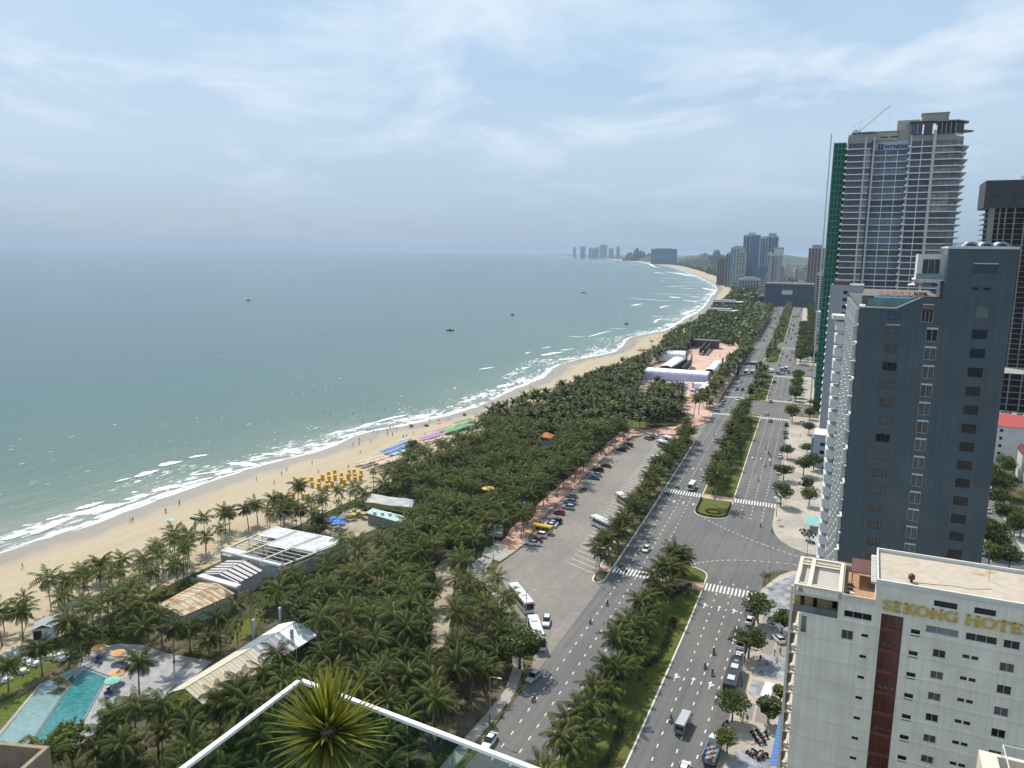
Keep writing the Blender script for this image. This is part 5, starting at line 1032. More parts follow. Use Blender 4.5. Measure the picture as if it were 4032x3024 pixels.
# sea side: glazing with white fins, stacked white sails at the far end
an = math.atan2(LY, LX); ux, uy = LX/math.hypot(LX, LY), LY/math.hypot(LX, LY); px_, py_ = -uy, ux
def onside(d, o_): return (ux*d+px_*o_, uy*d+py_*o_)
LL = math.hypot(LX, LY)
FINM = M('white_fin', (.66, .66, .64), .6, .05)
for k in range(0, 23):
    z = 2+3.3*k
    a, c = onside(.1, .06), onside(LL-.2, .06); MB().quad((c[0], c[1], z+.3), (a[0], a[1], z+.3), (a[0], a[1], z+3.1), (c[0], c[1], z+3.1)).build('glazing', GBLUE if k % 2 else GDARK, G_)
    q = MB(); a, c, a2, c2 = onside(0, 0), onside(LL, 0), onside(0, .35), onside(LL, .35); q.add([(a[0], a[1], z-.1), (c[0], c[1], z-.1), (c2[0], c2[1], z-.1), (a2[0], a2[1], z-.1), (a[0], a[1], z+.12), (c[0], c[1], z+.12), (c2[0], c2[1], z+.12), (a2[0], a2[1], z+.12)], [(3, 2, 1, 0), (4, 5, 6, 7), (0, 1, 5, 4), (1, 2, 6, 5), (2, 3, 7, 6), (3, 0, 4, 7)]); q.build('floor_band', FINM, G_)
    for j in range(9):
        d = 1.0+j*5.1+(k % 2)*2.4+random.uniform(-.4, .4); p, p2 = onside(d, .1), onside(d, .75); p3, p4 = onside(d+.9, .1), onside(d+.9, .75)
        MB().add([(p[0], p[1], z+.2), (p2[0], p2[1], z+.2), (p4[0], p4[1], z+.2), (p3[0], p3[1], z+.2), (p[0], p[1], z+2.9), (p2[0], p2[1], z+2.9), (p4[0], p4[1], z+2.9), (p3[0], p3[1], z+2.9)], [(0, 1, 5, 4), (1, 2, 6, 5), (2, 3, 7, 6), (3, 0, 4, 7), (4, 5, 6, 7), (3, 2, 1, 0)]).build('fin', FINM, G_)
    if k < 21:
        dS = LL-7; o0, o1 = .5, 2.2; q = MB(); P = [onside(dS, o0), onside(dS+1.6, o1), onside(dS+6.5, o1+.2), onside(dS+6.5, o0)]
        q.prism(P, z+.4, z+2.7); q.build('balcony_sail', FINM, G_)
q = MB(); P = [onside(LL-8, .4), onside(LL-6, 3.2), onside(LL, 3.4), onside(LL, .4)]; q.prism(P, 71.2, 72.2); q.build('crown_sail', FINM, G_); q = MB(); P = [onside(2, .5), onside(8, 1.9), onside(30, 1.9), onside(30, .5)]; q.prism(P, 0, 9.0); q.build('podium_screen', FINM, G_)
# ---- light grey blank tower, small white block ---------------------------
B_ = thing('apartment_tower', 'light grey blank-walled tower with four small square windows', 'tower', ST(275, 35.6), RZ)
hs = [(5.6+.1*k*0, 7.4, 70.9-3.3*k-1.6, 70.9-3.3*k) for k in range(4)]
b = MB(); facade(b, 0, 14, 0, 73.6, hs, 0, .3); b.quad((0, 26, 0), (0, 0, 0), (0, 0, 73.6), (0, 26, 73.6)); b.quad((14, 0, 0), (14, 26, 0), (14, 26, 73.6), (14, 0, 73.6)); b.quad((14, 26, 0), (0, 26, 0), (0, 26, 73.6), (14, 26, 73.6)); b.quad((0, 0, 73.4), (14, 0, 73.4), (14, 26, 73.4), (0, 26, 73.4)); b.box(5, 8, .6, 1, 50, 73); b.build('wall', LGREY, B_)
for h in hs: window(B_, *h, y=.25, frame=FRD, cols=2)
for k in range(20): MB().box(-.6, .0, 1, 25, 3+3.4*k, 3.25+3.4*k).build('balcony', WHITE, B_)
MB().box(1, 8, 2, 10, 73.6, 75.2).build('roof_terrace', M('maroon_canopy', (.16, .06, .05), .8, .2), B_)
B_ = thing('office_block', 'small white and pale blue block beside the slate hotel', 'building', ST(222, 36.3), RZ)
PB = M('pale_blue_render', (.42, .46, .52), .85, .06, .5)
hs = [(2.6, 4.4, 10.6-3.4*k-1.5, 10.6-3.4*k) for k in range(3)]+[(6.2, 8, 10.6-3.4*k-1.5, 10.6-3.4*k) for k in range(3)]
b = MB(); facade(b, 0, 11, 0, 13.4, hs, 0, .25); b.quad((0, 12, 0), (0, 0, 0), (0, 0, 13.4), (0, 12, 13.4)); b.quad((11, 0, 0), (11, 12, 0), (11, 12, 13.4), (11, 0, 13.4)); b.box(2, 9, .5, .8, 1, 12); b.build('wall', PB, B_)
MB().box(-.3, 11.3, -.3, 12.3, 13.4, 13.9).build('roof', WHITE, B_); MB().box(-.9, .0, .5, 11, 3.2, 12.2).build('glazed_bay', GLITE, B_)
for h in hs: window(B_, *h, y=.2, frame=FRD, cols=2)
# ---- the tall twin-winged tower --------------------------------------------
FL = 3.3
TAUPE = M('taupe_cladding', (.33, .30, .27), .8, .08, .3); SLABW = M('slab_edge', (.84, .82, .78), .8, .07, .5); BEIGE = M('beige_cladding', (.46, .41, .345), .8, .06, .3)
TD = math.atan2(429, 179)
Wt = thing('apartment_tower', 'tallest tower with stacked balconies, a blue hotel sign and a roof crane', 'tower', (178.9, 428.8, 0), RZ)
NF = 44
b = MB(); b.box(0, 12.6, 0, 40, 0, 150.5); b.box(12.6, 30, 4.5, 40, 0, 147.5); b.box(30, 50, 1.2, 40, 0, 149.3); b.prism([(50, 1.2), (54.5, 7.5), (54.5, 40), (50, 40)], 0, 148); b.build('core', TAUPE, Wt)
wc = [glassmat('tower_dark_glass', (.075, .085, .105), .1, .5), glassmat('tower_blue_glass', (.12, .15, .20), .1, .5), glassmat('tower_curtain_glass', (.25, .235, .22), .2, .4)]
def bay(x0, x1, y, z, cols, gi, dirx=None):
    key = ('bay', round(x1-x0, 2), cols, gi)
    if key not in _wm:
        L = x1-x0; fr = MB(); [fr.box(L*i/cols-.09, L*i/cols+.09, -.07, .0, .15, FL-.5) for i in range(cols+1)]; fr.box(0, L, -.06, 0, FL*.66, FL*.66+.1)
        _wm[key] = (MB().quad((0, 0, .15), (L, 0, .15), (L, 0, FL-.45), (0, 0, FL-.45)).mesh('window', wc[gi]), fr.mesh('window_frame', FRD))
    o = obj('window', _wm[key][0], Wt, (x0, y, z)); obj('window_frame', _wm[key][1], o); return o
SEC = [(0.4, 8.2, 0.0, 3, 1.3), (9.0, 12.3, 0.0, 2, .5), (13.0, 29.6, 4.5, 6, .5), (30.3, 40.2, 1.2, 4, 1.5), (41.6, 50.0, 1.2, 3, 1.5)]
for k in range(1, NF):
    z = k*FL+1.2
    top = {0: 146, 1: 146, 2: 141.5, 3: 146.5, 4: 146.5}
    for i, (x0, x1, y, c, ov) in enumerate(SEC):
        if z > top[i]: continue
        if k > 14: bay(x0, x1, y-.03, z, c, (k*3+i*2) % 3 if (k+i) % 4 else 0)
        q = MB(); q.box(x0-.3 if i != 1 else x0, x1+(.3 if i != 1 else 0), y-ov, y, z-.38, z+.08)
        if i in (0, 3): q.box(x0-1.3, x0-.3, y-ov-.1, y+2.5, z-.28, z+.75)
        if i in (3, 4): q.box(x0, x1, y-ov, y-ov+.08, z+.05, z+.55) if False else None
        q.build('floor_slab', SLABW, Wt)
    if z < 146.5:
        q = MB(); q.prism([(50.3, -.3), (50.3, 1.2), (54.5, 7.5), (54.5, 38), (56.6+.7*(k % 2), 38), (56.6+.7*(k % 2), 6.2), (52.6, -.3)], z-.35, z+.1); q.build('floor_slab', SLABW, Wt)
        q = MB(); q.add([(50.05, 1.15, z+.1), (54.52, 7.45, z+.1), (54.52, 7.45, z+2.8), (50.05, 1.15, z+2.8)], [(0, 1, 2, 3)]); q.build('corner_window', wc[k % 2], Wt)
        MB().box(51.5, 51.6, .6, 1.6, z+.05, z+1.0).build('divider', TAUPE, Wt)
COLM = M('pale_column', (.55, .54, .52), .8, .06, .3)
for x, y in [(8.2, -.6), (12.3, -.4), (40.2, -.5), (29.7, .6)]: MB().box(x, x+(.9 if x != 40.2 else 1.4), y, y+2, 0, 149 if x != 40.2 else 151).build('column', COLM, Wt)
for x in (18.5, 24.2, 35.2): MB().box(x, x+.3, 3.9 if x < 30 else -.2, 4.6 if x < 30 else 1.3, 0, 142 if x < 30 else 147).build('column', SLABW, Wt)
MB().box(11.4, 12.3, -.5, .3, 0, 147).build('dark_shaft', FRD, Wt)
# crown: glass penthouses, roof slabs, plant rooms
q = MB(); q.box(1.6, 8.2, .2, 8, 146.2, 151.2); q.build('glass_crown', GBLUE, Wt); q = MB(); q.box(9, 12, .2, 8, 146.2, 151.2); q.build('glass_crown', GBLUE, Wt)
for x in (1.6, 3.8, 6.0, 8.1, 9.0, 11.9): MB().box(x, x+.2, 0, .2, 146.2, 151.4).build('mullion', COLM, Wt)
MB().box(1.2, 12.8, -.2, 10, 151.2, 151.7).build('roof_slab', TAUPE, Wt); MB().box(-.3, 1.6, .5, 9, 146, 149.5).build('plant_room', CONC, Wt)
q = MB(); q.box(12.6, 23.5, 3.5, 12, 147.3, 151.6); q.box(23.0, 33.5, 5, 15, 147.3, 157.3); q.build('plant_room', BEIGE, Wt)
for x in (15.5, 20.2): MB().box(x, x+3.6, 3.42, 3.5, 148.6, 149.3).build('louvre', FRD, Wt)
MB().box(12.4, 24, 3.2, 12, 151.6, 152).build('roof_slab', TAUPE, Wt)
q = MB(); q.box(30, 34.8, .6, 9, 149.3, 155.3); q.build('glass_crown', GBLUE, Wt); q = MB(); q.box(35.5, 39.5, .6, 9, 149.0, 155.6); q.build('glass_crown', GBLUE, Wt); q = MB(); q.box(41.6, 50, .6, 9, 149.3, 155.0); q.prism([(50, .6), (54, 6), (54, 12), (50, 12)], 149.3, 155); q.build('glass_crown', GDARK, Wt)
for x in (32.4, 43.5, 45.5, 47.6, 49.8): MB().box(x, x+.25, .4, .6, 149.3, 155).build('mullion', COLM, Wt)
q = MB(); q.box(28.6, 40.4, -1.2, 10, 155.4, 155.8); q.box(41.2, 51, -1.0, 12, 155.0, 155.5); q.prism([(51, -1), (56, 5.5), (56, 12), (51, 12)], 154.9, 155.4); q.build('roof_slab', TAUPE, Wt); q = MB(); q.box(34.2, 46.5, 3, 12, 155.8, 159.6); q.build('plant_room', CONC, Wt)
MB().box(33.9, 46.8, 2.7, 12.3, 159.6, 160.0).build('roof_slab', TAUPE, Wt); MB().prism([(54, 8), (59, 12), (59, 16), (54, 20)], 151.2, 151.6).build('roof_slab', TAUPE, Wt)
# blue emblem and lettering on the sign band
MB().box(13.2, 29.4, 4.35, 4.5, 142.4, 147.2).build('sign_band', M('sign_band', (.47, .52, .56), .7, .05), Wt)
em = MB().box(14.7, 17.3, 4.1, 4.34, 142.9, 145.5).build('sign_emblem', M('sign_blue', (.012, .045, .16), .5, .05), Wt)
q = MB(); [q.add([(16+.85*math.cos(a+.5)*r0, 4.08, 144.2+.85*math.sin(a+.5)*r0) for a, r0 in ((i*1.257-.45, .45), (i*1.257, 1.0), (i*1.257+.45, .45), (i*1.257, .12))], [(0, 1, 2, 3), (3, 2, 1, 0)]) for i in range(5)]; q.build('emblem_swirl', FRW, em)
SGB = MATS['sign_blue']
def textmesh(ch, size, ext, mat):
    cu = bpy.data.curves.new('letter', 'FONT'); cu.body = ch; cu.size = size; cu.extrude = ext; cu.offset = .035*size
    o = bpy.data.objects.new('letter', cu); me = baked(o); me.materials.clear(); me.materials.append(mat); return me
x = 17.9
for ch, adv in zip('WYNDHAM', (2.55, 1.75, 2.0, 2.0, 2.0, 2.1, 2.4)):
    o = obj('sign_letter', textmesh(ch, 2.6, .12, SGB), Wt, (x, 4.2, 143.2)); o.rotation_euler = (math.pi/2, 0, 0); x += adv
# green net scaffold on the sea side
sc_ = thing('scaffold', 'green netted scaffold with a bright hoist mast on the tall tower', 'scaffold', (178.9, 428.8, 0), RZ)
MB().box(-7.2, -1.0, 3.0, 38, 0, 147).build('net', GREENNET, sc_)
SCF = M('scaffold_frame', (.10, .30, .22), .7, .1)
for k in range(1, 46):
    z = 3.2*k; q = MB(); q.box(-7.4, -.9, 2.6, 3.0, z, z+.25); q.build('ledger', SCF, sc_)
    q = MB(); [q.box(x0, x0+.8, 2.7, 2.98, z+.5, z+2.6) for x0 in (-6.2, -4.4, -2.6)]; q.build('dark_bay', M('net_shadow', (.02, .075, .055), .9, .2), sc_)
for x0 in (-7.3, -5.2, -3.4, -1.6): MB().box(x0, x0+.18, 2.5, 2.7, 0, 147.5).build('standard', SCF, sc_)
MB().box(-9.2, -8.6, 2.5, 3.3, 0, 152).build('hoist_mast', M('hoist_steel', (.55, .60, .60), .5, .05, metal=.3), sc_)
# luffing crane on the roof
cr = thing('crane', 'white luffing crane with raised jib on the tallest roof', 'crane', tuple(np.array([178.9, 428.8, 151.7])+np.array([math.cos(RZ)*4.5-math.sin(RZ)*5, math.sin(RZ)*4.5+math.cos(RZ)*5, 0])), RZ)
CRN = M('crane_white', (.60, .60, .58), .6, .05)
q = MB(); q.box(-.8, .8, -.8, .8, 0, 1.6); q.box(-2.6, -.8, -.6, .6, .9, 1.9); q.build('slew_base', CRN, cr)
q = MB(); j0, j1 = np.array([.4, 0, .8]), np.array([14.3, 0, 13.4])
for dy_, dz_ in ((-.35, 0), (.35, 0), (0, .7)): q.tube([j0+np.array([0, dy_, dz_]), j1+np.array([0, dy_*.5, dz_*.5])], .10, 5)
for i in range(16):
    a = j0+(j1-j0)*i/16; c = j0+(j1-j0)*(i+1)/16; q.tube([a+np.array([0, -.33, 0]), c+np.array([0, .33, 0])], .05, 4); q.tube([a, c+np.array([0, 0, .6])], .05, 4)
q.build('jib', CRN, cr); q = MB(); q.tube([(-.5, 0, 1.6), (-3.3, 0, 3.6), (.9, 0, 6.6)], .12, 5); q.tube([(.9, 0, 6.6), (.2, 0, 1.6)], .1, 5); q.build('a_frame', CRN, cr); q = MB(); q.tube([(.9, 0, 6.6), tuple(j1*.95)], .035, 4); q.tube([tuple(j1), (14.3, 0, 4)], .03, 4); q.build('cable', FRD, cr)
# ---- unfinished concrete tower at the right ----------------------------------
C2 = thing('unfinished_tower', 'bare concrete tower under construction with netted top floors', 'tower', (289, 479.7, 0), RZ)
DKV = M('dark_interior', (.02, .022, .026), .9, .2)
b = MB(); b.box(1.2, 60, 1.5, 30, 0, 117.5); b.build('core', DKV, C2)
for k in range(1, 38):
    z = 3.15*k; q = MB(); q.box(-2.0, 61, -1.0, 31, z-.25, z); q.build('floor_slab', CONC, C2)
for x in (0, 5.5, 8.6, 13.2, 18.6, 24, 30, 36, 42): MB().box(x, x+(3.2 if x == 0 else .7), -.6, .4, 0, 117).build('column', CONC, C2)
nt_ = glassmat('black_net', (.075, .08, .085), .8, .2); MB().box(-3.2, 20.5, -1.8, 32, 116.5, 132.5).build('net', nt_, C2); MB().box(20.5, 62, -1.7, 32, 116.5, 133.0).build('net', M('blue_net', (.045, .14, .20), .8, .15, .4), C2)
for x in np.arange(-3, 60, 2.6): MB().box(x, x+.12, -1.95, -1.8, 116.5, 133).build('standard', FRD, C2)
for z in (119, 122, 125, 128, 131): MB().box(-3.2, 62, -1.95, -1.82, z, z+.12).build('ledger', FRD, C2)
MB().box(17, 40, 3, 20, 133, 136).build('formwork', CONC, C2); MB().box(24, 60, 5, 6, 136.2, 136.9).build('boom', M('red_boom', (.35, .16, .13), .6, .1), C2)
# low podium frame between the slate hotel and the unfinished tower
C3 = thing('concrete_frame', 'low unfinished concrete frame strewn with debris beneath the bare tower', 'building site', (262, 445, 0), RZ)
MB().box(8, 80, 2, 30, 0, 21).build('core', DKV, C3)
for k in range(1, 7): MB().box(6, 84, 0, 30, 3.6*k-.3, 3.6*k).build('floor_slab', CONC, C3)
for x in np.arange(6.5, 84, 6): MB().box(x, x+.7, .1, .9, 0, 21.6).build('column', CONC, C3)
rub = MB()
for i in range(220):
    x, y = random.uniform(0, 70), random.uniform(-34, -6); s_ = random.uniform(.5, 2.2); rub.add([(x-s_, y-s_*.4, .2), (x+s_, y-s_*.5, .3), (x+s_*.8, y+s_*.5, .9), (x-s_*.9, y+s_*.4, 1.1)], [(0, 1, 2, 3), (3, 2, 1, 0)])
tag(rub.build('rubble', M('rubble', (.42, .38, .33), .9, .35, .8), None, (262, 445, 0), RZ), 'heaps of rubble and boards before the unfinished tower', 'rubble', kind='stuff')
# ---- houses behind the slate hotel ---------------------------------------------
REDR = M('red_roof', (.42, .07, .06), .6, .12, 1.0); MAR = M('maroon_tile', (.20, .055, .045), .8, .15, 1.5)
def house(label, loc, wx, dy, h, wallm, roofm, ridge=2.0, nwin=2, rz=RZ, flat_=False):
    o = thing('house', label, 'house', loc, rz); hs = []
    for fl in range(max(1, int(h//3.4))):
        for i in range(nwin): x = wx*(i+.5)/nwin; hs.append((x-.6, x+.6, 1.0+3.3*fl, 2.3+3.3*fl))
    b = MB(); facade(b, 0, wx, 0, h, hs, 0, .2); b.quad((0, dy, 0), (0, 0, 0), (0, 0, h), (0, dy, h)); b.quad((wx, 0, 0), (wx, dy, 0), (wx, dy, h), (wx, 0, h)); b.quad((wx, dy, 0), (0, dy, 0), (0, dy, h), (wx, dy, h)); b.box(.4, wx-.4, .5, .7, .2, h-.2); b.build('wall', wallm, o)
    for q in hs: window(o, *q, y=.17, frame=FRD, cols=1)
    if flat_: r = MB().box(-.2, wx+.2, -.2, dy+.2, h, h+.5).build('roof', roofm, o)
    else: MB().add([(-.4, -.5, h-.1), (wx+.4, -.5, h-.1), (wx+.4, dy/2, h+ridge), (-.4, dy/2, h+ridge), (-.4, dy+.5, h-.1), (wx+.4, dy+.5, h-.1), (-.4, dy/2, h-.1), (wx+.4, dy/2, h-.1)], [(0, 1, 2, 3), (3, 2, 5, 4), (0, 3, 4, 6), (1, 7, 5, 2), (6, 4, 5, 7, 1, 0)]).build('roof', roofm, o)
    return o
house('white building with a long bright red roof behind the slate hotel', ST(262, 103), 46, 22, 17, WHITE, REDR, 3.2, 5)
house('white house with a steep maroon tiled roof', ST(238, 112), 14, 10, 11, WHITE, MAR, 3.0, 2)
house('pale blue windowless house flank beside the back street trees', ST(208, 112), 26, 20, 15, M('pale_blue_flank', (.45, .49, .54), .9, .05, .4), M('pinkish_deck', (.5, .33, .26), .9, .1, 1), 0, 1, RZ, True)
house('mint-roofed low annex before the maroon roof', ST(230, 113), 12, 7, 8, WHITE, M('mint_sheet', (.33, .42, .39), .7, .1), 1.0, 2)
house('ochre-roofed yard shed on the back street', ST(188, 110), 18, 10, 3.2, M('ochre_wall', (.42, .33, .22), .9, .1), M('ochre_roof', (.50, .40, .27), .9, .1, .8), 0.3, 1)
flat('back_street', [ST(120, 88), ST(120, 101), ST(300, 97), ST(300, 88)], .010, ASPH); fw_ = flat('pavement', [ST(121, 101), ST(121, 106), ST(300, 102), ST(300, 97.2)], .12, WALK, thick=.12, side=KERB)
for q, k, sc, lb in [((300, 960), 0, 1.3, 'round green tree nearest the pale blue flank'), ((380, 1080), 1, 1.2, 'spreading tree by the ochre yard'), ((250, 1300), 0, 1.5, 'thick tree at the slate hotel rear corner'), ((230, 1420), 2, 1.4, 'yellowish tree against the slate hotel rear'), ((310, 1330), 0, 1.0, 'dark slim tree on the back street kerb'), ((400, 1440), 0, 1.1, 'tree at the back street bend'), ((215, 1130), 3, 1.1, 'low tree at the edge of the slate wall'), ((260, 820), 0, 1.6, 'tree cluster member below the white house'), ((320, 850), 1, 1.3, 'broad tree below the white house'), ((350, 680), 2, 1.7, 'creeper-covered tree beside the maroon roof'), ((250, 740), 0, 1.3, 'tree tight behind the slate corner'), ((490, 1180), 0, 1.3, 'leafy tree by the teal sheet'), ((440, 1170), 2, 1.2, 'yellow-green tree on the back street pavement')]:
    p = ZT(*q); tree((p[0], p[1], 0), k, lb, sc=sc, name='yard_tree')
# ---- nearer roofs at the picture's foot --------------------------------------------
p = g(3853, 2951, 52.0); RT = thing('roof_terrace', 'white-walled roof terrace with thin pipe rails below the cream hotel', 'building', (p[0], p[1], 0), RZ)
q = MB(); q.box(0, 24, -14, 0, 0, 50.6); q.build('wall', WHITE, RT); q = MB(); q.box(0, 24, -.35, 0, 50.6, 52.0); q.box(0, 1.1, -14, -.35, 50.6, 52.0); q.build('parapet', CREAML, RT); MB().box(1.1, 24, -14, -.35, 50.6, 50.7).build('roof', M('tan_roof', (.40, .33, .23), .9, .15, 1), RT)
q = MB(); q.tube([(1.4, -.2, 52.9), (22, -.2, 52.9)], .05, 6); q.tube([(1.4, -.2, 52.9), (1.4, -13, 52.9)], .05, 6); [q.tube([(x, -.2, 52), (x, -.2, 52.9)], .04, 5) for x in (1.4, 6, 10.5, 15)]; q.build('pipe_rail', FRW, RT); MB().tube([(7.6, -.3, 50.7), (7.6, -.3, 58.5)], .07, 6).build('pole', LGREY, RT)
p = g(196, 2938, 60.0); RB = thing('roof_parapet_block', 'weathered brown roof parapet beside the pool deck', 'building', (p[0], p[1], 0), math.radians(-7))
BRC = M('mossy_concrete', (.16, .125, .085), .95, .3, 1.5, col2=(.10, .075, .05), thr=(.45, .6), scale2=.5, bump=.4)
q = MB(); q.box(-14, 0, -12, 0, 0, 58.6); q.build('wall', BRC, RB); q = MB(); q.box(-14, 0, -.25, 0, 58.6, 60); q.box(-.25, 0, -12, -.25, 58.6, 60); q.build('parapet', M('brown_cap', (.27, .21, .14), .95, .2, 1.2), RB)
# ---- far towers and town ----------------------------------------------------------------
def pol(az, r): a = math.radians(az); return np.array([math.sin(a)*r, math.cos(a)*r, 0])
def tower(label, az, r, wd, dp, h, wallm, glassm, fl=3.6, cols=6, rz=None, top=None, band=1.2, name='far_tower', vert=False):
    rz = RZ if rz is None else rz; o = thing(name, label, 'tower', pol(az, r), rz); b = MB(); b.box(-wd/2, wd/2, 0, dp, 0, h); b.build('wall', wallm, o)
    n_ = int(h//fl)
    if vert:
        for i in range(cols): x = -wd/2+wd*(i+.12)/cols; q = MB(); q.box(x, x+wd*.76/cols, -.25, 0, h*.08, h*.97); q.build('glass_strip', glassm, o)
        for k in range(2, n_, 3): MB().box(-wd/2, wd/2, -.4, -.26, k*fl, k*fl+.5).build('floor_band', wallm, o)
    else:
        for k in range(1, n_):
            q = MB(); z = k*fl
            for i in range(cols): x = -wd/2+wd*(i+.15)/cols; q.box(x, x+wd*.7/cols, -.2, 0, z, z+fl-band)
            for i in range(3): y = dp*(i+.15)/3; q.box(-wd/2-.2, -wd/2, y, y+dp*.7/3, z, z+fl-band)
            q.build('window_row', glassm, o)
    q = MB(); q.box(-wd*.3, wd*.3, dp*.2, dp*.8, h, h+(top or 4)); q.build('plant_room', wallm, o); return o
GREYT = M('grey_tower', (.40, .43, .46), .7, .08); TEAL = glassmat('teal_glass', (.09, .17, .18), .1); GBLUF = glassmat('hazed_blue_glass', (.09, .15, .22), .1); PALE = M('pale_tower', (.42, .40, .38), .8, .08)  # far blue glass is lightened: distance haze put into its colour
T1 = tower('tall blue glass tower with a faceted front and notched crown', 16.9, 2200, 42, 30, 138, GREYT, GBLUF, 3.8, 5, vert=True, top=2)
q = MB(); q.add([(-6, -.6, 8), (21, -.6, 8), (21, -.6, 136), (2, -.6, 136), (-3, -2.6, 75)], [(0, 1, 4), (1, 2, 4), (2, 3, 4), (3, 0, 4)]); q.build('facet', GBLUF, T1)
q = MB(); q.add([(-6, 4, 140), (6, 4, 140), (10, 4, 147), (3, 4, 143.5), (-3, 4, 143.5), (-10, 4, 147)], [(0, 1, 2, 3, 4, 5), (5, 4, 3, 2, 1, 0)]); q.build('crown_fin', GREYT, T1)
T2 = tower('pale twin tower with vertical stripes behind the white stepped hotel', 17.75, 2450, 24, 28, 136, PALE, GBLUF, 3.6, 3, vert=True); T2b = tower('grey striped twin tower with a stepped crown', 18.25, 2430, 34, 28, 140, GREYT, TEAL, 3.6, 4, vert=True, top=9)
tower('teal glazed slab tower with slanting roof line', 15.95, 2100, 30, 40, 104, GREYT, TEAL, 3.5, 4); tower('lower teal framed tower before the slanting one', 16.25, 2000, 20, 30, 92, PALE, TEAL, 3.5, 3); tower('slim pale tower left of the teal slab', 15.42, 2150, 14, 40, 88, PALE, GDARK, 3.4, 2); tower('small pink-grey tower at the shore end of the cluster', 15.0, 2250, 26, 30, 76, M('pink_grey', (.33, .26, .25), .8, .08), GDARK, 3.4, 4)
tower('teal glass podium block under the twin towers', 18.0, 2000, 60, 30, 55, TEAL, GBLUF, 3.6, 8); tower('low pale hotel podium before the glass tower', 16.9, 1900, 46, 30, 30, PALE, GDARK, 3.4, 7)
tower('slim pinkish tower with dark cap near the scaffold', 21.2, 1500, 26, 26, 99, M('pink_render', (.42, .345, .33), .8, .06), GDARK, 3.3, 5, top=6); tower('pale balconied tower tucked behind the scaffold', 21.75, 1150, 16, 24, 62, PALE, GDARK, 3.3, 3)
# stepped white hotel with a tilted cube on top
HH = thing('far_hotel', 'stepped white hotel with wedge-shaped terraces and a white box on top', 'hotel', pol(18.55, 1650), RZ)
b = MB(); b.box(-12, 12, 0, 26, 0, 84); b.build('core', PALE, HH); q = MB(); q.box(-4.5, -1.5, -.4, 0, 4, 80); q.box(2, 3.2, -.4, 0, 4, 80); q.build('glass_strip', GBLUF, HH)
for k in range(22):
    z = 4+3.3*k; e = 30-k*1.15; q = MB()
    if e > 13: q.box(-e-1, -12, 3, 24, z, z+1.3); q.build('terrace', WHITE, HH); MB().box(-e, -12, 4, 23, z+1.3, z+3.3).build('terrace_glazing', GBLUF, HH)
    e2 = 12+17*min(1, (22-k)/17)
    if k < 18: MB().box(12, e2, 3, 24, z, z+1.5).build('terrace', WHITE, HH); MB().box(12, e2-.6, 4, 23, z+1.5, z+3.3).build('terrace_glazing', GBLUF, HH)
q = MB(); q.box(-13, 13, -2, 24, 84, 88); q.box(-2, 13, -2, 24, 88, 98); q.box(-13, -9, -2, 24, 88, 92); q.build('white_box', WHITE, HH); q = MB(); q.box(-6, 13.5, 0, 22, 98, 101); q.build('box_roof', PALE, HH)
# netted construction block
NB = thing('netted_block', 'wide low building site wrapped in dark blue net with a white banner', 'building site', pol(19.6, 1400), RZ)
nb2 = M('dark_blue_net', (.075, .10, .145), .85, .12, .08); MB().box(-39, 39, 0, 30, 0, 37).build('net', nb2, NB)
for k in range(1, 9): MB().box(-39.3, 39.3, -.5, -.05, 4.3*k, 4.3*k+.4).build('ledger', M('net_band', (.13, .16, .20), .8, .1), NB)
for x in np.arange(-38, 39, 7): MB().box(x, x+.5, -.45, -.02, 0, 37).build('standard', MATS['net_band'], NB)
MB().box(-11, 6, -.9, -.55, 20, 27).build('banner', WHITE, NB); MB().box(-39, 39, -1.5, 31, 36.5, 39).build('top_slab', CONC, NB)
q = MB(); [q.box(x, x+.8, 4, 4.8, 39, 39+random.uniform(1.5, 5)) for x in np.arange(-37, 38, 3.1)]; q.build('column_starter', CONC, NB)
# hazy resort slab and towers along the far bay
tower('wide dark slab hotel standing alone by the far beach', 10.85, 6300, 195, 60, 120, M('dark_slab', (.13, .15, .19), .8, .1), GBLUF, 6, 9); 
for az, r, wd, h, nm in [(6.55, 8200, 70, 165, 'tallest'), (6.1, 8300, 40, 140, 'stepped'), (5.05, 8500, 50, 148, 'square'), (5.6, 8400, 30, 135, 'narrow'), (5.85, 8450, 36, 128, 'short'), (4.45, 8800, 22, 142, 'slim'), (7.1, 8100, 46, 128, 'low'), (7.6, 8000, 30, 145, 'thin pale')]:
    r *= 1.4; wd *= 1.4; h = 87+(h-87)*1.4
    tower(nm+' hazy tower on the far side of the bay', az, r, wd, 40, h, GREYT, GBLUF, 7, 4, name='far_tower')
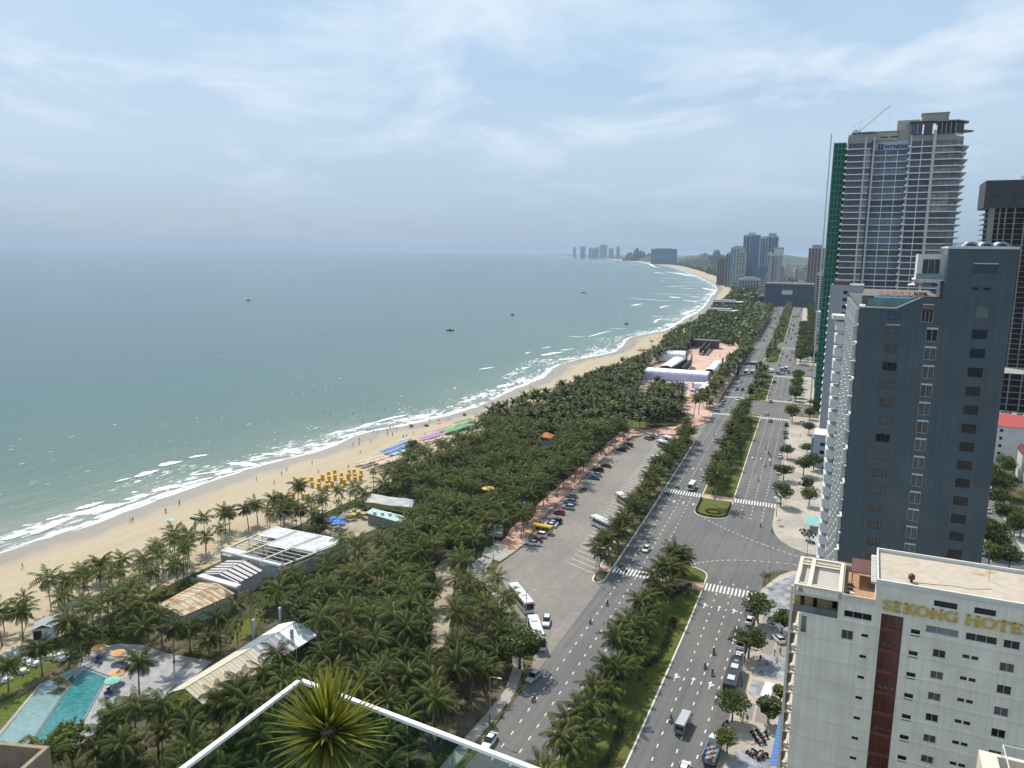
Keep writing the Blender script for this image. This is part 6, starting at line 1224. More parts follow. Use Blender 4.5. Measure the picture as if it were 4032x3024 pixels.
# town roofs between the towers
TC = [M('town_%d' % i, c, .85, .08, .05) for i, c in enumerate([(.46, .43, .40), (.36, .36, .37), (.50, .46, .42), (.33, .28, .26), (.42, .45, .48)])]
TR = M('town_roof_red', (.30, .12, .09), .85, .1); rn = random.Random(11); townw = {}
SZ = {9: 'very low', 12: 'low', 15: 'small', 16: 'modest', 18: 'middling', 22: 'mid-rise', 30: 'tall', 40: 'tallest'}
cols_ = ['off-white', 'grey', 'cream', 'brown-grey', 'pale blue-grey']
for i in range(190):
    az = rn.uniform(17.5, 23.5) if i < 140 else rn.uniform(11, 17.5); r = rn.uniform(1450, 4600) if i < 140 else rn.uniform(2800, 6000); wd = rn.uniform(12, 34); h = rn.choice([9, 12, 16, 22, 30, 40]) if r > 2000 or i < 30 else rn.choice([9, 12, 15, 18]); ci = rn.randrange(5)
    key = (ci, int(wd//8), h); q_ = st(pol(az, r))
    if q_[1] < float(TI(q_[0]))+70: continue
    if key not in townw:
        W_ = (key[1]+.5)*8; q = MB(); q.box(-W_/2, W_/2, 0, 14, 0, h); q2 = MB()
        for k in range(int(h//3.3)):
            for j in range(int(W_//3.5)): x = -W_/2+1+j*3.5; q2.box(x, x+1.8, -.12, 0, k*3.3+1, k*3.3+2.5)
        townw[key] = (q.mesh('wall', TC[ci]), q2.mesh('window_row', GDARK), MB().box(-W_/2-.3, W_/2+.3, -.3, 14.3, h, h+.9).mesh('roof', TR if rn.random() < .3 else TC[(ci+1) % 5]))
    o = thing('town_building', f'{SZ[h]} {cols_[ci]} block in the hazy town beyond the netted site', 'building', pol(az, r), RZ+rn.uniform(-.3, .3), f'{SZ[h]} {cols_[ci]} town blocks'); [obj(n_, m_, o) for n_, m_ in zip(('wall', 'window_row', 'roof'), townw[key])]
# ------------------------------------------------------------------ terrace below the camera
zr = CAMH-3.35
def atz(u, v, z): d = ray(u, v); k = (z-CAMH)/d[2]; return np.array([d[0]*k, d[1]*k, z])
c0 = atz(1182, 2676, zr); cl = atz(720, 3024, zr); cr_ = atz(2100, 3024, zr)
dl = (cl-c0)/np.linalg.norm(cl-c0); d_r = (cr_-c0)/np.linalg.norm(cr_-c0)
m, t, nd, bs = nodes('balustrade_glass'); t.nodes.remove(bs)
tr = nd('ShaderNodeBsdfTransparent', {'Color': (.70, .80, .785, 1)}); gl_ = nd('ShaderNodeBsdfGlossy', {'Color': (.9, 1, .98, 1), 'Roughness': .05}); fr_ = nd('ShaderNodeFresnel', {'IOR': 1.13})
mxs = nd('ShaderNodeMixShader', {0: fr_.outputs[0], 1: tr.outputs[0], 2: gl_.outputs[0]}); t.links.new(mxs.outputs[0], t.nodes['Material Output'].inputs['Surface']); BG = m
RAIL = M('white_rail', (.86, .85, .82), .35, .02)
bal = thing('glass_balustrade', 'clear glass balustrade corner with a bright white top rail', 'balustrade', (0, 0, zr-1.08))
for d, L, k in ((dl, 2.6, 3), (d_r, 4.2, 4)):
    e = np.array([d[1], -d[0], 0])*.006
    for i in range(k):
        a, b_ = c0+d*L*i/k+d*.01, c0+d*L*(i+1)/k-d*.012; q = MB()
        P = [a-e, b_-e, b_+e, a+e]; q.add([(p[0], p[1], -.0) for p in P]+[(p[0], p[1], 1.06) for p in P], [(0, 1, 5, 4), (1, 2, 6, 5), (2, 3, 7, 6), (3, 0, 4, 7), (4, 5, 6, 7), (3, 2, 1, 0)]); q.build('glass_panel', BG, bal)
    e = np.array([d[1], -d[0], 0])*.018; a, b_ = c0-d*.018, c0+d*L; q = MB(); P = [a-e, b_-e, b_+e, a+e]
    q.add([(p[0], p[1], 1.06) for p in P]+[(p[0], p[1], 1.085) for p in P], [(0, 1, 5, 4), (1, 2, 6, 5), (2, 3, 7, 6), (3, 0, 4, 7), (4, 5, 6, 7), (3, 2, 1, 0)]); q.build('top_rail', RAIL, bal)
fl_ = [c0-dl*.0, c0+dl*2.6, c0+dl*2.6+d_r*4.2, c0+d_r*4.2]
tf = flat('terrace_floor', fl_, zr-1.09, M('terrace_stone', (.40, .37, .33), .8, .1, 2), thick=.3)
# spiky potted plant
pc = atz(1290, 2850, CAMH-3.30); pc = pc*np.array([.90, .90, 1]); k_ = .90; pc = np.array([ray(1290, 2850)[0], ray(1290, 2850)[1], 0])*(5.42/.9105*.915)
pz = CAMH+ray(1290, 2850)[2]*(5.42/.9105*.915)
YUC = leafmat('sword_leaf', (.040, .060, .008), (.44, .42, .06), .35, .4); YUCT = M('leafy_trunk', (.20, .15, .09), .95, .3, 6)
pl_ = thing('dracaena', 'spiky potted dracaena with yellow-green sword leaves at the balustrade', 'plant', (pc[0], pc[1], zr-1.09))
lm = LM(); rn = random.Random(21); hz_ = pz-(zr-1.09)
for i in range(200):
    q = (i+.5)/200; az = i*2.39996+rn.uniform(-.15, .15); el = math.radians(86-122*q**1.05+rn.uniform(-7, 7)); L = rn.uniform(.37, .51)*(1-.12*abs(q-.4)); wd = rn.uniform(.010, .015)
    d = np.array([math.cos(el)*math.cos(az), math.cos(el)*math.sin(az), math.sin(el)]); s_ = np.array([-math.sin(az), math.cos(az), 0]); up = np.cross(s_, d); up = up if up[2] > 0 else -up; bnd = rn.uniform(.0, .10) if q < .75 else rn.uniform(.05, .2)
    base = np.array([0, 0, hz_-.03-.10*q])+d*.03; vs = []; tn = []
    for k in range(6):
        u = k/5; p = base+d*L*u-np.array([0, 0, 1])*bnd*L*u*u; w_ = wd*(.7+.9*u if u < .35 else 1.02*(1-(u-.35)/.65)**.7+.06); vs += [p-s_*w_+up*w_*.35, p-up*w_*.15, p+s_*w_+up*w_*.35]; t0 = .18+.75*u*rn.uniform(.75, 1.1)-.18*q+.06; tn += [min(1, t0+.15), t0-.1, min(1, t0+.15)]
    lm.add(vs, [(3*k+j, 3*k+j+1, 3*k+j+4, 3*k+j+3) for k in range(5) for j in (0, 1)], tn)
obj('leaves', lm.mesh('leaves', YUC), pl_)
q = MB(); q.tube([(0, .0, .35), (.01, .0, hz_*.7), (0, 0, hz_)], [.055, .05, .06], 8); q.build('trunk', YUCT, pl_, smooth=True)
q = MB(); q.cyl(0, 0, 0, .42, .17, .22, 14); q.build('pot', M('dark_pot', (.05, .05, .05), .8, .1, 3), pl_)
# ------------------------------------------------------------------ the park: pool terrace, sheds, tents
def hgt(p, v):         # height of the point straight above p that shows at picture row v
    lo, hi = 0.0, 300.0
    for _ in range(50):
        m_ = (lo+hi)/2; q = np.array([p[0], p[1], m_-CAMH]); z = q@CF
        if CY-FPX*(q@CU)/z > v: lo = m_
        else: hi = m_
    return lo
flat('lawn', [ZA(*q) for q in [(-300, 1150), (0, 900), (230, 800), (420, 830), (470, 900), (300, 1010), (0, 1180), (-200, 1300)]], .03, LAWN)
flat('lawn', [ZA(*q) for q in [(-300, 1400), (0, 1200), (250, 1095), (270, 1085), (0, 1455), (-150, 1640)]], .03, LAWN)
flat('lawn', [ZA(*q) for q in [(1120, 1210), (1330, 1125), (1440, 1200), (1500, 1330), (1300, 1380), (1180, 1330)]], .035, LAWN)
flat('lawn', [ZB(*q) for q in [(380, 800), (540, 700), (600, 560), (420, 640)]], .035, LAWN)
flat('lawn', [ZL(*q) for q in [(1110, 1060), (1180, 980), (1400, 985), (1420, 1070)]], .035, LAWN)
TILE = M('pool_deck_stone', (.29, .28, .275), .85, .14, .9, col2=(.34, .33, .32), thr=(.45, .55), scale2=.5)
deck = flat('pool_deck', [ZA(*q) for q in [(560, 900), (680, 810), (840, 780), (1010, 790), (1180, 850), (1500, 905), (1390, 1000), (1190, 1140), (1110, 1210), (900, 1200), (780, 1230), (640, 1450), (450, 1570), (440, 1480), (240, 1490), (-100, 1540), (-60, 1470), (275, 1070), (560, 935)]], .06, TILE, thick=.06)
pool = thing('swimming_pool', 'split turquoise swimming pool with a dark divider beside the lawn', 'pool', ZA(400, 1250))
def lp(q, z): p = ZA(*q); return (p[0]-pool.location[0], p[1]-pool.location[1], z)
SHW = M('shallow_water', (.20, .31, .30), .1, .14, 1.0, spec=.5, bump=.2, bscale=2)
def polyp(name, pts, z0, z1, mat, parent): return MB().prism([(p[0], p[1]) for p in pts], z0, z1).build(name, mat, parent)
polyp('deep_basin', [lp(q, 0) for q in [(598, 962), (752, 1022), (508, 1462), (228, 1486), (524, 1030)]], .0, .10, POOLW, pool)
polyp('shallow_basin', [lp(q, 0) for q in [(292, 1088), (430, 1020), (590, 952), (512, 1030), (205, 1498), (-60, 1515), (-30, 1480)]], .0, .095, SHW, pool)
DKT2 = M('dark_tile', (.06, .07, .075), .5, .1)
def curbline(pts, wd, z0, z1, mat, name, zf=lp, parent=pool):
    P = [np.array(zf(q, 0)) for q in pts]
    for a, c in zip(P[:-1], P[1:]):
        d = (c-a)/np.linalg.norm(c-a); e = np.array([d[1], -d[0], 0])*wd/2; MB().prism([tuple((a-e)[:2]), tuple((c-e)[:2]), tuple((c+e)[:2]), tuple((a+e)[:2])], z0, z1).build(name, mat, parent)
curbline([(524, 1030), (215, 1492)], .5, 0, .18, DKT2, 'divider'); curbline([(590, 945), (768, 1012), (512, 1474), (235, 1492)], .22, 0, .16, DKT2, 'rim'); curbline([(-60, 1505), (282, 1078)], .5, 0, .22, PATHC, 'rim')
tree((*ZA(415, 1105)[:2], .1), 2, 'small sparse tree on the planter in the shallow pool', sc=.5, name='planter_tree')
flat('planter', [ZA(*q) for q in [(330, 1135), (430, 1085), (520, 1010), (470, 1100), (400, 1140)]], .3, LAWNB, thick=.25)
flat('timber_deck', [ZA(*q) for q in [(240, 1495), (440, 1482), (445, 1570), (380, 1600), (200, 1600)]], .25, M('timber_deck', (.33, .23, .10), .85, .15, 1.5), thick=.25)
def parasol(label, p, col, r=1.5, h=2.4, group=None, n_=8, name='parasol', lean=0.0):
    o = thing(name, label, 'parasol', p, random.uniform(0, 6), group); key = ('par', col, round(r, 1), h, n_)
    if key not in _wm:
        mt = M('canvas_'+col, {'orange': (.62, .33, .13), 'teal': (.22, .50, .42), 'blue': (.10, .24, .60), 'pink': (.62, .36, .45), 'green': (.16, .42, .18), 'cream': (.66, .50, .38), 'lightblue': (.42, .60, .66), 'yellow': (.66, .50, .10), 'white2': (.68, .67, .62), 'red': (.55, .12, .08), 'purple': (.45, .28, .48)}[col], .8, .06, 2)
        q = MB(); q.add([(r*math.cos(6.283*k/n_), r*math.sin(6.283*k/n_), h-.55) for k in range(n_)]+[(0, 0, h)]+[(r*math.cos(6.283*k/n_), r*math.sin(6.283*k/n_), h-.72) for k in range(n_)], [(k, (k+1) % n_, n_) for k in range(n_)]+[(n_+1+k, n_+1+(k+1) % n_, (k+1) % n_, k) for k in range(n_)])
        _wm[key] = (q.mesh('canopy', mt), MB().cyl(0, 0, 0, h-.02, .03, .03, 6).mesh('pole', FRW))
    a, b_ = _wm[key]; obj('canopy', a, o); obj('pole', b_, o); return o
for q, c, lb in [((705, 868), 'orange', 'orange parasol with loungers at the far pool corner'), ((840, 905), 'orange', 'orange parasol between the far pool corner and the lone deck palm'), ((835, 1050), 'orange', 'orange parasol touching the teal one by the pool edge'), ((800, 1105), 'teal', 'mint teal parasol beside the pool edge')]: parasol(lb, (*ZA(*q)[:2], .06), c, 1.55, 2.5)
NAVY = M('navy_cushion', (.05, .055, .13), .8, .1)
def lounger(label, p, rz, group=None):
    o = thing('sun_lounger', label, 'sun lounger', p, rz, group); q = MB(); q.box(-.35, .35, -.95, .45, .28, .4); q.add([(-.35, .45, .30), (.35, .45, .30), (.35, .98, .72), (-.35, .98, .72), (-.35, .45, .40), (.35, .45, .40), (.35, .92, .80), (-.35, .92, .80)], [(0, 1, 2, 3), (7, 6, 5, 4), (0, 4, 5, 1), (2, 6, 7, 3), (1, 5, 6, 2), (3, 7, 4, 0)]); q.build('cushion', NAVY, o)
    for x in (-.3, .25):
        for y in (-.85, .35): MB().box(x, x+.05, y, y+.05, 0, .28).build('leg', FRW, o)
for q, r in [((690, 905), .4), ((715, 912), .4), ((885, 955), .9), ((905, 950), .9), ((775, 1132), .7), ((755, 1160), .7), ((862, 945), .3)]: lounger('navy cushioned sun lounger on the pool deck stone', (*ZA(*q)[:2], .06), r, 'navy loungers by the pool')
CLOTH = M('white_cloth', (.70, .69, .66), .85, .04)
cl_me = MB(); cl_me.cyl(0, 0, .05, .74, .85, .72, 12); cl_m = cl_me.mesh('tablecloth', CLOTH); chm = MB(); chm.box(-.2, .2, -.2, .2, .42, .46); chm.box(-.2, .2, .17, .2, .46, .9); [chm.box(a, a+.03, c, c+.03, 0, .42) for a in (-.2, .17) for c in (-.2, .17)]; ch_m = chm.mesh('chair', FRW)
for q in [(160, 985), (250, 932), (345, 885), (440, 895), (40, 1045), (180, 905), (70, 850), (120, 860), (20, 890), (215, 918), (20, 1020), (430, 870)]:
    p = (*ZA(*q)[:2], .03); o = thing('banquet_table', 'round table under a white cloth on the seaside lawn', 'table', p, 0, 'white tables on the lawn'); obj('tablecloth', cl_m, o)
    for k in range(4): a = k*1.571+random.random(); tag(obj('garden_chair', ch_m, None, (p[0]+1.15*math.cos(a), p[1]+1.15*math.sin(a), .03), a-1.571), 'small white chair drawn up to a cloth-covered lawn table', 'chair', 'white chairs on the lawn')
# gabled roofs made of single sheets
def gable(label, A_, B_, C_, D_, ez, rise, mats, n=18, wall=None, cat='shed', name='shed', fascia=None, ends=None):
    """A,B near end (left,right); C,D far end (right,left): ground points; sheet strips across each slope"""
    A_, B_, C_, D_ = [np.array(p, float) for p in (A_, B_, C_, D_)]; c = (A_+B_+C_+D_)/4; c[2] = 0; o = thing(name, label, cat, c)
    A_, B_, C_, D_ = [p-c for p in (A_, B_, C_, D_)]; up = lambda p, z: np.array([p[0], p[1], z]); R0, R1 = (A_+B_)/2, (C_+D_)/2
    for side, (P0, P1) in (('l', (A_, D_)), ('r', (B_, C_))):
        for i in range(n):
            u0, u1 = i/n, (i+1)/n-.08/n; dz = .03*(i % 2)
            e0, e1, r0, r1 = up(P0+(P1-P0)*u0, ez+dz), up(P0+(P1-P0)*u1, ez+dz), up(R0+(R1-R0)*u0, ez+rise+dz), up(R0+(R1-R0)*u1, ez+rise+dz)
            mt = mats(u0, i, side); q = MB(); k = [e0, e1, r1, r0]; q.add(k+[p-np.array([0, 0, .05]) for p in k], [(0, 1, 2, 3), (3, 2, 1, 0), (0, 4, 5, 1), (2, 6, 7, 3), (1, 5, 6, 2), (3, 7, 4, 0), (7, 6, 5, 4)]); q.build('roof_sheet', mt, o)
    if wall is not None:
        q = MB(); I = [up(p*.96, 0) for p in (A_, B_, C_, D_)]; T_ = [up(p*.96, ez-.03) for p in (A_, B_, C_, D_)]; q.add(I+T_+[up(R0*.96, ez+rise-.08), up(R1*.96, ez+rise-.08)], [(0, 1, 5, 8, 4), (1, 2, 6, 5), (2, 3, 7, 9, 6), (3, 0, 4, 7)]); q.build('wall', wall, o)
    else:
        for i in range(6):
            for P0, P1 in ((A_, D_), (B_, C_)): p = P0+(P1-P0)*i/5*.98; MB().box(p[0]-.08, p[0]+.08, p[1]-.08, p[1]+.08, 0, ez).build('post', FRW, o)
    q = MB(); q.tube([up(R0, ez+rise+.05), up(R1, ez+rise+.05)], .07, 5); q.build('ridge_cap', fascia or FRW, o); return o
RUST = [M('rust_sheet_%d' % i, c, .85, .25, 1.5, col2=(.30, .16, .08), thr=(.5, .65), scale2=.5) for i, c in enumerate([(.48, .40, .27), (.42, .32, .20), (.52, .45, .32), (.36, .22, .12)])]
gable('shed with rust-streaked cream sheet roof among the palms', ZA(1088, 520, 4.2), ZA(1284, 588, 4.2), ZA(1662, 425, 4.2), ZA(1430, 335, 4.2), 4.2, .9, lambda u, i, s: RUST[(i*7+(s == 'r')*3) % 3] if u < .55 or i % 3 else RUST[3], 26, M('shed_wall', (.36, .36, .36), .9, .1))
a, c_ = ZA(1412, 300, 5), ZA(1685, 378, 5); d = (c_-a)/np.linalg.norm(c_-a); e = np.array([d[1], -d[0], 0])*.9
fs = thing('sign_fascia', 'long white fascia canopy between rusty shed and glazed restaurant', 'canopy', (a+c_)/2*np.array([1, 1, 0])); mm_ = np.array(fs.location); q = MB(); q.prism([tuple((p-mm_)[:2]) for p in (a-e, c_-e, c_+e, a+e)], 4.7, 5.3); q.build('canopy', WHITE, fs); [MB().box(*(p-mm_)[[0]]-.1, *(p-mm_)[[0]]+.1, *(p-mm_)[[1]]-.1, *(p-mm_)[[1]]+.1, 0, 4.7).build('post', FRW, fs) for p in (a, c_, (a+c_)/2)]
CANV = M('cream_canvas', (.62, .53, .37), .8, .07, .6, col2=(.55, .44, .27), thr=(.45, .65), scale2=.3); CANV2 = M('pale_canvas', (.58, .53, .43), .8, .07, .6); CANW = M('white_canvas', (.84, .84, .84), .7, .03, .6); CANG = M('clear_sheet', (.27, .33, .36), .25, .12, .8, spec=.6); CANP = M('pink_strip', (.50, .30, .32), .6, .1)
def tent_m(u, i, s):
    if u < .54: return CANV if i % 3 else CANV2
    if u < .78: return CANG if (s == 'l' or i % 4 not in (1, 3)) else (CANP if i % 8 == 1 else CANV2)
    return CANW
gable('long event tent, cream and clear panels with a white far bay', ZB(-70, 1128, 3.0), ZB(182, 1213, 3.0), ZB(990, 722, 3.0), ZB(722, 640, 3.0), 3.0, 2.2, tent_m, 36, None, 'tent', 'event_tent')
PILL = M('pylon_white', (.5, .5, .48), .8, .2, 4)
for q, lb in [((728, 700), 'far left'), ((540, 790), 'left middle'), ((812, 860), 'right middle'), ((993, 800), 'far right')]:
    p = ZB(*q); b = MB(); [b.box(-.3, .3, -.3, .3, z, z+.5) for z in np.arange(0, 6.0, .62)]; [b.box(x, x+.08, y, y+.08, 0, 6) for x in (-.3, .22) for y in (-.3, .22)]; tag(b.build('lattice_pylon', PILL, None, p), f'{lb} white lattice pylon of the event tent', 'pylon')
# glazed restaurant
m4 = [ZE(*q, 5.0) for q in [(560, 1180), (1050, 1305), (1590, 1095), (1000, 985)]]
rc = sum(m4)/4; rc[2] = 0; RS = thing('restaurant', 'open restaurant roofed with cream beams and white translucent panels', 'building', rc); m4 = [p-rc for p in m4]
def bil(u, v, z): p = m4[0]*(1-u)*(1-v)+m4[1]*u*(1-v)+m4[2]*u*v+m4[3]*(1-u)*v; return np.array([p[0], p[1], z])
POLY = M('polycarbonate', (.52, .53, .55), .35, .1, .8, col2=(.66, .67, .69), thr=(.45, .6), scale2=.4); BEAMC = M('cream_beam', (.58, .52, .42), .8, .06)
MB().add([bil(0, 0, .04), bil(1, 0, .04), bil(1, 1, .04), bil(0, 1, .04)], [(0, 1, 2, 3)]).build('floor', M('dark_floor', (.09, .08, .07), .8, .2), RS)
def beam(u0, v0, u1, v1, z0, z1, wd, mat, name='beam'):
    a, c = bil(u0, v0, 0), bil(u1, v1, 0); d = (c-a)/np.linalg.norm(c-a); e = np.array([d[1], -d[0], 0])*wd/2; MB().prism([tuple((a-e)[:2]), tuple((c-e)[:2]), tuple((c+e)[:2]), tuple((a+e)[:2])], z0, z1).build(name, mat, RS)
for u in (0, .33, .66, 1): beam(u, 0, u, 1, 4.7, 5.15, .45, BEAMC)
for v in (0, .5, 1): beam(0, v, 1, v, 4.72, 5.1, .4, WHITE)
opn = {(0, 0), (0, 1), (2, 0), (1, 0.5)}
nv = 22
for ci in range(3):
    for k in range(nv):
        v0, v1 = k/nv, (k+.9)/nv; u0, u1 = ci/3+.02, (ci+1)/3-.02; vm = (v0+v1)/2
        op = (ci == 0 and vm > .12 and vm < .62) or (ci == 2 and vm < .48 and vm > .03) or (ci == 1 and .05 < vm < .42)
        if op:
            if k % 2 == 0: beam(u0, v0, u1, v0, 4.75, 4.95, .14, WHITE, 'joist')
        else: MB().add([bil(u0, v0, 5.16), bil(u1, v0, 5.22), bil(u1, v1, 5.22), bil(u0, v1, 5.16)], [(0, 1, 2, 3), (3, 2, 1, 0)]).build('roof_panel', POLY, RS)
for u in (0, .5, 1):
    for v in (0, .25, .5, .75, 1): p = bil(u, v, 0); MB().box(p[0]-.12, p[0]+.12, p[1]-.12, p[1]+.12, 0, 4.7).build('post', WHITE, RS)
beam(1, 0, 1, 1, 0, 3.9, .2, M('stained_wall', (.36, .34, .30), .9, .15, .6), 'wall'); beam(0, 0, 1, 0, 0, 3.9, .2, MATS['stained_wall'], 'wall')
gable('glazed gable annex with a skylit pinkish roof beside the plunge pool', ZB(160, 290, 4.0), ZB(425, 352, 4.0), ZB(600, 262, 4.0), ZB(350, 190, 4.0), 4.0, 1.3, lambda u, i, s: GDARK if i % 3 == 1 else M('pink_sheet', (.50, .46, .44), .6, .08), 16, M('annex_wall', (.40, .38, .35), .9, .1), 'building', 'annex')
pp = thing('plunge_pool', 'small teal plunge pool beside the glazed annex', 'pool', ZB(590, 310)); lq = lambda q, z=0: ZB(*q)-np.array(pp.location)
polyp('basin', [lq(q) for q in [(605, 205), (735, 240), (600, 395), (455, 372)]], 0, .3, POOLW, pp)
curbline([(605, 205), (735, 240), (600, 395), (455, 372), (605, 205)], .3, 0, .42, PATHC, 'rim', lambda q, z: lq(q), pp)
# white beach hut on the left
p = ZA(330, 720); hut = thing('beach_hut', 'small white beach hut with grey gable at the grove edge', 'hut', p, .3); q = MB(); q.box(-2.2, 2.2, -2, 2, 0, 2.6); q.build('wall', WHITE, hut); q = MB(); q.add([(-2.6, -2.4, 2.5), (0, -2.4, 3.6), (0, 2.4, 3.6), (-2.6, 2.4, 2.5), (2.6, -2.4, 2.5), (2.6, 2.4, 2.5)], [(0, 1, 2, 3), (3, 2, 1, 0), (1, 4, 5, 2), (2, 5, 4, 1)]); q.build('roof', LGREY, hut); MB().box(-2.0, -.4, -2.08, -2.0, 0, 2.2).build('doorway', DKV, hut)
# grey tarpaulin roof and teal roofed bar
tg_ = [ZK(*q, 4.0) for q in [(430, 1190), (1010, 1260), (1060, 1165), (520, 1090)]]; tc = sum(tg_)/4; tc[2] = 0; TB = thing('tarpaulin_roof', 'flat bar roof patched with grey and silver tarpaulins', 'shelter', tc); tg_ = [p-tc for p in tg_]
TP = [M('tarp_%d' % i, c, .55, .25, 1.2, bump=.6, bscale=2) for i, c in enumerate([(.36, .34, .31), (.26, .28, .31), (.42, .40, .37)])]
for i in range(5):
    for j in range(3):
        f_ = lambda u, v: (tg_[0]*(1-u)*(1-v)+tg_[1]*u*(1-v)+tg_[2]*u*v+tg_[3]*(1-u)*v)*np.array([1, 1, 0])+np.array([0, 0, 4.0+.15*math.sin(u*9+v*7)]); MB().add([f_(i/5, j/3), f_((i+1)/5, j/3), f_((i+1)/5, (j+1)/3), f_(i/5, (j+1)/3)], [(0, 1, 2, 3), (3, 2, 1, 0)]).build('tarpaulin', TP[(0 if i < 2 else 1) if (i+j) % 4 else 2], TB)
for p in tg_: MB().box(p[0]-.1, p[0]+.1, p[1]-.1, p[1]+.1, 0, 4).build('post', FRD, TB)
bar = [ZE(*q, 3.4) for q in [(1740, 868), (1800, 832), (2090, 905), (2040, 955)]]; bc = sum(bar)/4; bc[2] = 0; BT = thing('beach_bar', 'beach bar with a long pale teal roof and white tanks', 'bar', bc); polyp('roof', [p-bc for p in bar], 3.2, 3.45, M('teal_roof', (.33, .47, .42), .7, .08), BT); polyp('wall', [(p-bc)*.9 for p in bar], 0, 3.2, M('bar_wall', (.25, .22, .2), .9, .2), BT)
for x in (-4, -1.5, 1): MB().cyl(x, -x*.2, 3.45, 4.3, .55, .55, 12).build('tank', WHITE, BT)
for i, q in enumerate([(1440, 985), (1475, 960), (1510, 985), (1545, 960), (1500, 1005), (1555, 1000), (1835, 920), (1870, 940), (1800, 915), (1845, 955)]): parasol('bright blue parasol crowded on the beach bar terrace', ZE(*q), 'blue', 1.5, 2.6, 'blue bar parasols', 4)
for i, q in enumerate([(1610, 900), (1650, 885), (1690, 900), (1730, 915), (1800, 945), (1640, 925), (1590, 930)]): parasol('yellow-white parasol crowded on the beach bar terrace', ZE(*q), 'yellow' if i % 2 else 'cream', 1.4, 2.5, 'yellow bar parasols', 4)
flat('bar_terrace', [ZE(*q) for q in [(1370, 1045), (1560, 860), (1960, 940), (1620, 1085)]], .03, SANDY)
# orange-roofed lookout and little kiosks
p = ZF(1350, 545); LT = thing('lookout_tower', 'grey lookout tower with a broad orange tiled roof above the palms', 'tower', p, RZ); hz0 = hgt(p, 1500+.48216*450)
q = MB(); q.box(-2.0, 2.0, -2.0, 2.0, 0, hz0-1.6); q.build('shaft', M('tower_grey', (.45, .46, .47), .9, .08), LT); q = MB(); [q.box(x, x+.3, y, y+.3, hz0-1.6, hz0) for x in (-2, 1.7) for y in (-2, 1.7)]; q.build('post', WHITE, LT); ot = M('orange_tile', (.50, .17, .05), .8, .12, 2)
q = MB(); q.add([(-3.1, -3.1, hz0), (3.1, -3.1, hz0), (3.1, 3.1, hz0), (-3.1, 3.1, hz0), (-.8, -.3, hz0+1.6), (.8, -.3, hz0+1.6), (.8, .3, hz0+1.6), (-.8, .3, hz0+1.6)], [(0, 1, 5, 4), (1, 2, 6, 5), (2, 3, 7, 6), (3, 0, 4, 7), (4, 5, 6, 7), (3, 2, 1, 0)]); q.build('roof', ot, LT)
for q_, lb in [((1625, 400), 'low orange tiled kiosk roof left of its twin in the grove'), ((1740, 408), 'low orange tiled kiosk roof nearer the promenade')]:
    p = ZF(*q_); p = ZF(q_[0], q_[1]+40); o = thing('kiosk', lb, 'kiosk', p, RZ); MB().box(-2.2, 2.2, -2.2, 2.2, 0, 5.2).build('wall', WHITE, o); q = MB(); q.add([(-3.3, -3.3, 5.2), (3.3, -3.3, 5.2), (3.3, 3.3, 5.2), (-3.3, 3.3, 5.2), (0, 0, 7.2)], [(0, 1, 4), (1, 2, 4), (2, 3, 4), (3, 0, 4), (3, 2, 1, 0)]); q.build('roof', ot, o)
p = ZF(470, 1440); o = thing('kiosk', 'ticket kiosk with a faded yellow flat roof by the rounded tree', 'kiosk', p, RZ-.5); MB().box(-2.2, 2.2, -1.4, 1.4, 0, 2.4).build('wall', BARK, o); MB().box(-2.6, 2.6, -1.8, 1.8, 2.4, 2.6).build('roof', M('faded_yellow', (.50, .37, .15), .85, .15, 1), o)
p = ZF(1170, 1055); o = thing('toilet_block', 'plain white service hut with a dark doorway behind the promenade', 'hut', p, RZ-.3); MB().box(-2.2, 2.2, -2, 2, 0, 3.2).build('wall', WHITE, o); MB().box(-2.0, -.2, -2.08, -2, 0, 2.4).build('doorway', DKV, o); MB().box(-2.5, 2.5, -2.3, 2.3, 3.2, 3.4).build('roof', LGREY, o)
p = ZF(960, 1265); o = thing('notice_board', 'white service cabin at the shaded path end', 'hut', p, RZ); MB().box(-1.2, 1.2, -1, 1, 0, 3.0).build('wall', WHITE, o); MB().box(-1.4, 1.4, -1.2, 1.2, 3.0, 3.2).build('roof', LGREY, o)
parasol('single yellow parasol rising among the grove palms', ZF(875, 1010), 'yellow', 2.4, 6.5, None, 6); parasol('small yellow parasol at the path by the promenade', ZF(1050, 1110), 'yellow', 1.0, 3.0, None, 6)
# ------------------------------------------------------------------ beach furniture
CAB = M('amber_canvas', (.66, .36, .03), .8, .06, 2)
cb = MB(); cb.box(-.65, -.58, -.55, .55, 0, 1.95); cb.box(.58, .65, -.55, .55, 0, 1.95); cb.box(-.58, .58, .48, .55, 0, 1.95); cb_m = cb.mesh('canvas', CAB); cbr = MB().box(-.7, .7, -.62, .62, 1.95, 2.1).mesh('top', CAB); cbs = MB().box(-.57, .57, -.4, .47, .35, .5).mesh('bench', CLOTH)
for q in [(1240, 650), (1300, 620), (1305, 660), (1362, 630), (1358, 672), (1390, 600), (1425, 648), (1440, 575), (1443, 612), (1490, 560), (1492, 600), (1545, 585), (1545, 622), (1607, 560), (1600, 592), (1648, 555), (1655, 590), (1655, 618), (1705, 565), (1700, 602), (1470, 652), (1420, 680), (1500, 690), (1150, 748), (1230, 760), (1265, 762), (1570, 640)]:
    o = thing('beach_cabana', 'amber canvas beach cabana on the dry sand', 'cabana', (*ZE(*q)[:2], .0), RZ+2.4+random.uniform(-.15, .15), 'amber beach cabanas'); obj('canvas', cb_m, o); obj('top', cbr, o); obj('bench', cbs, o)
parasol('lone pale blue beach umbrella with a dark seat under it', ZN(1588, 1345), 'lightblue', 1.3, 2.2)
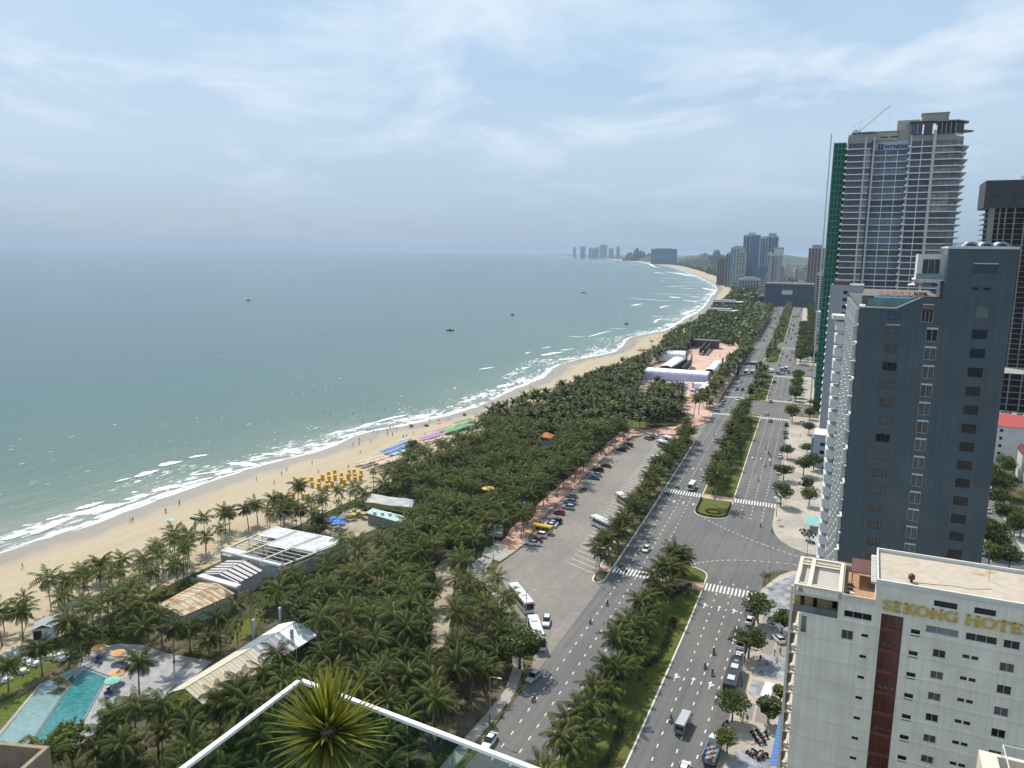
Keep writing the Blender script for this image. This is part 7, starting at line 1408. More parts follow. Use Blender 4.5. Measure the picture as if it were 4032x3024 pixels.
def rows(zf, p0, p1, q0, nx, ny, col, label, group, r=1.35):
    """parasols filling the strip between picture points: p0->p1 along, p0->q0 across"""
    A_, B_, C_ = zf(*p0), zf(*p1), zf(*q0)
    for i in range(nx):
        for j in range(ny):
            p = A_+(B_-A_)*(i+.5)/nx+(C_-A_)*(j+.5)/max(1, ny)+np.array([random.uniform(-.3, .3), random.uniform(-.3, .3), 0]); p[2] = 0; parasol(label, p, col, r, 2.1, group, 4, 'beach_parasol')
rows(ZK, (600, 600), (860, 500), (760, 640), 7, 2, 'blue', 'square blue beach parasol in the shade rows on the sand', 'blue beach parasols', 1.55)
rows(ZK, (760, 640), (980, 560), (800, 650), 5, 1, 'lightblue', 'square sky-blue beach parasol below the deep blue rows', 'sky-blue beach parasols', 1.5)
rows(ZK, (820, 470), (970, 425), (850, 480), 4, 1, 'lightblue', 'square sky-blue beach parasol above the deep blue rows', 'upper sky-blue beach parasols')
rows(ZK, (290, 740), (640, 640), (420, 775), 8, 2, 'cream', 'square cream beach parasol in the rows next to the blue ones', 'cream beach parasols', 1.5)
rows(ZK, (560, 740), (860, 650), (640, 770), 7, 2, 'cream', 'square cream beach parasol tucked against the palms', 'cream parasols by the palms', 1.5)
rows(ZK, (1100, 430), (1340, 360), (1180, 460), 7, 2, 'purple', 'square mauve beach parasol between blue and green rows', 'mauve beach parasols', 1.5)
rows(ZK, (1100, 480), (1400, 400), (1150, 510), 6, 1, 'cream', 'square cream beach parasol below the mauve rows', 'cream parasols below mauve', 1.5)
rows(ZK, (1270, 330), (1480, 260), (1330, 350), 6, 1, 'pink', 'square pink beach parasol above the mauve rows', 'pink beach parasols', 1.5)
rows(ZK, (1400, 340), (1700, 250), (1460, 365), 9, 2, 'green', 'square green beach parasol in the long green rows', 'green beach parasols', 1.55)
rows(ZK, (1520, 240), (1740, 175), (1560, 255), 7, 1, 'green', 'square green beach parasol in the upper short row', 'upper green beach parasols', 1.5)
rows(ZK, (1740, 260), (1900, 210), (1780, 275), 4, 1, 'teal', 'square teal beach parasol at the far end of the rows', 'teal beach parasols', 1.5)
parasol('white beach parasol with bathers near the wet sand', ZK(1180, 225), 'white2', 1.6, 2.3); parasol('dark red beach parasol near the water past the white one', ZK(1350, 205), 'red', 1.0, 2.0)
for q in [(255, 250), (330, 225), (370, 260), (110, 245), (60, 290), (405, 265), (420, 215), (150, 440), (95, 440)]: parasol('small dark beach parasol on the far sand before the plaza trees', ZM(*q), 'red' if q[0] % 2 else 'orange', 1.2, 2.2, 'far beach parasols')
# wicker-brown mats and boats pulled on the sand
for q in [(1510, 445)]: pass
COR = M('coracle', (.16, .11, .08), .8, .2)
for q, lb in [((1670, 105), 'dark basket boat carried near the green parasols'), ((1010, 245), 'dark basket boat beside standing bathers'), ((1200, 240), 'brown basket boat near the white parasol')]:
    b = MB(); b.cyl(0, 0, 0, .7, .9, 1.2, 14); tag(b.build('basket_boat', COR, None, ZK(*q)), lb, 'boat')
for q, lb in [((190, 440), 'pair of dark boats pulled up on the far sand'), ((100, 445), 'dark boat pulled up beside another on the far sand')]:
    b = MB(); P = [(-3, 0), (-1.8, .8), (1.8, .8), (3.2, 0), (1.8, -.8), (-1.8, -.8)]; b.prism(P, 0, .8); tag(b.build('fishing_boat', COR, None, ZM(*q), RZ+.4), lb, 'boat')
# boats at sea
for (u, v, L, lb) in [(1772, 1302, 9, 'long low fishing boat far out between shore and horizon'), (2018, 1241, 5, 'small dark round boat out at sea'), (2467, 1276, 5, 'small dark boat beyond the whitecaps'), (2298, 1153, 11, 'distant fishing boat off the surf'), (977, 1184, 8, 'faint reddish boat far out to the left')]:
    p = g(u, v, SEAZ); o = thing('fishing_boat', lb, 'boat', p, random.uniform(-.3, .3)); b = MB(); vs = []; k = 9
    for i in range(k): x = -L/2+L*i/(k-1); w_ = .16*L*math.sin(math.pi*(.04+.92*i/(k-1)))**.6; zt = .9+.5*abs(2*i/(k-1)-1)**2; vs += [(x, -w_, zt), (x*.92, -w_*.5, -.1), (x*.92, w_*.5, -.1), (x, w_, zt)]
    b.add(vs, [(4*i+j, 4*i+j+1, 4*(i+1)+j+1, 4*(i+1)+j) for i in range(k-1) for j in range(3)]+[(4*i+3, 4*i, 4*(i+1), 4*(i+1)+3) for i in range(k-1)]); b.build('hull', COR, o); MB().box(-L*.12, L*.12, -.5, .5, .7, 2.0).build('cabin', FRD, o)
# ------------------------------------------------------------------ event plaza: tents, screens, gate, masts
LIL = M('lilac_hoarding', (.52, .52, .74), .8, .08, .4)
def vault(label, P0, P1, wd, h0, rise, mat, n=8, name='marquee', wallm=None):
    P0, P1 = np.array(P0, float), np.array(P1, float); c = (P0+P1)/2; c[2] = 0; o = thing(name, label, 'tent', c); d = (P1-P0); L = np.linalg.norm(d); d /= L; e = np.array([d[1], -d[0], 0])
    for i in range(n):
        a, b_ = P0+d*L*i/n-c, P0+d*L*(i+.96)/n-c; q = MB(); k = 9; vs = []
        for j in range(k): an_ = math.pi*j/(k-1); off = e*(-math.cos(an_))*wd/2; z = h0+rise*math.sin(an_)**.8; vs += [(*(a+off)[:2], z), (*(b_+off)[:2], z)]
        q.add(vs, [(2*j, 2*j+1, 2*j+3, 2*j+2) for j in range(k-1)]+[(2*j+2, 2*j+3, 2*j+1, 2*j) for j in range(k-1)]); q.build('roof_bay', mat, o)
    for sg in (-1, 1):
        a, b_ = P0+e*sg*wd/2-c, P1+e*sg*wd/2-c; MB().add([(*a[:2], 0), (*b_[:2], 0), (*b_[:2], h0), (*a[:2], h0)], [(0, 1, 2, 3), (3, 2, 1, 0)]).build('side_wall', wallm or mat, o)
    return o
vault('longest white marquee with a lilac hoarding wall facing the palms', ST(421, -88), ST(423, -44), 15, 4.2, 2.2, CANW, 8, 'marquee', LIL)
vault('white ridge marquee by the shore trees', ST(512, -101), ST(516, -81), 17, 4.5, 3.5, CANW, 4); vault('arched white marquee running along the dark screens', ST(440, -79), ST(492, -82), 10, 3.2, 3.0, CANW, 9); vault('slim arched white marquee along the avenue palms', ST(444, -48), ST(494, -51), 6.5, 3.0, 2.4, CANW, 9)
vault('small white tent with open front at the lilac wall', ST(384, -57), ST(387, -51.5), 5, 2.6, 1.4, CANW, 2, 'marquee', CANW); vault('small white tent beside the blue chairs', ST(388, -48), ST(391, -42), 5, 2.6, 1.4, CANW, 2); vault('short white tunnel tent on the plaza corner', ST(366, -37.5), ST(393, -39), 5.5, 2.8, 1.6, CANW, 4)
LW = thing('hoarding', 'long lilac printed hoarding in front of the longest marquee', 'hoarding', ST(408, -88), RZ)
for i in range(9): MB().box(i*3.6, i*3.6+3.5, -.1, 0, 0, 4.6).build('panel', LIL, LW)
BC = M('blue_covers', (.07, .13, .50), .7, .2, 1)
for i in range(14):
    p = ST(random.uniform(372, 382), random.uniform(-58, -43)); b = MB(); b.box(-1.1, 1.1, -.8, .8, 0, .75); b.box(-1.0, 1.0, -.7, .7, .75, .8); tag(b.build('covered_table', BC, None, p, random.uniform(0, 3)), 'blue-draped table before the small white tents', 'table', 'blue draped tables')
BLKS = M('black_truss', (.025, .022, .022), .8, .3, 1)
for (a, c), lb in [(((650, 870), (890, 720)), 'long black scaffold stand beside the arched marquee'), (((820, 880), (975, 720)), 'second black scaffold stand next to the marquee'), (((1130, 530), (1290, 340)), 'left black screen truss on the open plaza'), (((1210, 530), (1370, 360)), 'right black screen truss on the open plaza')]:
    A_, B_ = ZM(*a), ZM(*c); d = B_-A_; L = np.linalg.norm(d); d /= L; o = thing('scaffold_stand', lb, 'stand', A_, math.atan2(d[1], d[0])); MB().box(0, L, -.6, .6, 2.0, 6.0).build('screen', BLKS, o)
    for x in np.linspace(.2, L-.2, 6): MB().box(x-.1, x+.1, -.5, .5, 0, 2.0).build('leg', FRD, o)
GA = thing('event_gate', 'dark portal gate spanning the left carriageway', 'gate', RP(461, -25.2), rdir(461)); GB_ = M('gate_navy', (.03, .03, .07), .7, .1)
q = MB(); q.box(-.4, 1.0, -.7, .7, 0, 9.5); q.build('leg', GB_, GA); q = MB(); q.box(12.4, 13.8, -.7, .7, 0, 9.5); q.build('leg', GB_, GA); q = MB(); q.box(1.0, 12.4, -.69, .69, 7.9, 9.49); q.build('lintel', GB_, GA)
for i in range(5): MB().box(1.6+i*2.2, 3.2+i*2.2, -.75, -.69, 8.2, 9.2).build('gate_panel', M('gate_print', (.10, .10, .22), .6, .2), GA)
STG = thing('stage_canopy', 'maroon and black stage shed at the back of the plaza', 'stage', ZM(1110, 400), RZ); q = MB(); q.box(-18, 18, 0, 12, 6, 7.5); q.build('roof', M('stage_roof', (.11, .09, .10), .7, .15), STG); q = MB(); q.box(-17, 17, .5, 11, 0, 6); q.build('wall', M('stage_maroon', (.17, .07, .08), .8, .2), STG); [MB().box(x, x+5, -3, -1, 0, 1.6).build('booth', M('booth_pink', (.46, .25, .23), .8, .1), STG) for x in (-14, -7, 0)]
STEEL = M('galvanised_steel', (.40, .41, .40), .5, .08, metal=.6)
def mast(label, p, h, name='floodlight_mast'):
    o = thing(name, label, 'mast', p, RZ); MB().cyl(0, 0, 0, h, .28, .16, 8).build('pole', STEEL, o)
    q = MB(); q.box(-1.6, 1.6, -.2, .2, h-1.5, h-1.2); q.box(-1.2, 1.2, -.2, .2, h-.4, h-.1); q.build('crossarm', STEEL, o)
    for x in (-1.4, -.5, .5, 1.4): MB().box(x-.25, x+.25, -.45, .1, h-1.2, h-.7).build('floodlight', FRD, o)
p = ZM(268, 835); mast('floodlight mast rising behind the longest marquee', p, hgt(p, 1280+.226*255)); p = ZM(955, 420); mast('floodlight mast beside the maroon stage shed', p, hgt(p, 1200+.4521*112)); p = ZL(648, 785); mast('thin pole on the sand edge before the bushy trees', p, hgt(p, 1200+.4521*685), 'beach_pole'); p = ZE(350, 1000); mast('short speaker pole on the near sand', p, hgt(p, 1600+.482*893), 'beach_pole')
for q, lb in [((900, 620), 'nearest brick gatepost of the plaza row'), ((985, 640), 'second brick gatepost of the plaza row'), ((1030, 880), 'brick gatepost next to the marquee end'), ((1525, 700), 'black kiosk column on the plaza'), ((1600, 640), 'slim black column on the plaza')]:
    b = MB(); b.box(-.5, .5, -.5, .5, 0, 5.5); b.box(-.6, .6, -.6, .6, 5.5, 5.8); tag(b.build('gatepost', M('brown_post', (.30, .17, .11), .9, .15) if 'brick' in lb else BLKS, None, ZM(*q), RZ), lb, 'post')
o = thing('kiosk', 'round red-roofed kiosk at the avenue side of the plaza', 'kiosk', ZM(1670, 600)); MB().cyl(0, 0, 0, 3, 2.2, 2.2, 12).build('wall', M('kiosk_red', (.28, .08, .06), .8, .1), o); MB().cyl(0, 0, 3, 4.4, 3.2, .3, 12).build('roof', M('kiosk_tile', (.34, .15, .10), .8, .1), o)
# beach restaurants past the plaza
for (x0, y0, wd, dp, h), lb in [((40, 1530, 40, 18, 6), 'nearer flat beach restaurant with a white canopy edge'), ((130, 1400, 46, 18, 9), 'two-level white beach restaurant behind it')]:
    p = ZX5(x0+150, y0+50); o = thing('beach_restaurant', lb, 'building', p, RZ); MB().box(-wd/2, wd/2, 0, dp, 0, h-1.2).build('wall', M('rest_wall', (.14, .12, .11), .8, .2), o); MB().box(-wd/2-1, wd/2+1, -3, dp, h-1.2, h-.5).build('roof', WHITE, o); MB().box(-wd/2, wd/4, 2, dp, h-.5, h+1.8).build('upper_room', LGREY, o)
# street lamps
def lamp(label, p, h=9.6, rz=RZ, group=None, arm=1):
    o = thing('street_lamp', label, 'street lamp', p, rz, group)
    if 'lampm' not in _wm:
        q = MB(); q.cyl(0, 0, 0, 2.2, .13, .10, 8); q2 = MB(); q2.cyl(0, 0, 2.2, 9.4, .09, .06, 8); q2.tube([(0, 0, 9.3), (.35, 0, 9.6), (1.9, 0, 9.75)], .045, 6); q3 = MB(); q3.box(1.6, 2.35, -.13, .13, 9.70, 9.80)
        _wm['lampm'] = (q.mesh('base', FRD), q2.mesh('pole', STEEL), q3.mesh('lantern', FRW))
    for n_, m_ in zip(('base', 'pole', 'lantern'), _wm['lampm']): obj(n_, m_, o)
    return o
lamp('street lamp beside the parked white saloon on the near verge', ZP(985, 832, .13)); lamp('street lamp on the verge corner at the parking entrance', ZC(613, 222, .13)); lamp('street lamp on the grey paved corner beside the bare tree', ZD(1308, 330, .13), rz=RZ+math.pi); lamp('street lamp across the side street by the parked motorbikes', ZW(1245, 890, .13), rz=RZ+math.pi); lamp('street lamp beside the dark coach on the pavement', ZD(1113, 1085, .13), rz=RZ+math.pi); lamp('street lamp at the tip of the palm island', ZI(770, 1540, .15)); lamp('street lamp on the verge behind the two white coaches', ZC(845, 665, .13))
for s in np.arange(150, 460, 32): lamp('street lamp rising from the avenue pavement past the junction', RP(s, 15.0, .13), rz=RZ+math.pi, group='lamps along the right pavement')
for s in np.arange(300, 640, 34): lamp('street lamp on the seaward kerb past the parking lot', RP(s, -26.0, .1), group='lamps along the seaward kerb')
b = MB(); b.box(-.9, .9, -.7, .7, .13, .22); tag(b.build('access_cover', PATHC, None, ZP(1340, 350), RZ), 'pale concrete slab on the verge path', 'slab')
o = thing('marker_tent', 'white peaked traffic tent in the second junction', 'tent', RP(486, -4), 0); MB().add([(-3, -3, 2.2), (3, -3, 2.2), (3, 3, 2.2), (-3, 3, 2.2), (0, 0, 4.2)], [(0, 1, 4), (1, 2, 4), (2, 3, 4), (3, 0, 4), (3, 2, 1, 0)]).build('canopy', CANW, o); [MB().box(x, x+.1, y, y+.1, 0, 2.2).build('post', FRW, o) for x in (-2.9, 2.8) for y in (-2.9, 2.8)]
o = thing('shop_canopy', 'blue shopfront canopy on the far right pavement', 'shopfront', RP(430, 27), RZ); MB().box(0, 14, 0, 14, 0, 6).build('wall', M('shop_dark', (.12, .11, .11), .8, .2), o); MB().box(-1, 14, -1.5, 15, 6, 7).build('roof', M('shop_blue', (.08, .18, .30), .7, .1), o)
for s, w_, wd, h, c, lb in [(505, 60, 30, 14, 'rest_wall', 'dark low-rise at the cross street'), (560, 27, 20, 10, 'ochre_wall', 'ochre villa with brown roofs'), (600, 27, 24, 22, 'town_0', 'off-white mid-rise beyond the villa'), (660, 27, 24, 34, 'town_4', 'pale balconied mid-rise under the scaffold'), (400, 30, 24, 9, 'town_3', 'brown low-rise under the scaffold'), (730, 30, 30, 28, 'town_2', 'cream mid-rise along the far avenue'), (830, 30, 30, 18, 'town_1', 'grey mid-rise along the far avenue')]:
    house(lb, RP(s, w_), wd, 22, h, MATS[c], MAR if 'villa' in lb else TC[2], 2.2 if 'villa' in lb else 0, 5, RZ, 'villa' not in lb)
# teal sheet lean-to and blossom planters in front of the slate hotel
p = ZW(1430, 190); o = thing('lean_to', 'teal sheet lean-to over motorbikes at the slate hotel foot', 'shelter', p, RZ); MB().add([(-3, -4, 2.6), (2, -4, 3.2), (2, 4, 3.2), (-3, 4, 2.6)], [(0, 1, 2, 3), (3, 2, 1, 0)]).build('roof', M('teal_sheet', (.16, .40, .36), .6, .15, 1), o); [MB().box(x, x+.08, y, y+.08, 0, 2.6).build('post', FRD, o) for x in (-2.9, 1.8) for y in (-3.9, 3.8)]
# ------------------------------------------------------------------ vehicles (forward = +y)
TYRE = M('tyre', (.018, .018, .018), .9, .1); RIM = M('alloy', (.35, .35, .36), .4, .05, metal=.7); VGL = M('car_glass', (.014, .017, .02), .08, .05, spec=.6); LMP = M('headlamp', (.75, .77, .78), .2, .02); TLL = M('tail_lamp', (.35, .02, .02), .3, .02); PLAS = M('black_trim', (.03, .03, .03), .7, .1)
PC = {'white': (.74, .74, .73), 'silver': (.42, .43, .44), 'grey': (.20, .21, .22), 'black': (.018, .018, .02), 'red': (.34, .03, .03), 'maroon': (.13, .025, .03), 'blue': (.05, .17, .30), 'light blue': (.25, .36, .45), 'yellow': (.58, .38, .04), 'teal': (.06, .30, .30), 'dark green': (.03, .10, .07)}
def paint(c):
    m = M('paint_'+c.replace(' ', '_'), PC[c], .28, .02, 2, spec=.5); m.node_tree.nodes['Principled BSDF'].inputs['Coat Weight'].default_value = .5; return m
_vm = {}
def loft(st_, mat, name):
    """stations (y, half-width, z0, z1, tuck): closed hull with a tucked shoulder"""
    b = MB(); vs = []
    for (y, w_, z0, z1, tk) in st_: vs += [(-w_*.94, y, z0), (-w_, y, z0+(z1-z0)*.35), (-w_*.98, y, z0+(z1-z0)*.8), (-w_+tk, y, z1), (w_-tk, y, z1), (w_*.98, y, z0+(z1-z0)*.8), (w_, y, z0+(z1-z0)*.35), (w_*.94, y, z0)]
    n = len(st_); b.add(vs, [(8*i+j, 8*i+(j+1) % 8, 8*(i+1)+(j+1) % 8, 8*(i+1)+j) for i in range(n-1) for j in range(8)]+[tuple(range(8)), tuple(range(8*n-1, 8*n-9, -1))]); return b.mesh(name, mat)
def wheelmesh(r, w_):
    k = ('wh', r, w_)
    if k not in _vm:
        b = MB(); b.xcyl(-w_/2, w_/2, 0, 0, r, 14); q = MB(); q.xcyl(-w_/2-.012, w_/2+.012, 0, 0, r*.6, 10); _vm[k] = (b.mesh('wheel', TYRE), q.mesh('rim', RIM))
    return _vm[k]
def carparts(kind, col):
    k = ('car', kind, col)
    if k in _vm: return _vm[k]
    P = paint(col); W_ = .88; out = []
    if kind == 'sedan': L = 4.5; body = [(-2.25, .74, .35, .86, .1), (-2.1, .84, .24, .98, .1), (-1.3, W_, .2, 1.0, .09), (.6, W_, .2, .97, .09), (1.7, .86, .22, .88, .12), (2.12, .78, .26, .76, .12), (2.25, .68, .34, .66, .1)]; cab = [(-1.85, .72, .98, 1.0, .1), (-1.0, .76, .96, 1.40, .22), (.25, .76, .95, 1.43, .22), (1.15, .74, .93, .97, .12)]; roof = (-.95, .22, .53, 1.42); wy = 1.36; wr = .32
    elif kind == 'suv': L = 4.6; body = [(-2.3, .80, .4, 1.0, .08), (-2.2, .88, .3, 1.12, .08), (-1.2, .92, .26, 1.12, .08), (.7, .92, .26, 1.08, .08), (1.8, .90, .28, 1.0, .1), (2.2, .82, .32, .86, .1), (2.3, .74, .4, .74, .1)]; cab = [(-2.15, .78, 1.1, 1.14, .08), (-1.75, .80, 1.1, 1.68, .18), (.1, .80, 1.08, 1.72, .18), (1.05, .78, 1.05, 1.08, .1)]; roof = (-1.75, .12, .61, 1.71); wy = 1.4; wr = .36
    elif kind == 'hatch': L = 3.8; body = [(-1.9, .74, .35, .9, .08), (-1.75, .82, .24, 1.0, .08), (-.8, .85, .2, 1.0, .08), (.6, .85, .2, .96, .08), (1.45, .82, .22, .86, .1), (1.8, .74, .28, .74, .1), (1.9, .64, .36, .62, .1)]; cab = [(-1.75, .72, .98, 1.02, .08), (-1.3, .74, .96, 1.44, .18), (.1, .74, .95, 1.47, .18), (1.0, .72, .93, .96, .1)]; roof = (-1.3, .1, .55, 1.46); wy = 1.2; wr = .3
    body_m = loft(body, P, 'body'); cab_m = loft(cab, VGL, 'windows'); b = MB(); y0, y1, hw, z = roof; b.add([(-hw, y0, z), (hw, y0, z), (hw, y1, z+.02), (-hw, y1, z+.02), (-hw, y0, z+.035), (hw, y0, z+.035), (hw, y1, z+.05), (-hw, y1, z+.05)], [(4, 5, 6, 7), (0, 4, 7, 3), (1, 2, 6, 5), (0, 1, 5, 4), (2, 3, 7, 6)])
    fr = body[-1]; bk = body[0]; hl = [MB().box(sx*.50-.17, sx*.50+.17, fr[0]-.16, fr[0]+.02, .60, .74).mesh('headlight', LMP) for sx in (-1, 1)]; tl = [MB().box(sx*.56-.12, sx*.56+.12, bk[0]-.02, bk[0]+.1, .7, .86).mesh('tail_light', TLL) for sx in (-1, 1)]
    mi = [MB().box(sx*.98-.07, sx*.98+.07, .75, .9, .95, 1.08).mesh('mirror', P) for sx in (-1, 1)]
    _vm[k] = (body_m, cab_m, b.mesh('roof', P), hl, tl, mi, wy, wr, L); return _vm[k]
def car(label, p, rz, kind='sedan', col='white', group=None, detail=True, name='car', cat='car'):
    bm, cmx, rf_, hl, tl, mi, wy, wr, L = carparts(kind, col); o = thing(name, label, cat, (p[0], p[1], (p[2] if len(p) > 2 else 0)+.02), rz, group)
    obj('body', bm, o); obj('windows', cmx, o); obj('roof', rf_, o)
    if detail:
        for m_ in hl: obj('headlight', m_, o)
        for m_ in tl: obj('tail_light', m_, o)
        for m_ in mi: obj('mirror', m_, o)
    tm, rm = wheelmesh(wr, .22)
    for x in (-.78, .78):
        for y in (-wy, wy):
            w_ = obj('wheel', tm, o, (x, y, wr))
            if detail: obj('rim', rm, w_)
    return o
def boxbus(label, p, rz, L=11.8, W_=2.5, Hh=3.25, col='white', group=None, name='coach', cat='bus', skirt=None, roofcol=None, ac=True, z=.02):
    k = ('bus', L, W_, Hh, col, skirt, roofcol)
    if k not in _vm:
        P = paint(col); h = W_/2; b = MB(); c = .16
        prof = [(-h, .35), (-h, Hh-c), (-h+c, Hh), (h-c, Hh), (h, Hh-c), (h, .35)]
        def hull(y0, y1, m_=0, ins=0): b.add([(x*(1-ins), y0, z_) for x, z_ in prof]+[(x*(1-ins), y1, z_) for x, z_ in prof], [(i, (i+1) % 6, 6+(i+1) % 6, 6+i) for i in range(6)]+[(5, 4, 3, 2, 1, 0), (6, 7, 8, 9, 10, 11)], m_)
        hull(-L/2, L/2)
        wz0, wz1 = Hh*.46, Hh*.80; ws = []; npn = max(3, int(L//1.6)); ln = (L-1.6)/npn
        for sx in (-1, 1):
            for i in range(npn): y = -L/2+.5+i*ln; ws.append(MB().box(sx*h-.015, sx*h+.015, y, y+ln-.08, wz0, wz1).mesh('side_window', VGL))
        wsn = MB(); wsn.box(-h+.12, h-.12, L/2-.02, L/2+.02, Hh*.36, Hh*.86); rw = MB(); rw.box(-h+.25, h-.25, -L/2-.02, -L/2+.02, Hh*.52, Hh*.84)
        sk = MB().box(-h-.012, h+.012, -L/2+.02, L/2-.02, .4, 1.05).mesh('skirt', paint(skirt)) if skirt else None
        acs = [MB().box(-.7, .7, y-.9, y+.9, Hh, Hh+.18).mesh('roof_unit', M('roof_unit', (.55, .55, .54), .6, .05)) for y in ((-L*.28, L*.12) if ac else ())]+([MB().box(-.35, .35, L*.3, L*.3+.6, Hh, Hh+.06).mesh('roof_hatch', M('hatch_grey', (.35, .35, .35), .6, .05))] if ac else [])
        hl = [MB().box(sx*h*.72-.18, sx*h*.72+.18, L/2-.01, L/2+.03, .62, .84).mesh('headlight', LMP) for sx in (-1, 1)]; tl = [MB().box(sx*h*.82-.12, sx*h*.82+.12, -L/2-.03, -L/2+.01, .8, 1.2).mesh('tail_light', TLL) for sx in (-1, 1)]; mr = [MB().box(sx*(h+.16)-.08, sx*(h+.16)+.08, L/2-.05, L/2+.12, Hh*.62, Hh*.78).mesh('mirror', PLAS) for sx in (-1, 1)]
        rfm = MB().box(-h+c, h-c, -L/2+.05, L/2-.05, Hh, Hh+.03).mesh('roof', paint(roofcol)) if roofcol else None
        _vm[k] = (b.mesh('body', P), ws, wsn.mesh('windscreen', VGL), rw.mesh('rear_window', VGL), sk, acs, hl, tl, mr, rfm)
    bm, ws, wsn, rw, sk, acs, hl, tl, mr, rfm = _vm[k]; o = thing(name, label, cat, (p[0], p[1], z), rz, group); obj('body', bm, o)
    for m_ in ws: obj('side_window', m_, o)
    obj('windscreen', wsn, o); obj('rear_window', rw, o)
    if sk: obj('skirt', sk, o)
    if rfm: obj('roof', rfm, o)
    for m_ in acs: obj(m_.name.split('.')[0], m_, o)
    for n_, lst in (('headlight', hl), ('tail_light', tl), ('mirror', mr)):
        for m_ in lst: obj(n_, m_, o)
    tm, rm = wheelmesh(.47 if L > 8 else .34, .3)
    for x in (-W_/2+.16, W_/2-.16):
        for y in (-L*.30, L*.32): w_ = obj('wheel', tm, o, (x, y, .47 if L > 8 else .34)); obj('rim', rm, w_)
    return o
def two(rear, front):  # centre and heading from two ground points
    a, b_ = np.array(rear), np.array(front); d = b_-a; return (a+b_)/2, math.atan2(d[1], d[0])-math.pi/2
AW, TO = RZ, RZ+math.pi      # heading away from / towards the camera
car('white saloon parked on the near verge by the lamp post', ZP(985, 1265), TO+.05, 'sedan', 'white'); car('silver saloon parked in the shade of the kerbside tree', ZC(900, 1030), TO-.12, 'sedan', 'silver')
c, r = two(ZC(763, 440), ZC(862, 565)); boxbus('first white coach parked at the verge, nearest the parking entrance', c, r); c, r = two(ZC(893, 668), ZC(948, 838)); boxbus('white coach parked nose-out behind the first, by the kerbside tree', c, r, 11.6, 2.5, 3.2)
car('white minivan standing beside the second coach', ZC(990, 640), TO+.30, 'suv', 'white')
c, r = two(ZF(2070, 1060), ZF(1940, 975)); boxbus('white and red coach in the bus bays', c, r, 11.8, 2.5, 3.25, 'white', None, 'coach', 'bus', 'red'); c, r = two(ZF(1905, 1250), ZF(1755, 1178)); boxbus('all-white coach half under the island palms', c, r)
c, r = two(ZQ(528, 575), ZQ(412, 535)); boxbus('black and white coach at the far end of the bays', c, r, 11.5, 2.5, 3.2, 'white', None, 'coach', 'bus', 'black'); c, r = two(ZQ(570, 535), ZQ(475, 505)); boxbus('white coach behind the black and white one', c, r)
car('black car poking out from under the island palms', ZF(1790, 1310), RZ+1.15, 'suv', 'black'); car('white saloon in the far bays', ZQ(382, 632), RZ+1.15, 'sedan', 'white'); car('white hatchback under palms in the far bays', ZQ(445, 652), RZ+1.15, 'hatch', 'white'); car('white car tight behind the far coaches', ZQ(490, 600), RZ+1.15, 'sedan', 'white')
PK_ = [(1235, 1338, 'sedan', 'white', 'white saloon at the start of the promenade row'), (1270, 1308, 'hatch', 'red', 'red hatchback next to the first white saloon'), (1295, 1272, 'suv', 'white', 'white off-roader beside the yellow minibus'), (1380, 1190, 'sedan', 'white', 'white saloon after the yellow minibus'), (1395, 1172, 'sedan', 'silver', 'silver saloon between white and black cars'), (1425, 1158, 'suv', 'black', 'black off-roader before the first hatched box'), (1458, 1088, 'hatch', 'red', 'lone red hatchback past the first hatched box'), (1528, 1045, 'suv', 'silver', 'silver car next to the lone red hatchback'), (1545, 1000, 'suv', 'light blue', 'light blue car in the promenade row'), (1560, 952, 'sedan', 'grey', 'dark grey car partly under promenade palms'), (1738, 802, 'sedan', 'blue', 'turquoise blue car past the second hatched box'), (1762, 778, 'sedan', 'silver', 'silver car next to the turquoise one'), (1775, 738, 'suv', 'black', 'black car under a promenade palm'), (1838, 702, 'sedan', 'maroon', 'maroon car before the third hatched box'), (1965, 572, 'suv', 'black', 'black car at the far promenade end'), (1992, 552, 'sedan', 'grey', 'grey car squeezed between black and maroon'), (2018, 535, 'suv', 'maroon', 'maroon off-roader closing the promenade row')]
for x, y, kd, cl, lb in PK_: car(lb, ZF(x, y), RZ+math.pi/2+random.uniform(-.08, .08), kd, cl)
boxbus('yellow minibus parked among the promenade cars', ZF(1320, 1240), RZ+math.pi/2, 6.2, 2.1, 2.6, 'yellow', None, 'minibus', 'minibus', None, None, False)
for q, cl, lb in [((312, 478), 'grey', 'dark car against the curved far kerb'), ((335, 472), 'black', 'black car against the curved far kerb'), ((375, 468), 'white', 'white car against the curved far kerb')]: car(lb, ZQ(*q), RZ+.9, 'suv', cl)
# moving traffic
car('white hatchback driving towards the near crosswalk', ZD(438, 125), TO, 'hatch', 'white'); boxbus('white minibus stopping at the second crosswalk', ZQ(672, 880), TO, 6.0, 2.05, 2.6, 'white', None, 'minibus', 'minibus', None, None, False); car('dark grey car approaching on the left carriageway', ZQ(872, 495), TO, 'sedan', 'grey')
boxbus('silver van driving past the median lawn', ZV(800, 870), AW-.05, 5.2, 1.95, 2.25, 'grey', None, 'van', 'van', None, 'silver', False)
boxbus('long black coach parked under the leaning street tree', two(ZD(1012, 1190), ZD(1085, 945))[0], two(ZD(1012, 1190), ZD(1085, 945))[1], 12.0, 2.5, 3.1, 'black')
car('white taxi parked ahead of the black coach', ZD(1092, 890), AW, 'sedan', 'white'); car('white taxi with dark screen under the flat-crowned tree', ZD(1108, 800), AW, 'suv', 'white'); boxbus('white van under the crosswalk street tree', ZD(1172, 560), AW, 5.6, 2.0, 2.5, 'white', None, 'van', 'van', None, None, False); car('white car parked between van and flat-crowned tree', ZD(1168, 630), AW, 'sedan', 'white')
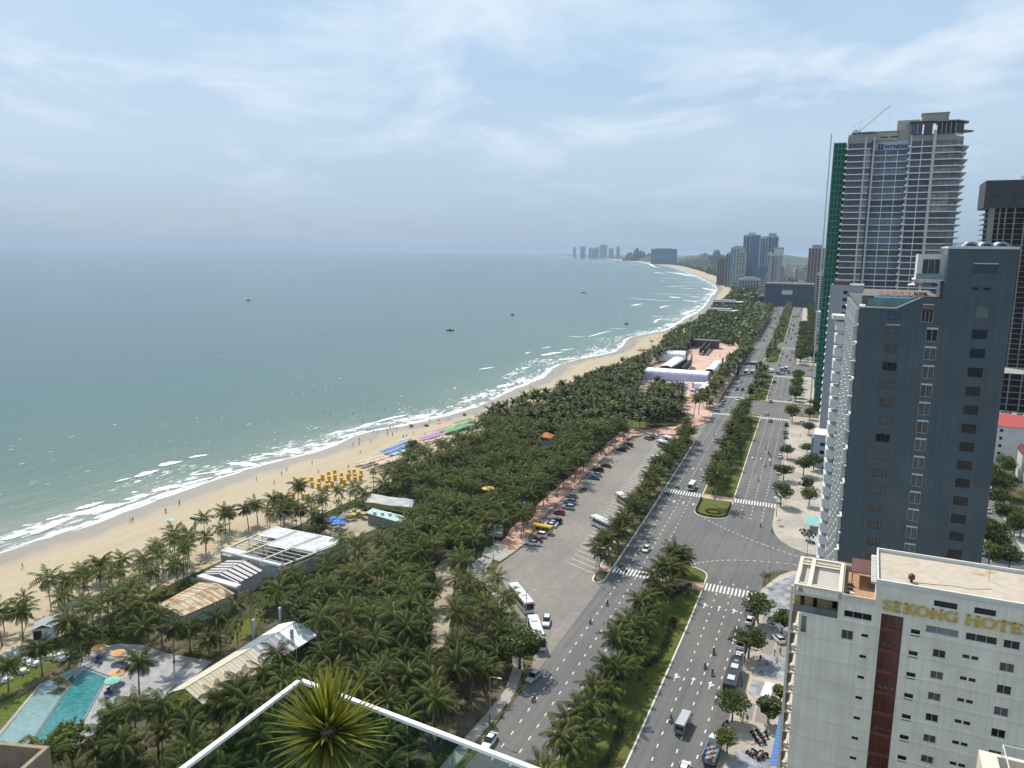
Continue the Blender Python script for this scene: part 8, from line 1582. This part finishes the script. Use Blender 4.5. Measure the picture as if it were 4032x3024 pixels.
boxbus('white minibus standing on the pavement by the cream hotel', ZD(1292, 1190), AW-.05, 5.6, 2.0, 2.5, 'white', None, 'minibus', 'minibus', None, None, False, .14)
car('white car half off the near lower kerb', ZD(705, 1690), AW, 'sedan', 'white'); car('white car parked at the hotel hedge', ZD(1372, 760, .13), AW+.6, 'hatch', 'white')
# open truck with crates
tk = thing('truck', 'open truck loaded with crates behind a white cab', 'truck', (*ZD(905, 1580)[:2], .02), AW-.05); q = MB(); q.box(-1.0, 1.0, 1.6, 3.2, .5, 2.4); q.build('cab', paint('white'), tk); MB().box(-.85, .85, 3.19, 3.23, 1.4, 2.2).build('windscreen', VGL, tk); q = MB(); q.box(-1.1, 1.1, -3.4, 1.5, .8, .95); q.box(-1.1, -1.02, -3.4, 1.5, .95, 2.1); q.box(1.02, 1.1, -3.4, 1.5, .95, 2.1); q.build('bed', M('truck_bed', (.25, .26, .30), .7, .1), tk); MB().box(-1.12, 1.12, 1.5, 2.3, 2.35, 2.6).build('cab_roof', paint('white'), tk)
tm, rm = wheelmesh(.45, .3)
for x in (-.9, .9):
    for y in (-2.2, 2.3): w_ = obj('wheel', tm, tk, (x, y, .45)); obj('rim', rm, w_)
for i in range(16): c_ = ['crate_blue', 'crate_grey', 'crate_red', 'crate_green'][i % 4]; p = ZD(905, 1580); a = AW-.05; lx, ly = -.75+.5*(i % 4), -2.9+1.05*(i//4); tag(MB().box(-.22, .22, -.45, .45, 0, .5+.25*(i*7 % 3)).build('crate', M(c_, {'crate_blue': (.12, .17, .28), 'crate_grey': (.28, .28, .30), 'crate_red': (.30, .12, .11), 'crate_green': (.10, .22, .18)}[c_], .7, .15), None, (p[0]+math.cos(a)*lx-math.sin(a)*ly, p[1]+math.sin(a)*lx+math.cos(a)*ly, .97), a), f'{c_[6:]} crate on the open truck bed', 'crate', f'{c_[6:]} crates on the truck')
for q, kd, cl, lb in [((325, 945), 'suv', 'black', 'black van-like car parked at the third crosswalk'), ((315, 1012), 'suv', 'grey', 'dark grey car parked below the third crosswalk'), ((318, 1052), 'sedan', 'red', 'red car in the kerbside row of the second block'), ((290, 1158), 'suv', 'black', 'black car under the mid-block street tree'), ((270, 1222), 'sedan', 'white', 'white car under the mid-block street trees'), ((258, 1362), 'sedan', 'white', 'white car below the dark street tree'), ((185, 908), 'sedan', 'grey', 'grey car crossing the third crosswalk'), ((152, 846), 'sedan', 'white', 'white car turning past the third crosswalk'), ((187, 740), 'suv', 'silver', 'silver car at the fourth crosswalk'), ((355, 718), 'sedan', 'white', 'white car parked before the fourth crosswalk'), ((455, 926), 'sedan', 'white', 'white car parked on the pale forecourt'), ((525, 462), 'sedan', 'white', 'white car leaving the cross street'), ((296, 497), 'suv', 'white', 'white car waiting in the second junction'), ((345, 488), 'sedan', 'black', 'black car waiting in the second junction'), ((262, 497), 'sedan', 'maroon', 'maroon car waiting in the second junction')]: car(lb, ZS(*q, .02 if q[0] < 380 else .13), AW if q[0] < 400 else RZ+1.5, kd, cl)
boxbus('box truck crossing the second junction', ZS(285, 470), AW, 6.5, 2.2, 3.0, 'silver', None, 'truck', 'truck', None, None, False); boxbus('white box truck crossing the second junction', ZS(322, 462), AW, 7, 2.3, 3.0, 'white', None, 'truck', 'truck', None, None, False)
for q, kd, cl, lb in [((1048, 160), 'suv', 'white', 'white car passing the fourth crosswalk towards the plaza'), ((926, 168), 'suv', 'silver', 'silver car parked along the plaza kerb'), ((905, 198), 'sedan', 'white', 'white car parked at the plaza kerb lamp'), ((878, 240), 'suv', 'silver', 'silver car parked by the third left crosswalk'), ((965, 90), 'sedan', 'silver', 'silver car parked higher along the plaza kerb')]: car(lb, ZQ(*q), TO, kd, cl)
boxbus('white bus passing under the dark portal gate', RP(468, -19.5), TO, 10, 2.4, 3.1); boxbus('white coach beside the bus under the portal gate', RP(470, -15), TO, 9, 2.4, 3.0)
car('white car waiting left of the portal gate', RP(463, -27.5), TO, 'suv', 'white')
rn = random.Random(4); fc = 0
for s in list(np.arange(395, 1240, 11)):
    for w_ in (-23.4, -19.8, -16.4, -13, 1.8, 5.4, 8.9, 12.4):
        if rn.random() < .17 and abs(s-466) > 12:
            cl = rn.choice(['white', 'white', 'silver', 'black', 'grey', 'red', 'blue']); car(f'far {cl} car on the {"seaward" if w_ < 0 else "landward"} carriageway beyond the portal gate', RP(s+rn.uniform(-3, 3), w_), TO if w_ < 0 else AW, rn.choice(['sedan', 'suv', 'hatch']), cl, f'far {cl} cars {"seaward" if w_ < 0 else "landward"}', False); fc += 1
for i in range(22): s = 700+i*9.5; car('coach-like white van parked in the far service row', RP(s, -46+rn.uniform(-6, 6)), RZ+1.3, 'suv', rn.choice(['white', 'silver']), 'far service road vehicles', False) if i % 3 else boxbus('white coach parked in the far service row', RP(s, -44), RZ+1.3, 10, 2.4, 3.1, 'white', 'far parked coaches')
flat('service_road', [RP(690, -60), RP(690, -34), RP(930, -32), RP(930, -58)], .014, ASPH2)
for i in range(24): s = 560+i*9; car('car parked on the far right pavement edge', RP(s, 22+rn.uniform(-1, 1), .13), RZ+1.4, 'sedan', 'white', 'cars on the far right pavement', False) if i % 2 else None
for q, kd, cl, r, lb in [((215, 965), 'sedan', 'white', .1, 'white saloon at the back street corner'), ((455, 1340), 'sedan', 'white', .5, 'white saloon driving down the back street'), ((245, 1150), 'hatch', 'white', .2, 'white hatchback under the hotel rear trees'), ((315, 1195), 'hatch', 'silver', .3, 'silver hatchback by the rear trees'), ((325, 1100), 'hatch', 'red', .2, 'red hatchback across the back street'), ((150, 1305), 'sedan', 'white', .2, 'white car half hidden by the slate wall')]: car(lb, ZT(*q), RZ+r+.2, kd, cl)
# ------------------------------------------------------------------ people
def skinned(name, joints, edges, rad, cols):
    me = bpy.data.meshes.new(name); me.from_pydata(joints, edges, []); o = bpy.data.objects.new(name, me)
    o.modifiers.new('skin', 'SKIN'); o.modifiers.new('sub', 'SUBSURF').levels = 1
    for i, d in enumerate(me.skin_vertices[0].data): d.radius = (rad[i], rad[i]*(.72 if i in (1, 2) else 1)); d.use_root = (i == 0)
    m2 = baked(o); bpy.data.meshes.remove(me)
    for c in cols: m2.materials.append(c)
    m2.name = name; return m2
SKIN = M('skin', (.36, .21, .14), .7, .05); HAIR = M('dark_hair', (.015, .012, .010), .7, .1)
CLO = {c: M('cloth_'+c, v, .9, .08) for c, v in {'black': (.02, .02, .022), 'navy': (.03, .04, .09), 'white': (.66, .66, .64), 'red': (.38, .05, .05), 'grey': (.22, .22, .22), 'teal': (.05, .36, .34), 'khaki': (.28, .22, .14), 'blue': (.08, .16, .36)}.items()}
#  0 pelvis 1 belly 2 chest 3 neck 4 head 5 crown | 6-9 L arm | 10-13 R arm | 14-17 L leg | 18-21 R leg
RAD = [.125, .125, .14, .055, .095, .075]+[.07, .05, .04, .035]*2+[.09, .065, .045, .035]*2
ED = [(0, 1), (1, 2), (2, 3), (3, 4), (4, 5), (2, 6), (6, 7), (7, 8), (8, 9), (2, 10), (10, 11), (11, 12), (12, 13), (0, 14), (14, 15), (15, 16), (16, 17), (0, 18), (18, 19), (19, 20), (20, 21)]
def pose(kind):
    if kind == 'stand': return [(0, 0, .94), (0, 0, 1.14), (0, 0, 1.34), (0, 0, 1.48), (0, .02, 1.58), (0, .01, 1.66), (-.2, 0, 1.38), (-.25, -.02, 1.10), (-.26, .05, .86), (-.25, .08, .77), (.2, 0, 1.38), (.25, -.02, 1.1), (.26, .05, .86), (.25, .08, .77), (-.1, 0, .88), (-.11, .02, .48), (-.11, -.02, .07), (-.12, .14, .03), (.1, 0, .88), (.11, .02, .48), (.11, -.02, .07), (.12, .14, .03)]
    if kind == 'walk': return [(0, 0, .92), (0, .01, 1.12), (0, .03, 1.32), (0, .04, 1.46), (0, .07, 1.56), (0, .06, 1.64), (-.2, .03, 1.36), (-.24, -.12, 1.1), (-.24, -.14, .86), (-.23, -.12, .77), (.2, .03, 1.36), (.24, .14, 1.1), (.23, .28, .9), (.22, .34, .83), (-.1, 0, .87), (-.11, .22, .5), (-.11, .26, .08), (-.12, .42, .04), (.1, 0, .87), (.11, -.12, .48), (.11, -.40, .14), (.12, -.32, .03)]
    return [(0, -.12, .80), (0, -.10, 1.0), (0, -.04, 1.2), (0, -.01, 1.34), (0, .02, 1.44), (0, .01, 1.52), (-.19, -.03, 1.23), (-.27, .14, 1.04), (-.30, .42, 1.02), (-.29, .5, 1.02), (.19, -.03, 1.23), (.27, .14, 1.04), (.30, .42, 1.02), (.29, .5, 1.02), (-.12, -.05, .78), (-.17, .33, .70), (-.15, .22, .32), (-.15, .36, .27), (.12, -.05, .78), (.17, .33, .70), (.15, .22, .32), (.15, .36, .27)]
_pm = {}
def person_mesh(kind, top, bot, helmet=False):
    k = (kind, top, bot, helmet)
    if k in _pm: return _pm[k]
    J = pose(kind); me = skinned('person', J, ED, RAD, [SKIN, CLO[top] if top else SKIN, CLO[bot], CLO['white'] if helmet else HAIR])
    Jn = np.array(J); seg_ = [(a, b_) for a, b_ in ED]; idx = []
    for pl in me.polygons:
        c = np.array(pl.center); best, bi, bt = 9, 0, 0
        for i, (a, b_) in enumerate(seg_):
            d = Jn[b_]-Jn[a]; t_ = float(np.clip((c-Jn[a])@d/(d@d), 0, 1)); q = np.linalg.norm(c-Jn[a]-d*t_)
            if q < best: best, bi, bt = q, i, t_
        if bi in (0, 1, 5, 9): mi_ = 1
        elif bi in (6, 10): mi_ = 1 if bt < .6 else 0
        elif bi in (13, 17): mi_ = 2
        elif bi in (14, 18): mi_ = 2
        elif bi in (15, 19): mi_ = 2 if bt < (.15 if bot != 'black' else .9) else 0
        elif bi in (3, 4): mi_ = 3 if (c[2] > J[4][2]+.0 and (c[1] < J[4][1]+.045 or c[2] > J[4][2]+.07)) or (helmet and c[2] > J[4][2]-.03) else 0
        else: mi_ = 0
        if bi == 0 and bt < .25: mi_ = 2
        idx.append(mi_)
    me.polygons.foreach_set('material_index', idx); me.polygons.foreach_set('use_smooth', [True]*len(idx)); _pm[k] = me; return me
CMB = [('stand', 'black', 'navy'), ('walk', 'red', 'black'), ('stand', None, 'navy'), ('walk', 'white', 'black'), ('walk', None, 'red'), ('stand', 'blue', 'khaki'), ('stand', 'grey', 'black'), ('walk', 'navy', 'khaki')]
TXT = {('stand', 'black', 'navy'): 'person in black and navy standing', ('walk', 'red', 'black'): 'person in red and black walking', ('stand', None, 'navy'): 'bare-chested person in navy standing', ('walk', 'white', 'black'): 'person in white and black walking', ('walk', None, 'red'): 'bare-chested person in red walking', ('stand', 'blue', 'khaki'): 'person in blue and khaki standing', ('stand', 'grey', 'black'): 'person in grey and black standing', ('walk', 'navy', 'khaki'): 'person in navy and khaki walking'}
def person(p, i, where, rz=None, z=0.0):
    k = CMB[i % 8]; tag(obj('person', person_mesh(*k), None, (p[0], p[1], z), random.uniform(0, 6.28) if rz is None else rz), TXT[k]+' '+where, 'person', TXT[k]+' '+where)
def zbeach(p): s_, t_ = st(p); return float(zmax(np.array([s_]), np.array([t_]))[0])
n_ = 0
for zf, L_q, wh in [(ZE, [(850, 612), (997, 645), (1055, 565), (1097, 530), (1305, 480), (1358, 553), (220, 800), (110, 875), (1600, 516), (1150, 648), (1213, 616)], 'on the sand before the amber cabanas'), (ZN, [(1220, 1325), (1243, 1318), (1550, 1240), (1675, 1160)], 'on the wet sand near the pale blue umbrella'), (ZA, [(160, 255)], 'alone on the near sand'),
                  (ZE, [(1640, 322), (1690, 285), (1690, 318), (1785, 302), (1700, 388), (1757, 190), (1775, 195), (1805, 222), (1835, 222), (1920, 212), (1945, 188), (1967, 182), (1998, 200), (1920, 245), (1960, 248), (2050, 262)], 'at the waterline above the blue parasols'),
                  (ZF, [(95, 450), (185, 470), (210, 466), (360, 445), (460, 250), (400, 330), (545, 325), (560, 322), (770, 308), (885, 246), (1128, 192), (1220, 62), (1220, 90), (1270, 146), (235, 365), (265, 440)], 'on the sand by the green and mauve parasols'),
                  (ZL, [(415, 730), (415, 760), (468, 816), (800, 524), (845, 504), (845, 474), (960, 455), (1015, 465), (975, 490), (605, 608), (580, 602), (1210, 480), (1265, 487), (1050, 446), (1085, 443), (1225, 415), (1180, 425), (1290, 306), (1320, 360), (1350, 325), (1430, 266), (1460, 295), (1500, 290), (60, 920), (320, 860), (730, 675)], 'on the far sand before the plaza')]:
    for q in L_q: p = zf(*q, -.4); person(p, n_, wh, z=zbeach(p)-.02); n_ += 1
for q in [(1450, 70), (1573, 92), (1715, 118), (1180, 15), (1500, 150), (1300, 190), (1640, 60), (1850, 95), (1900, 30), (1400, 40), (1760, 20)]: person(ZE(*q, SEAZ), n_, 'wading in the shallow sea', z=SEAZ-.7); n_ += 1
for q in [(1105, 1325), (1120, 1345), (1152, 1345), (1245, 910), (1290, 950), (1255, 1005), (1195, 1000), (1360, 940), (1345, 870), (1385, 860)]: person(ZD(*q), n_, 'on the pavement before the cream hotel', z=.14); n_ += 1
for q in [(545, 295), (562, 318), (745, 605)]: person(ZC(*q), n_, 'on the verge path by the coaches', z=.15); n_ += 1
for q in [(1860, 580), (1835, 620)]: person(ZF(*q), n_, 'on the promenade under the palms', z=.13); n_ += 1
for q in [(455, 865), (465, 862), (440, 850), (455, 700), (470, 700), (445, 1040), (470, 575)]: person(ZS(*q), n_, 'on the pale pavement past the junction', z=.14); n_ += 1
for q in [(1400, 545), (1470, 545), (1490, 540), (1570, 470), (1400, 400), (920, 700), (1060, 800), (1350, 1460), (1430, 1390), (1500, 370)]: person(ZM(*q), n_, 'out on the pink plaza', z=.1); n_ += 1
# motorbikes and riders
def bikeparts(col):
    k = ('bike', col)
    if k in _vm: return _vm[k]
    P = M('bike_'+col, {'black': (.02, .02, .022), 'red': (.28, .03, .03), 'grey': (.16, .16, .17), 'teal': (.04, .30, .28), 'white': (.6, .6, .6)}[col], .35, .05); b = MB()
    b.tube([(0, -.55, .62), (0, -.2, .58), (0, .12, .42), (0, .38, .45), (0, .52, .95)], [.10, .13, .12, .09, .07], 8); b.box(-.13, .13, -.75, -.35, .62, .72); q = MB(); q.tube([(0, -.62, .74), (0, -.25, .78), (0, .08, .72)], [.11, .13, .08], 8); h = MB(); h.tube([(-.34, .42, 1.0), (-.12, .5, 1.02), (.12, .5, 1.02), (.34, .42, 1.0)], .022, 5); h.tube([(0, .5, 1.0), (0, .68, .3)], .035, 5)
    wq = MB(); wq.xcyl(-.05, .05, 0, 0, .29, 14); lq_ = MB(); lq_.box(-.08, .08, .55, .62, .86, .98)
    _vm[k] = (b.mesh('frame', P), q.mesh('seat', PLAS), h.mesh('handlebar', RIM), wq.mesh('wheel', TYRE), lq_.mesh('headlamp', LMP)); return _vm[k]
def bike(label, p, rz, col='black', group=None, z=.02):
    o = thing('motorbike', label, 'motorbike', (p[0], p[1], z), rz, group); fm_, sm, hm_, wm_, lm_ = bikeparts(col); obj('frame', fm_, o); obj('seat', sm, o); obj('handlebar', hm_, o); obj('headlamp', lm_, o)
    for y in (-.6, .66): obj('wheel', wm_, o, (0, y, .29))
    return o
def rider(p, rz, i, where, tops=('black', 'white', 'navy', 'grey', 'red'), col=None, z=.02):
    tp = tops[i % len(tops)]; cl = col or ['black', 'red', 'grey', 'white'][i % 4]; bike(f'{cl} motorbike ridden by a person in {tp} {where}', p, rz, cl, f'{cl} motorbikes under {tp} riders {where}', z)
    tag(obj('person', person_mesh('ride', tp, 'black', i % 2 == 0), None, (p[0], p[1], z+.02), rz), f'person in {tp} riding a {cl} motorbike {where}', 'person', f'{tp} riders on {cl} motorbikes {where}')
n_ = 0
rider(ZC(900, 1180), TO, 0, 'near the shaded silver saloon', ('teal',), 'teal'); rider(ZC(1300, 632), TO, 1, 'level with the second coach'); rider(ZC(1418, 505), TO, 2, 'below the near crosswalk'); rider(ZC(1540, 268), RZ+1.4, 3, 'on the near crosswalk'); rider(ZC(1525, 250), RZ+1.4, 4, 'on the near crosswalk edge')
for i, (q, wh) in enumerate([((915, 850), 'level with the flat-crowned tree'), ((852, 948), 'beside the lane arrows'), ((905, 1000), 'between lane arrows and black coach'), ((612, 1325), 'left of the silver van')]): rider(ZD(*q), AW, i, wh)
for i, (q, wh, hd) in enumerate([((1216, 822), 'past the second crosswalk', AW), ((1272, 703), 'in the middle of the second block', AW), ((1316, 688), 'near the kerb of the second block', AW), ((1276, 558), 'leading a string of three', AW), ((1296, 596), 'second of a string of three', AW), ((1311, 616), 'last of a string of three', AW), ((1230, 1188), 'entering the open junction', AW), ((736, 520), 'by the far end of the parking island', TO), ((854, 452), 'beside the dark grey car', TO), ((554, 880), 'starting over the second crosswalk', RZ+1.5), ((466, 930), 'waiting on the island crossing', RZ+1.5), ((956, 240), 'before the plaza crosswalk', TO), ((836, 334), 'at the plaza kerb', TO), ((994, 222), 'in the lane by the plaza', TO), ((1386, 158), 'at the fourth crosswalk', AW), ((932, 196), 'beside the parked plaza cars', TO)]): rider(ZQ(*q), hd, i, wh)
for i, q in enumerate([(385, 1235), (405, 1265), (425, 1290), (440, 1330), (460, 1350), (480, 1370), (500, 1260), (515, 1300), (330, 1480), (360, 1500), (390, 1520), (440, 1500), (470, 1540), (500, 1530), (455, 1560), (20, 1130)]): bike(['black motorbike parked in the cluster beside the blue awning', 'red motorbike parked in the cluster beside the blue awning', 'grey motorbike parked in the cluster beside the blue awning'][i % 3], ZJ(*q), 1.9+random.uniform(-.3, .3), ['black', 'red', 'grey'][i % 3], ['black', 'red', 'grey'][i % 3]+' motorbikes by the awning', .14)
for i, q in enumerate([(1150, 240), (1190, 300), (1220, 330), (1260, 360), (1300, 330), (1350, 380), (1290, 470), (1330, 500), (1370, 520), (1260, 250), (1320, 280), (1400, 330)]): bike(['black motorbike parked under the teal lean-to', 'grey motorbike parked under the teal lean-to'][i % 2], ZW(*q), 1.2+random.uniform(-.2, .2), ['black', 'grey'][i % 2], ['black', 'grey'][i % 2]+' motorbikes at the lean-to', .14)
for i, q in enumerate([(1635, 905), (1650, 895), (1665, 888), (1620, 915)]): bike('black motorbike parked between promenade cars', ZF(*q), RZ+1.5, 'black', 'promenade motorbikes')
# yellow and white umbrellas at the hotel corner, small kiosk by the kerb
parasol('yellow café parasol at the foot of the cream hotel', (*ZJ(675, 1060)[:2], .13), 'yellow', 1.3, 3.2); parasol('orange kerb-side stall umbrella at the second pavement corner', (*ZU(2030, 1560)[:2], .13), 'orange', .9, 2.4); parasol('pale blue umbrella under the crosswalk tree past the junction', (*ZU(1990, 1120)[:2], .13), 'lightblue', 1.2, 2.3)
# ------------------------------------------------------------------ haze: even, pale air round the whole place
b = MB(); b.box(-34500, 34500, -1200, 42000, -3.2, 190.0)
hm = bpy.data.materials.new('haze_air'); hm.use_nodes = True; t = hm.node_tree; t.nodes.clear()
pv = t.nodes.new('ShaderNodeVolumePrincipled'); pv.inputs['Color'].default_value = (.60, .76, .92, 1); pv.inputs['Density'].default_value = 0.00005; pv.inputs['Anisotropy'].default_value = 0.0
ou = t.nodes.new('ShaderNodeOutputMaterial'); t.links.new(pv.outputs[0], ou.inputs['Volume'])
hz = b.build('haze', hm); tag(hz, 'pale sea haze over the bay and town', 'haze', kind='stuff')
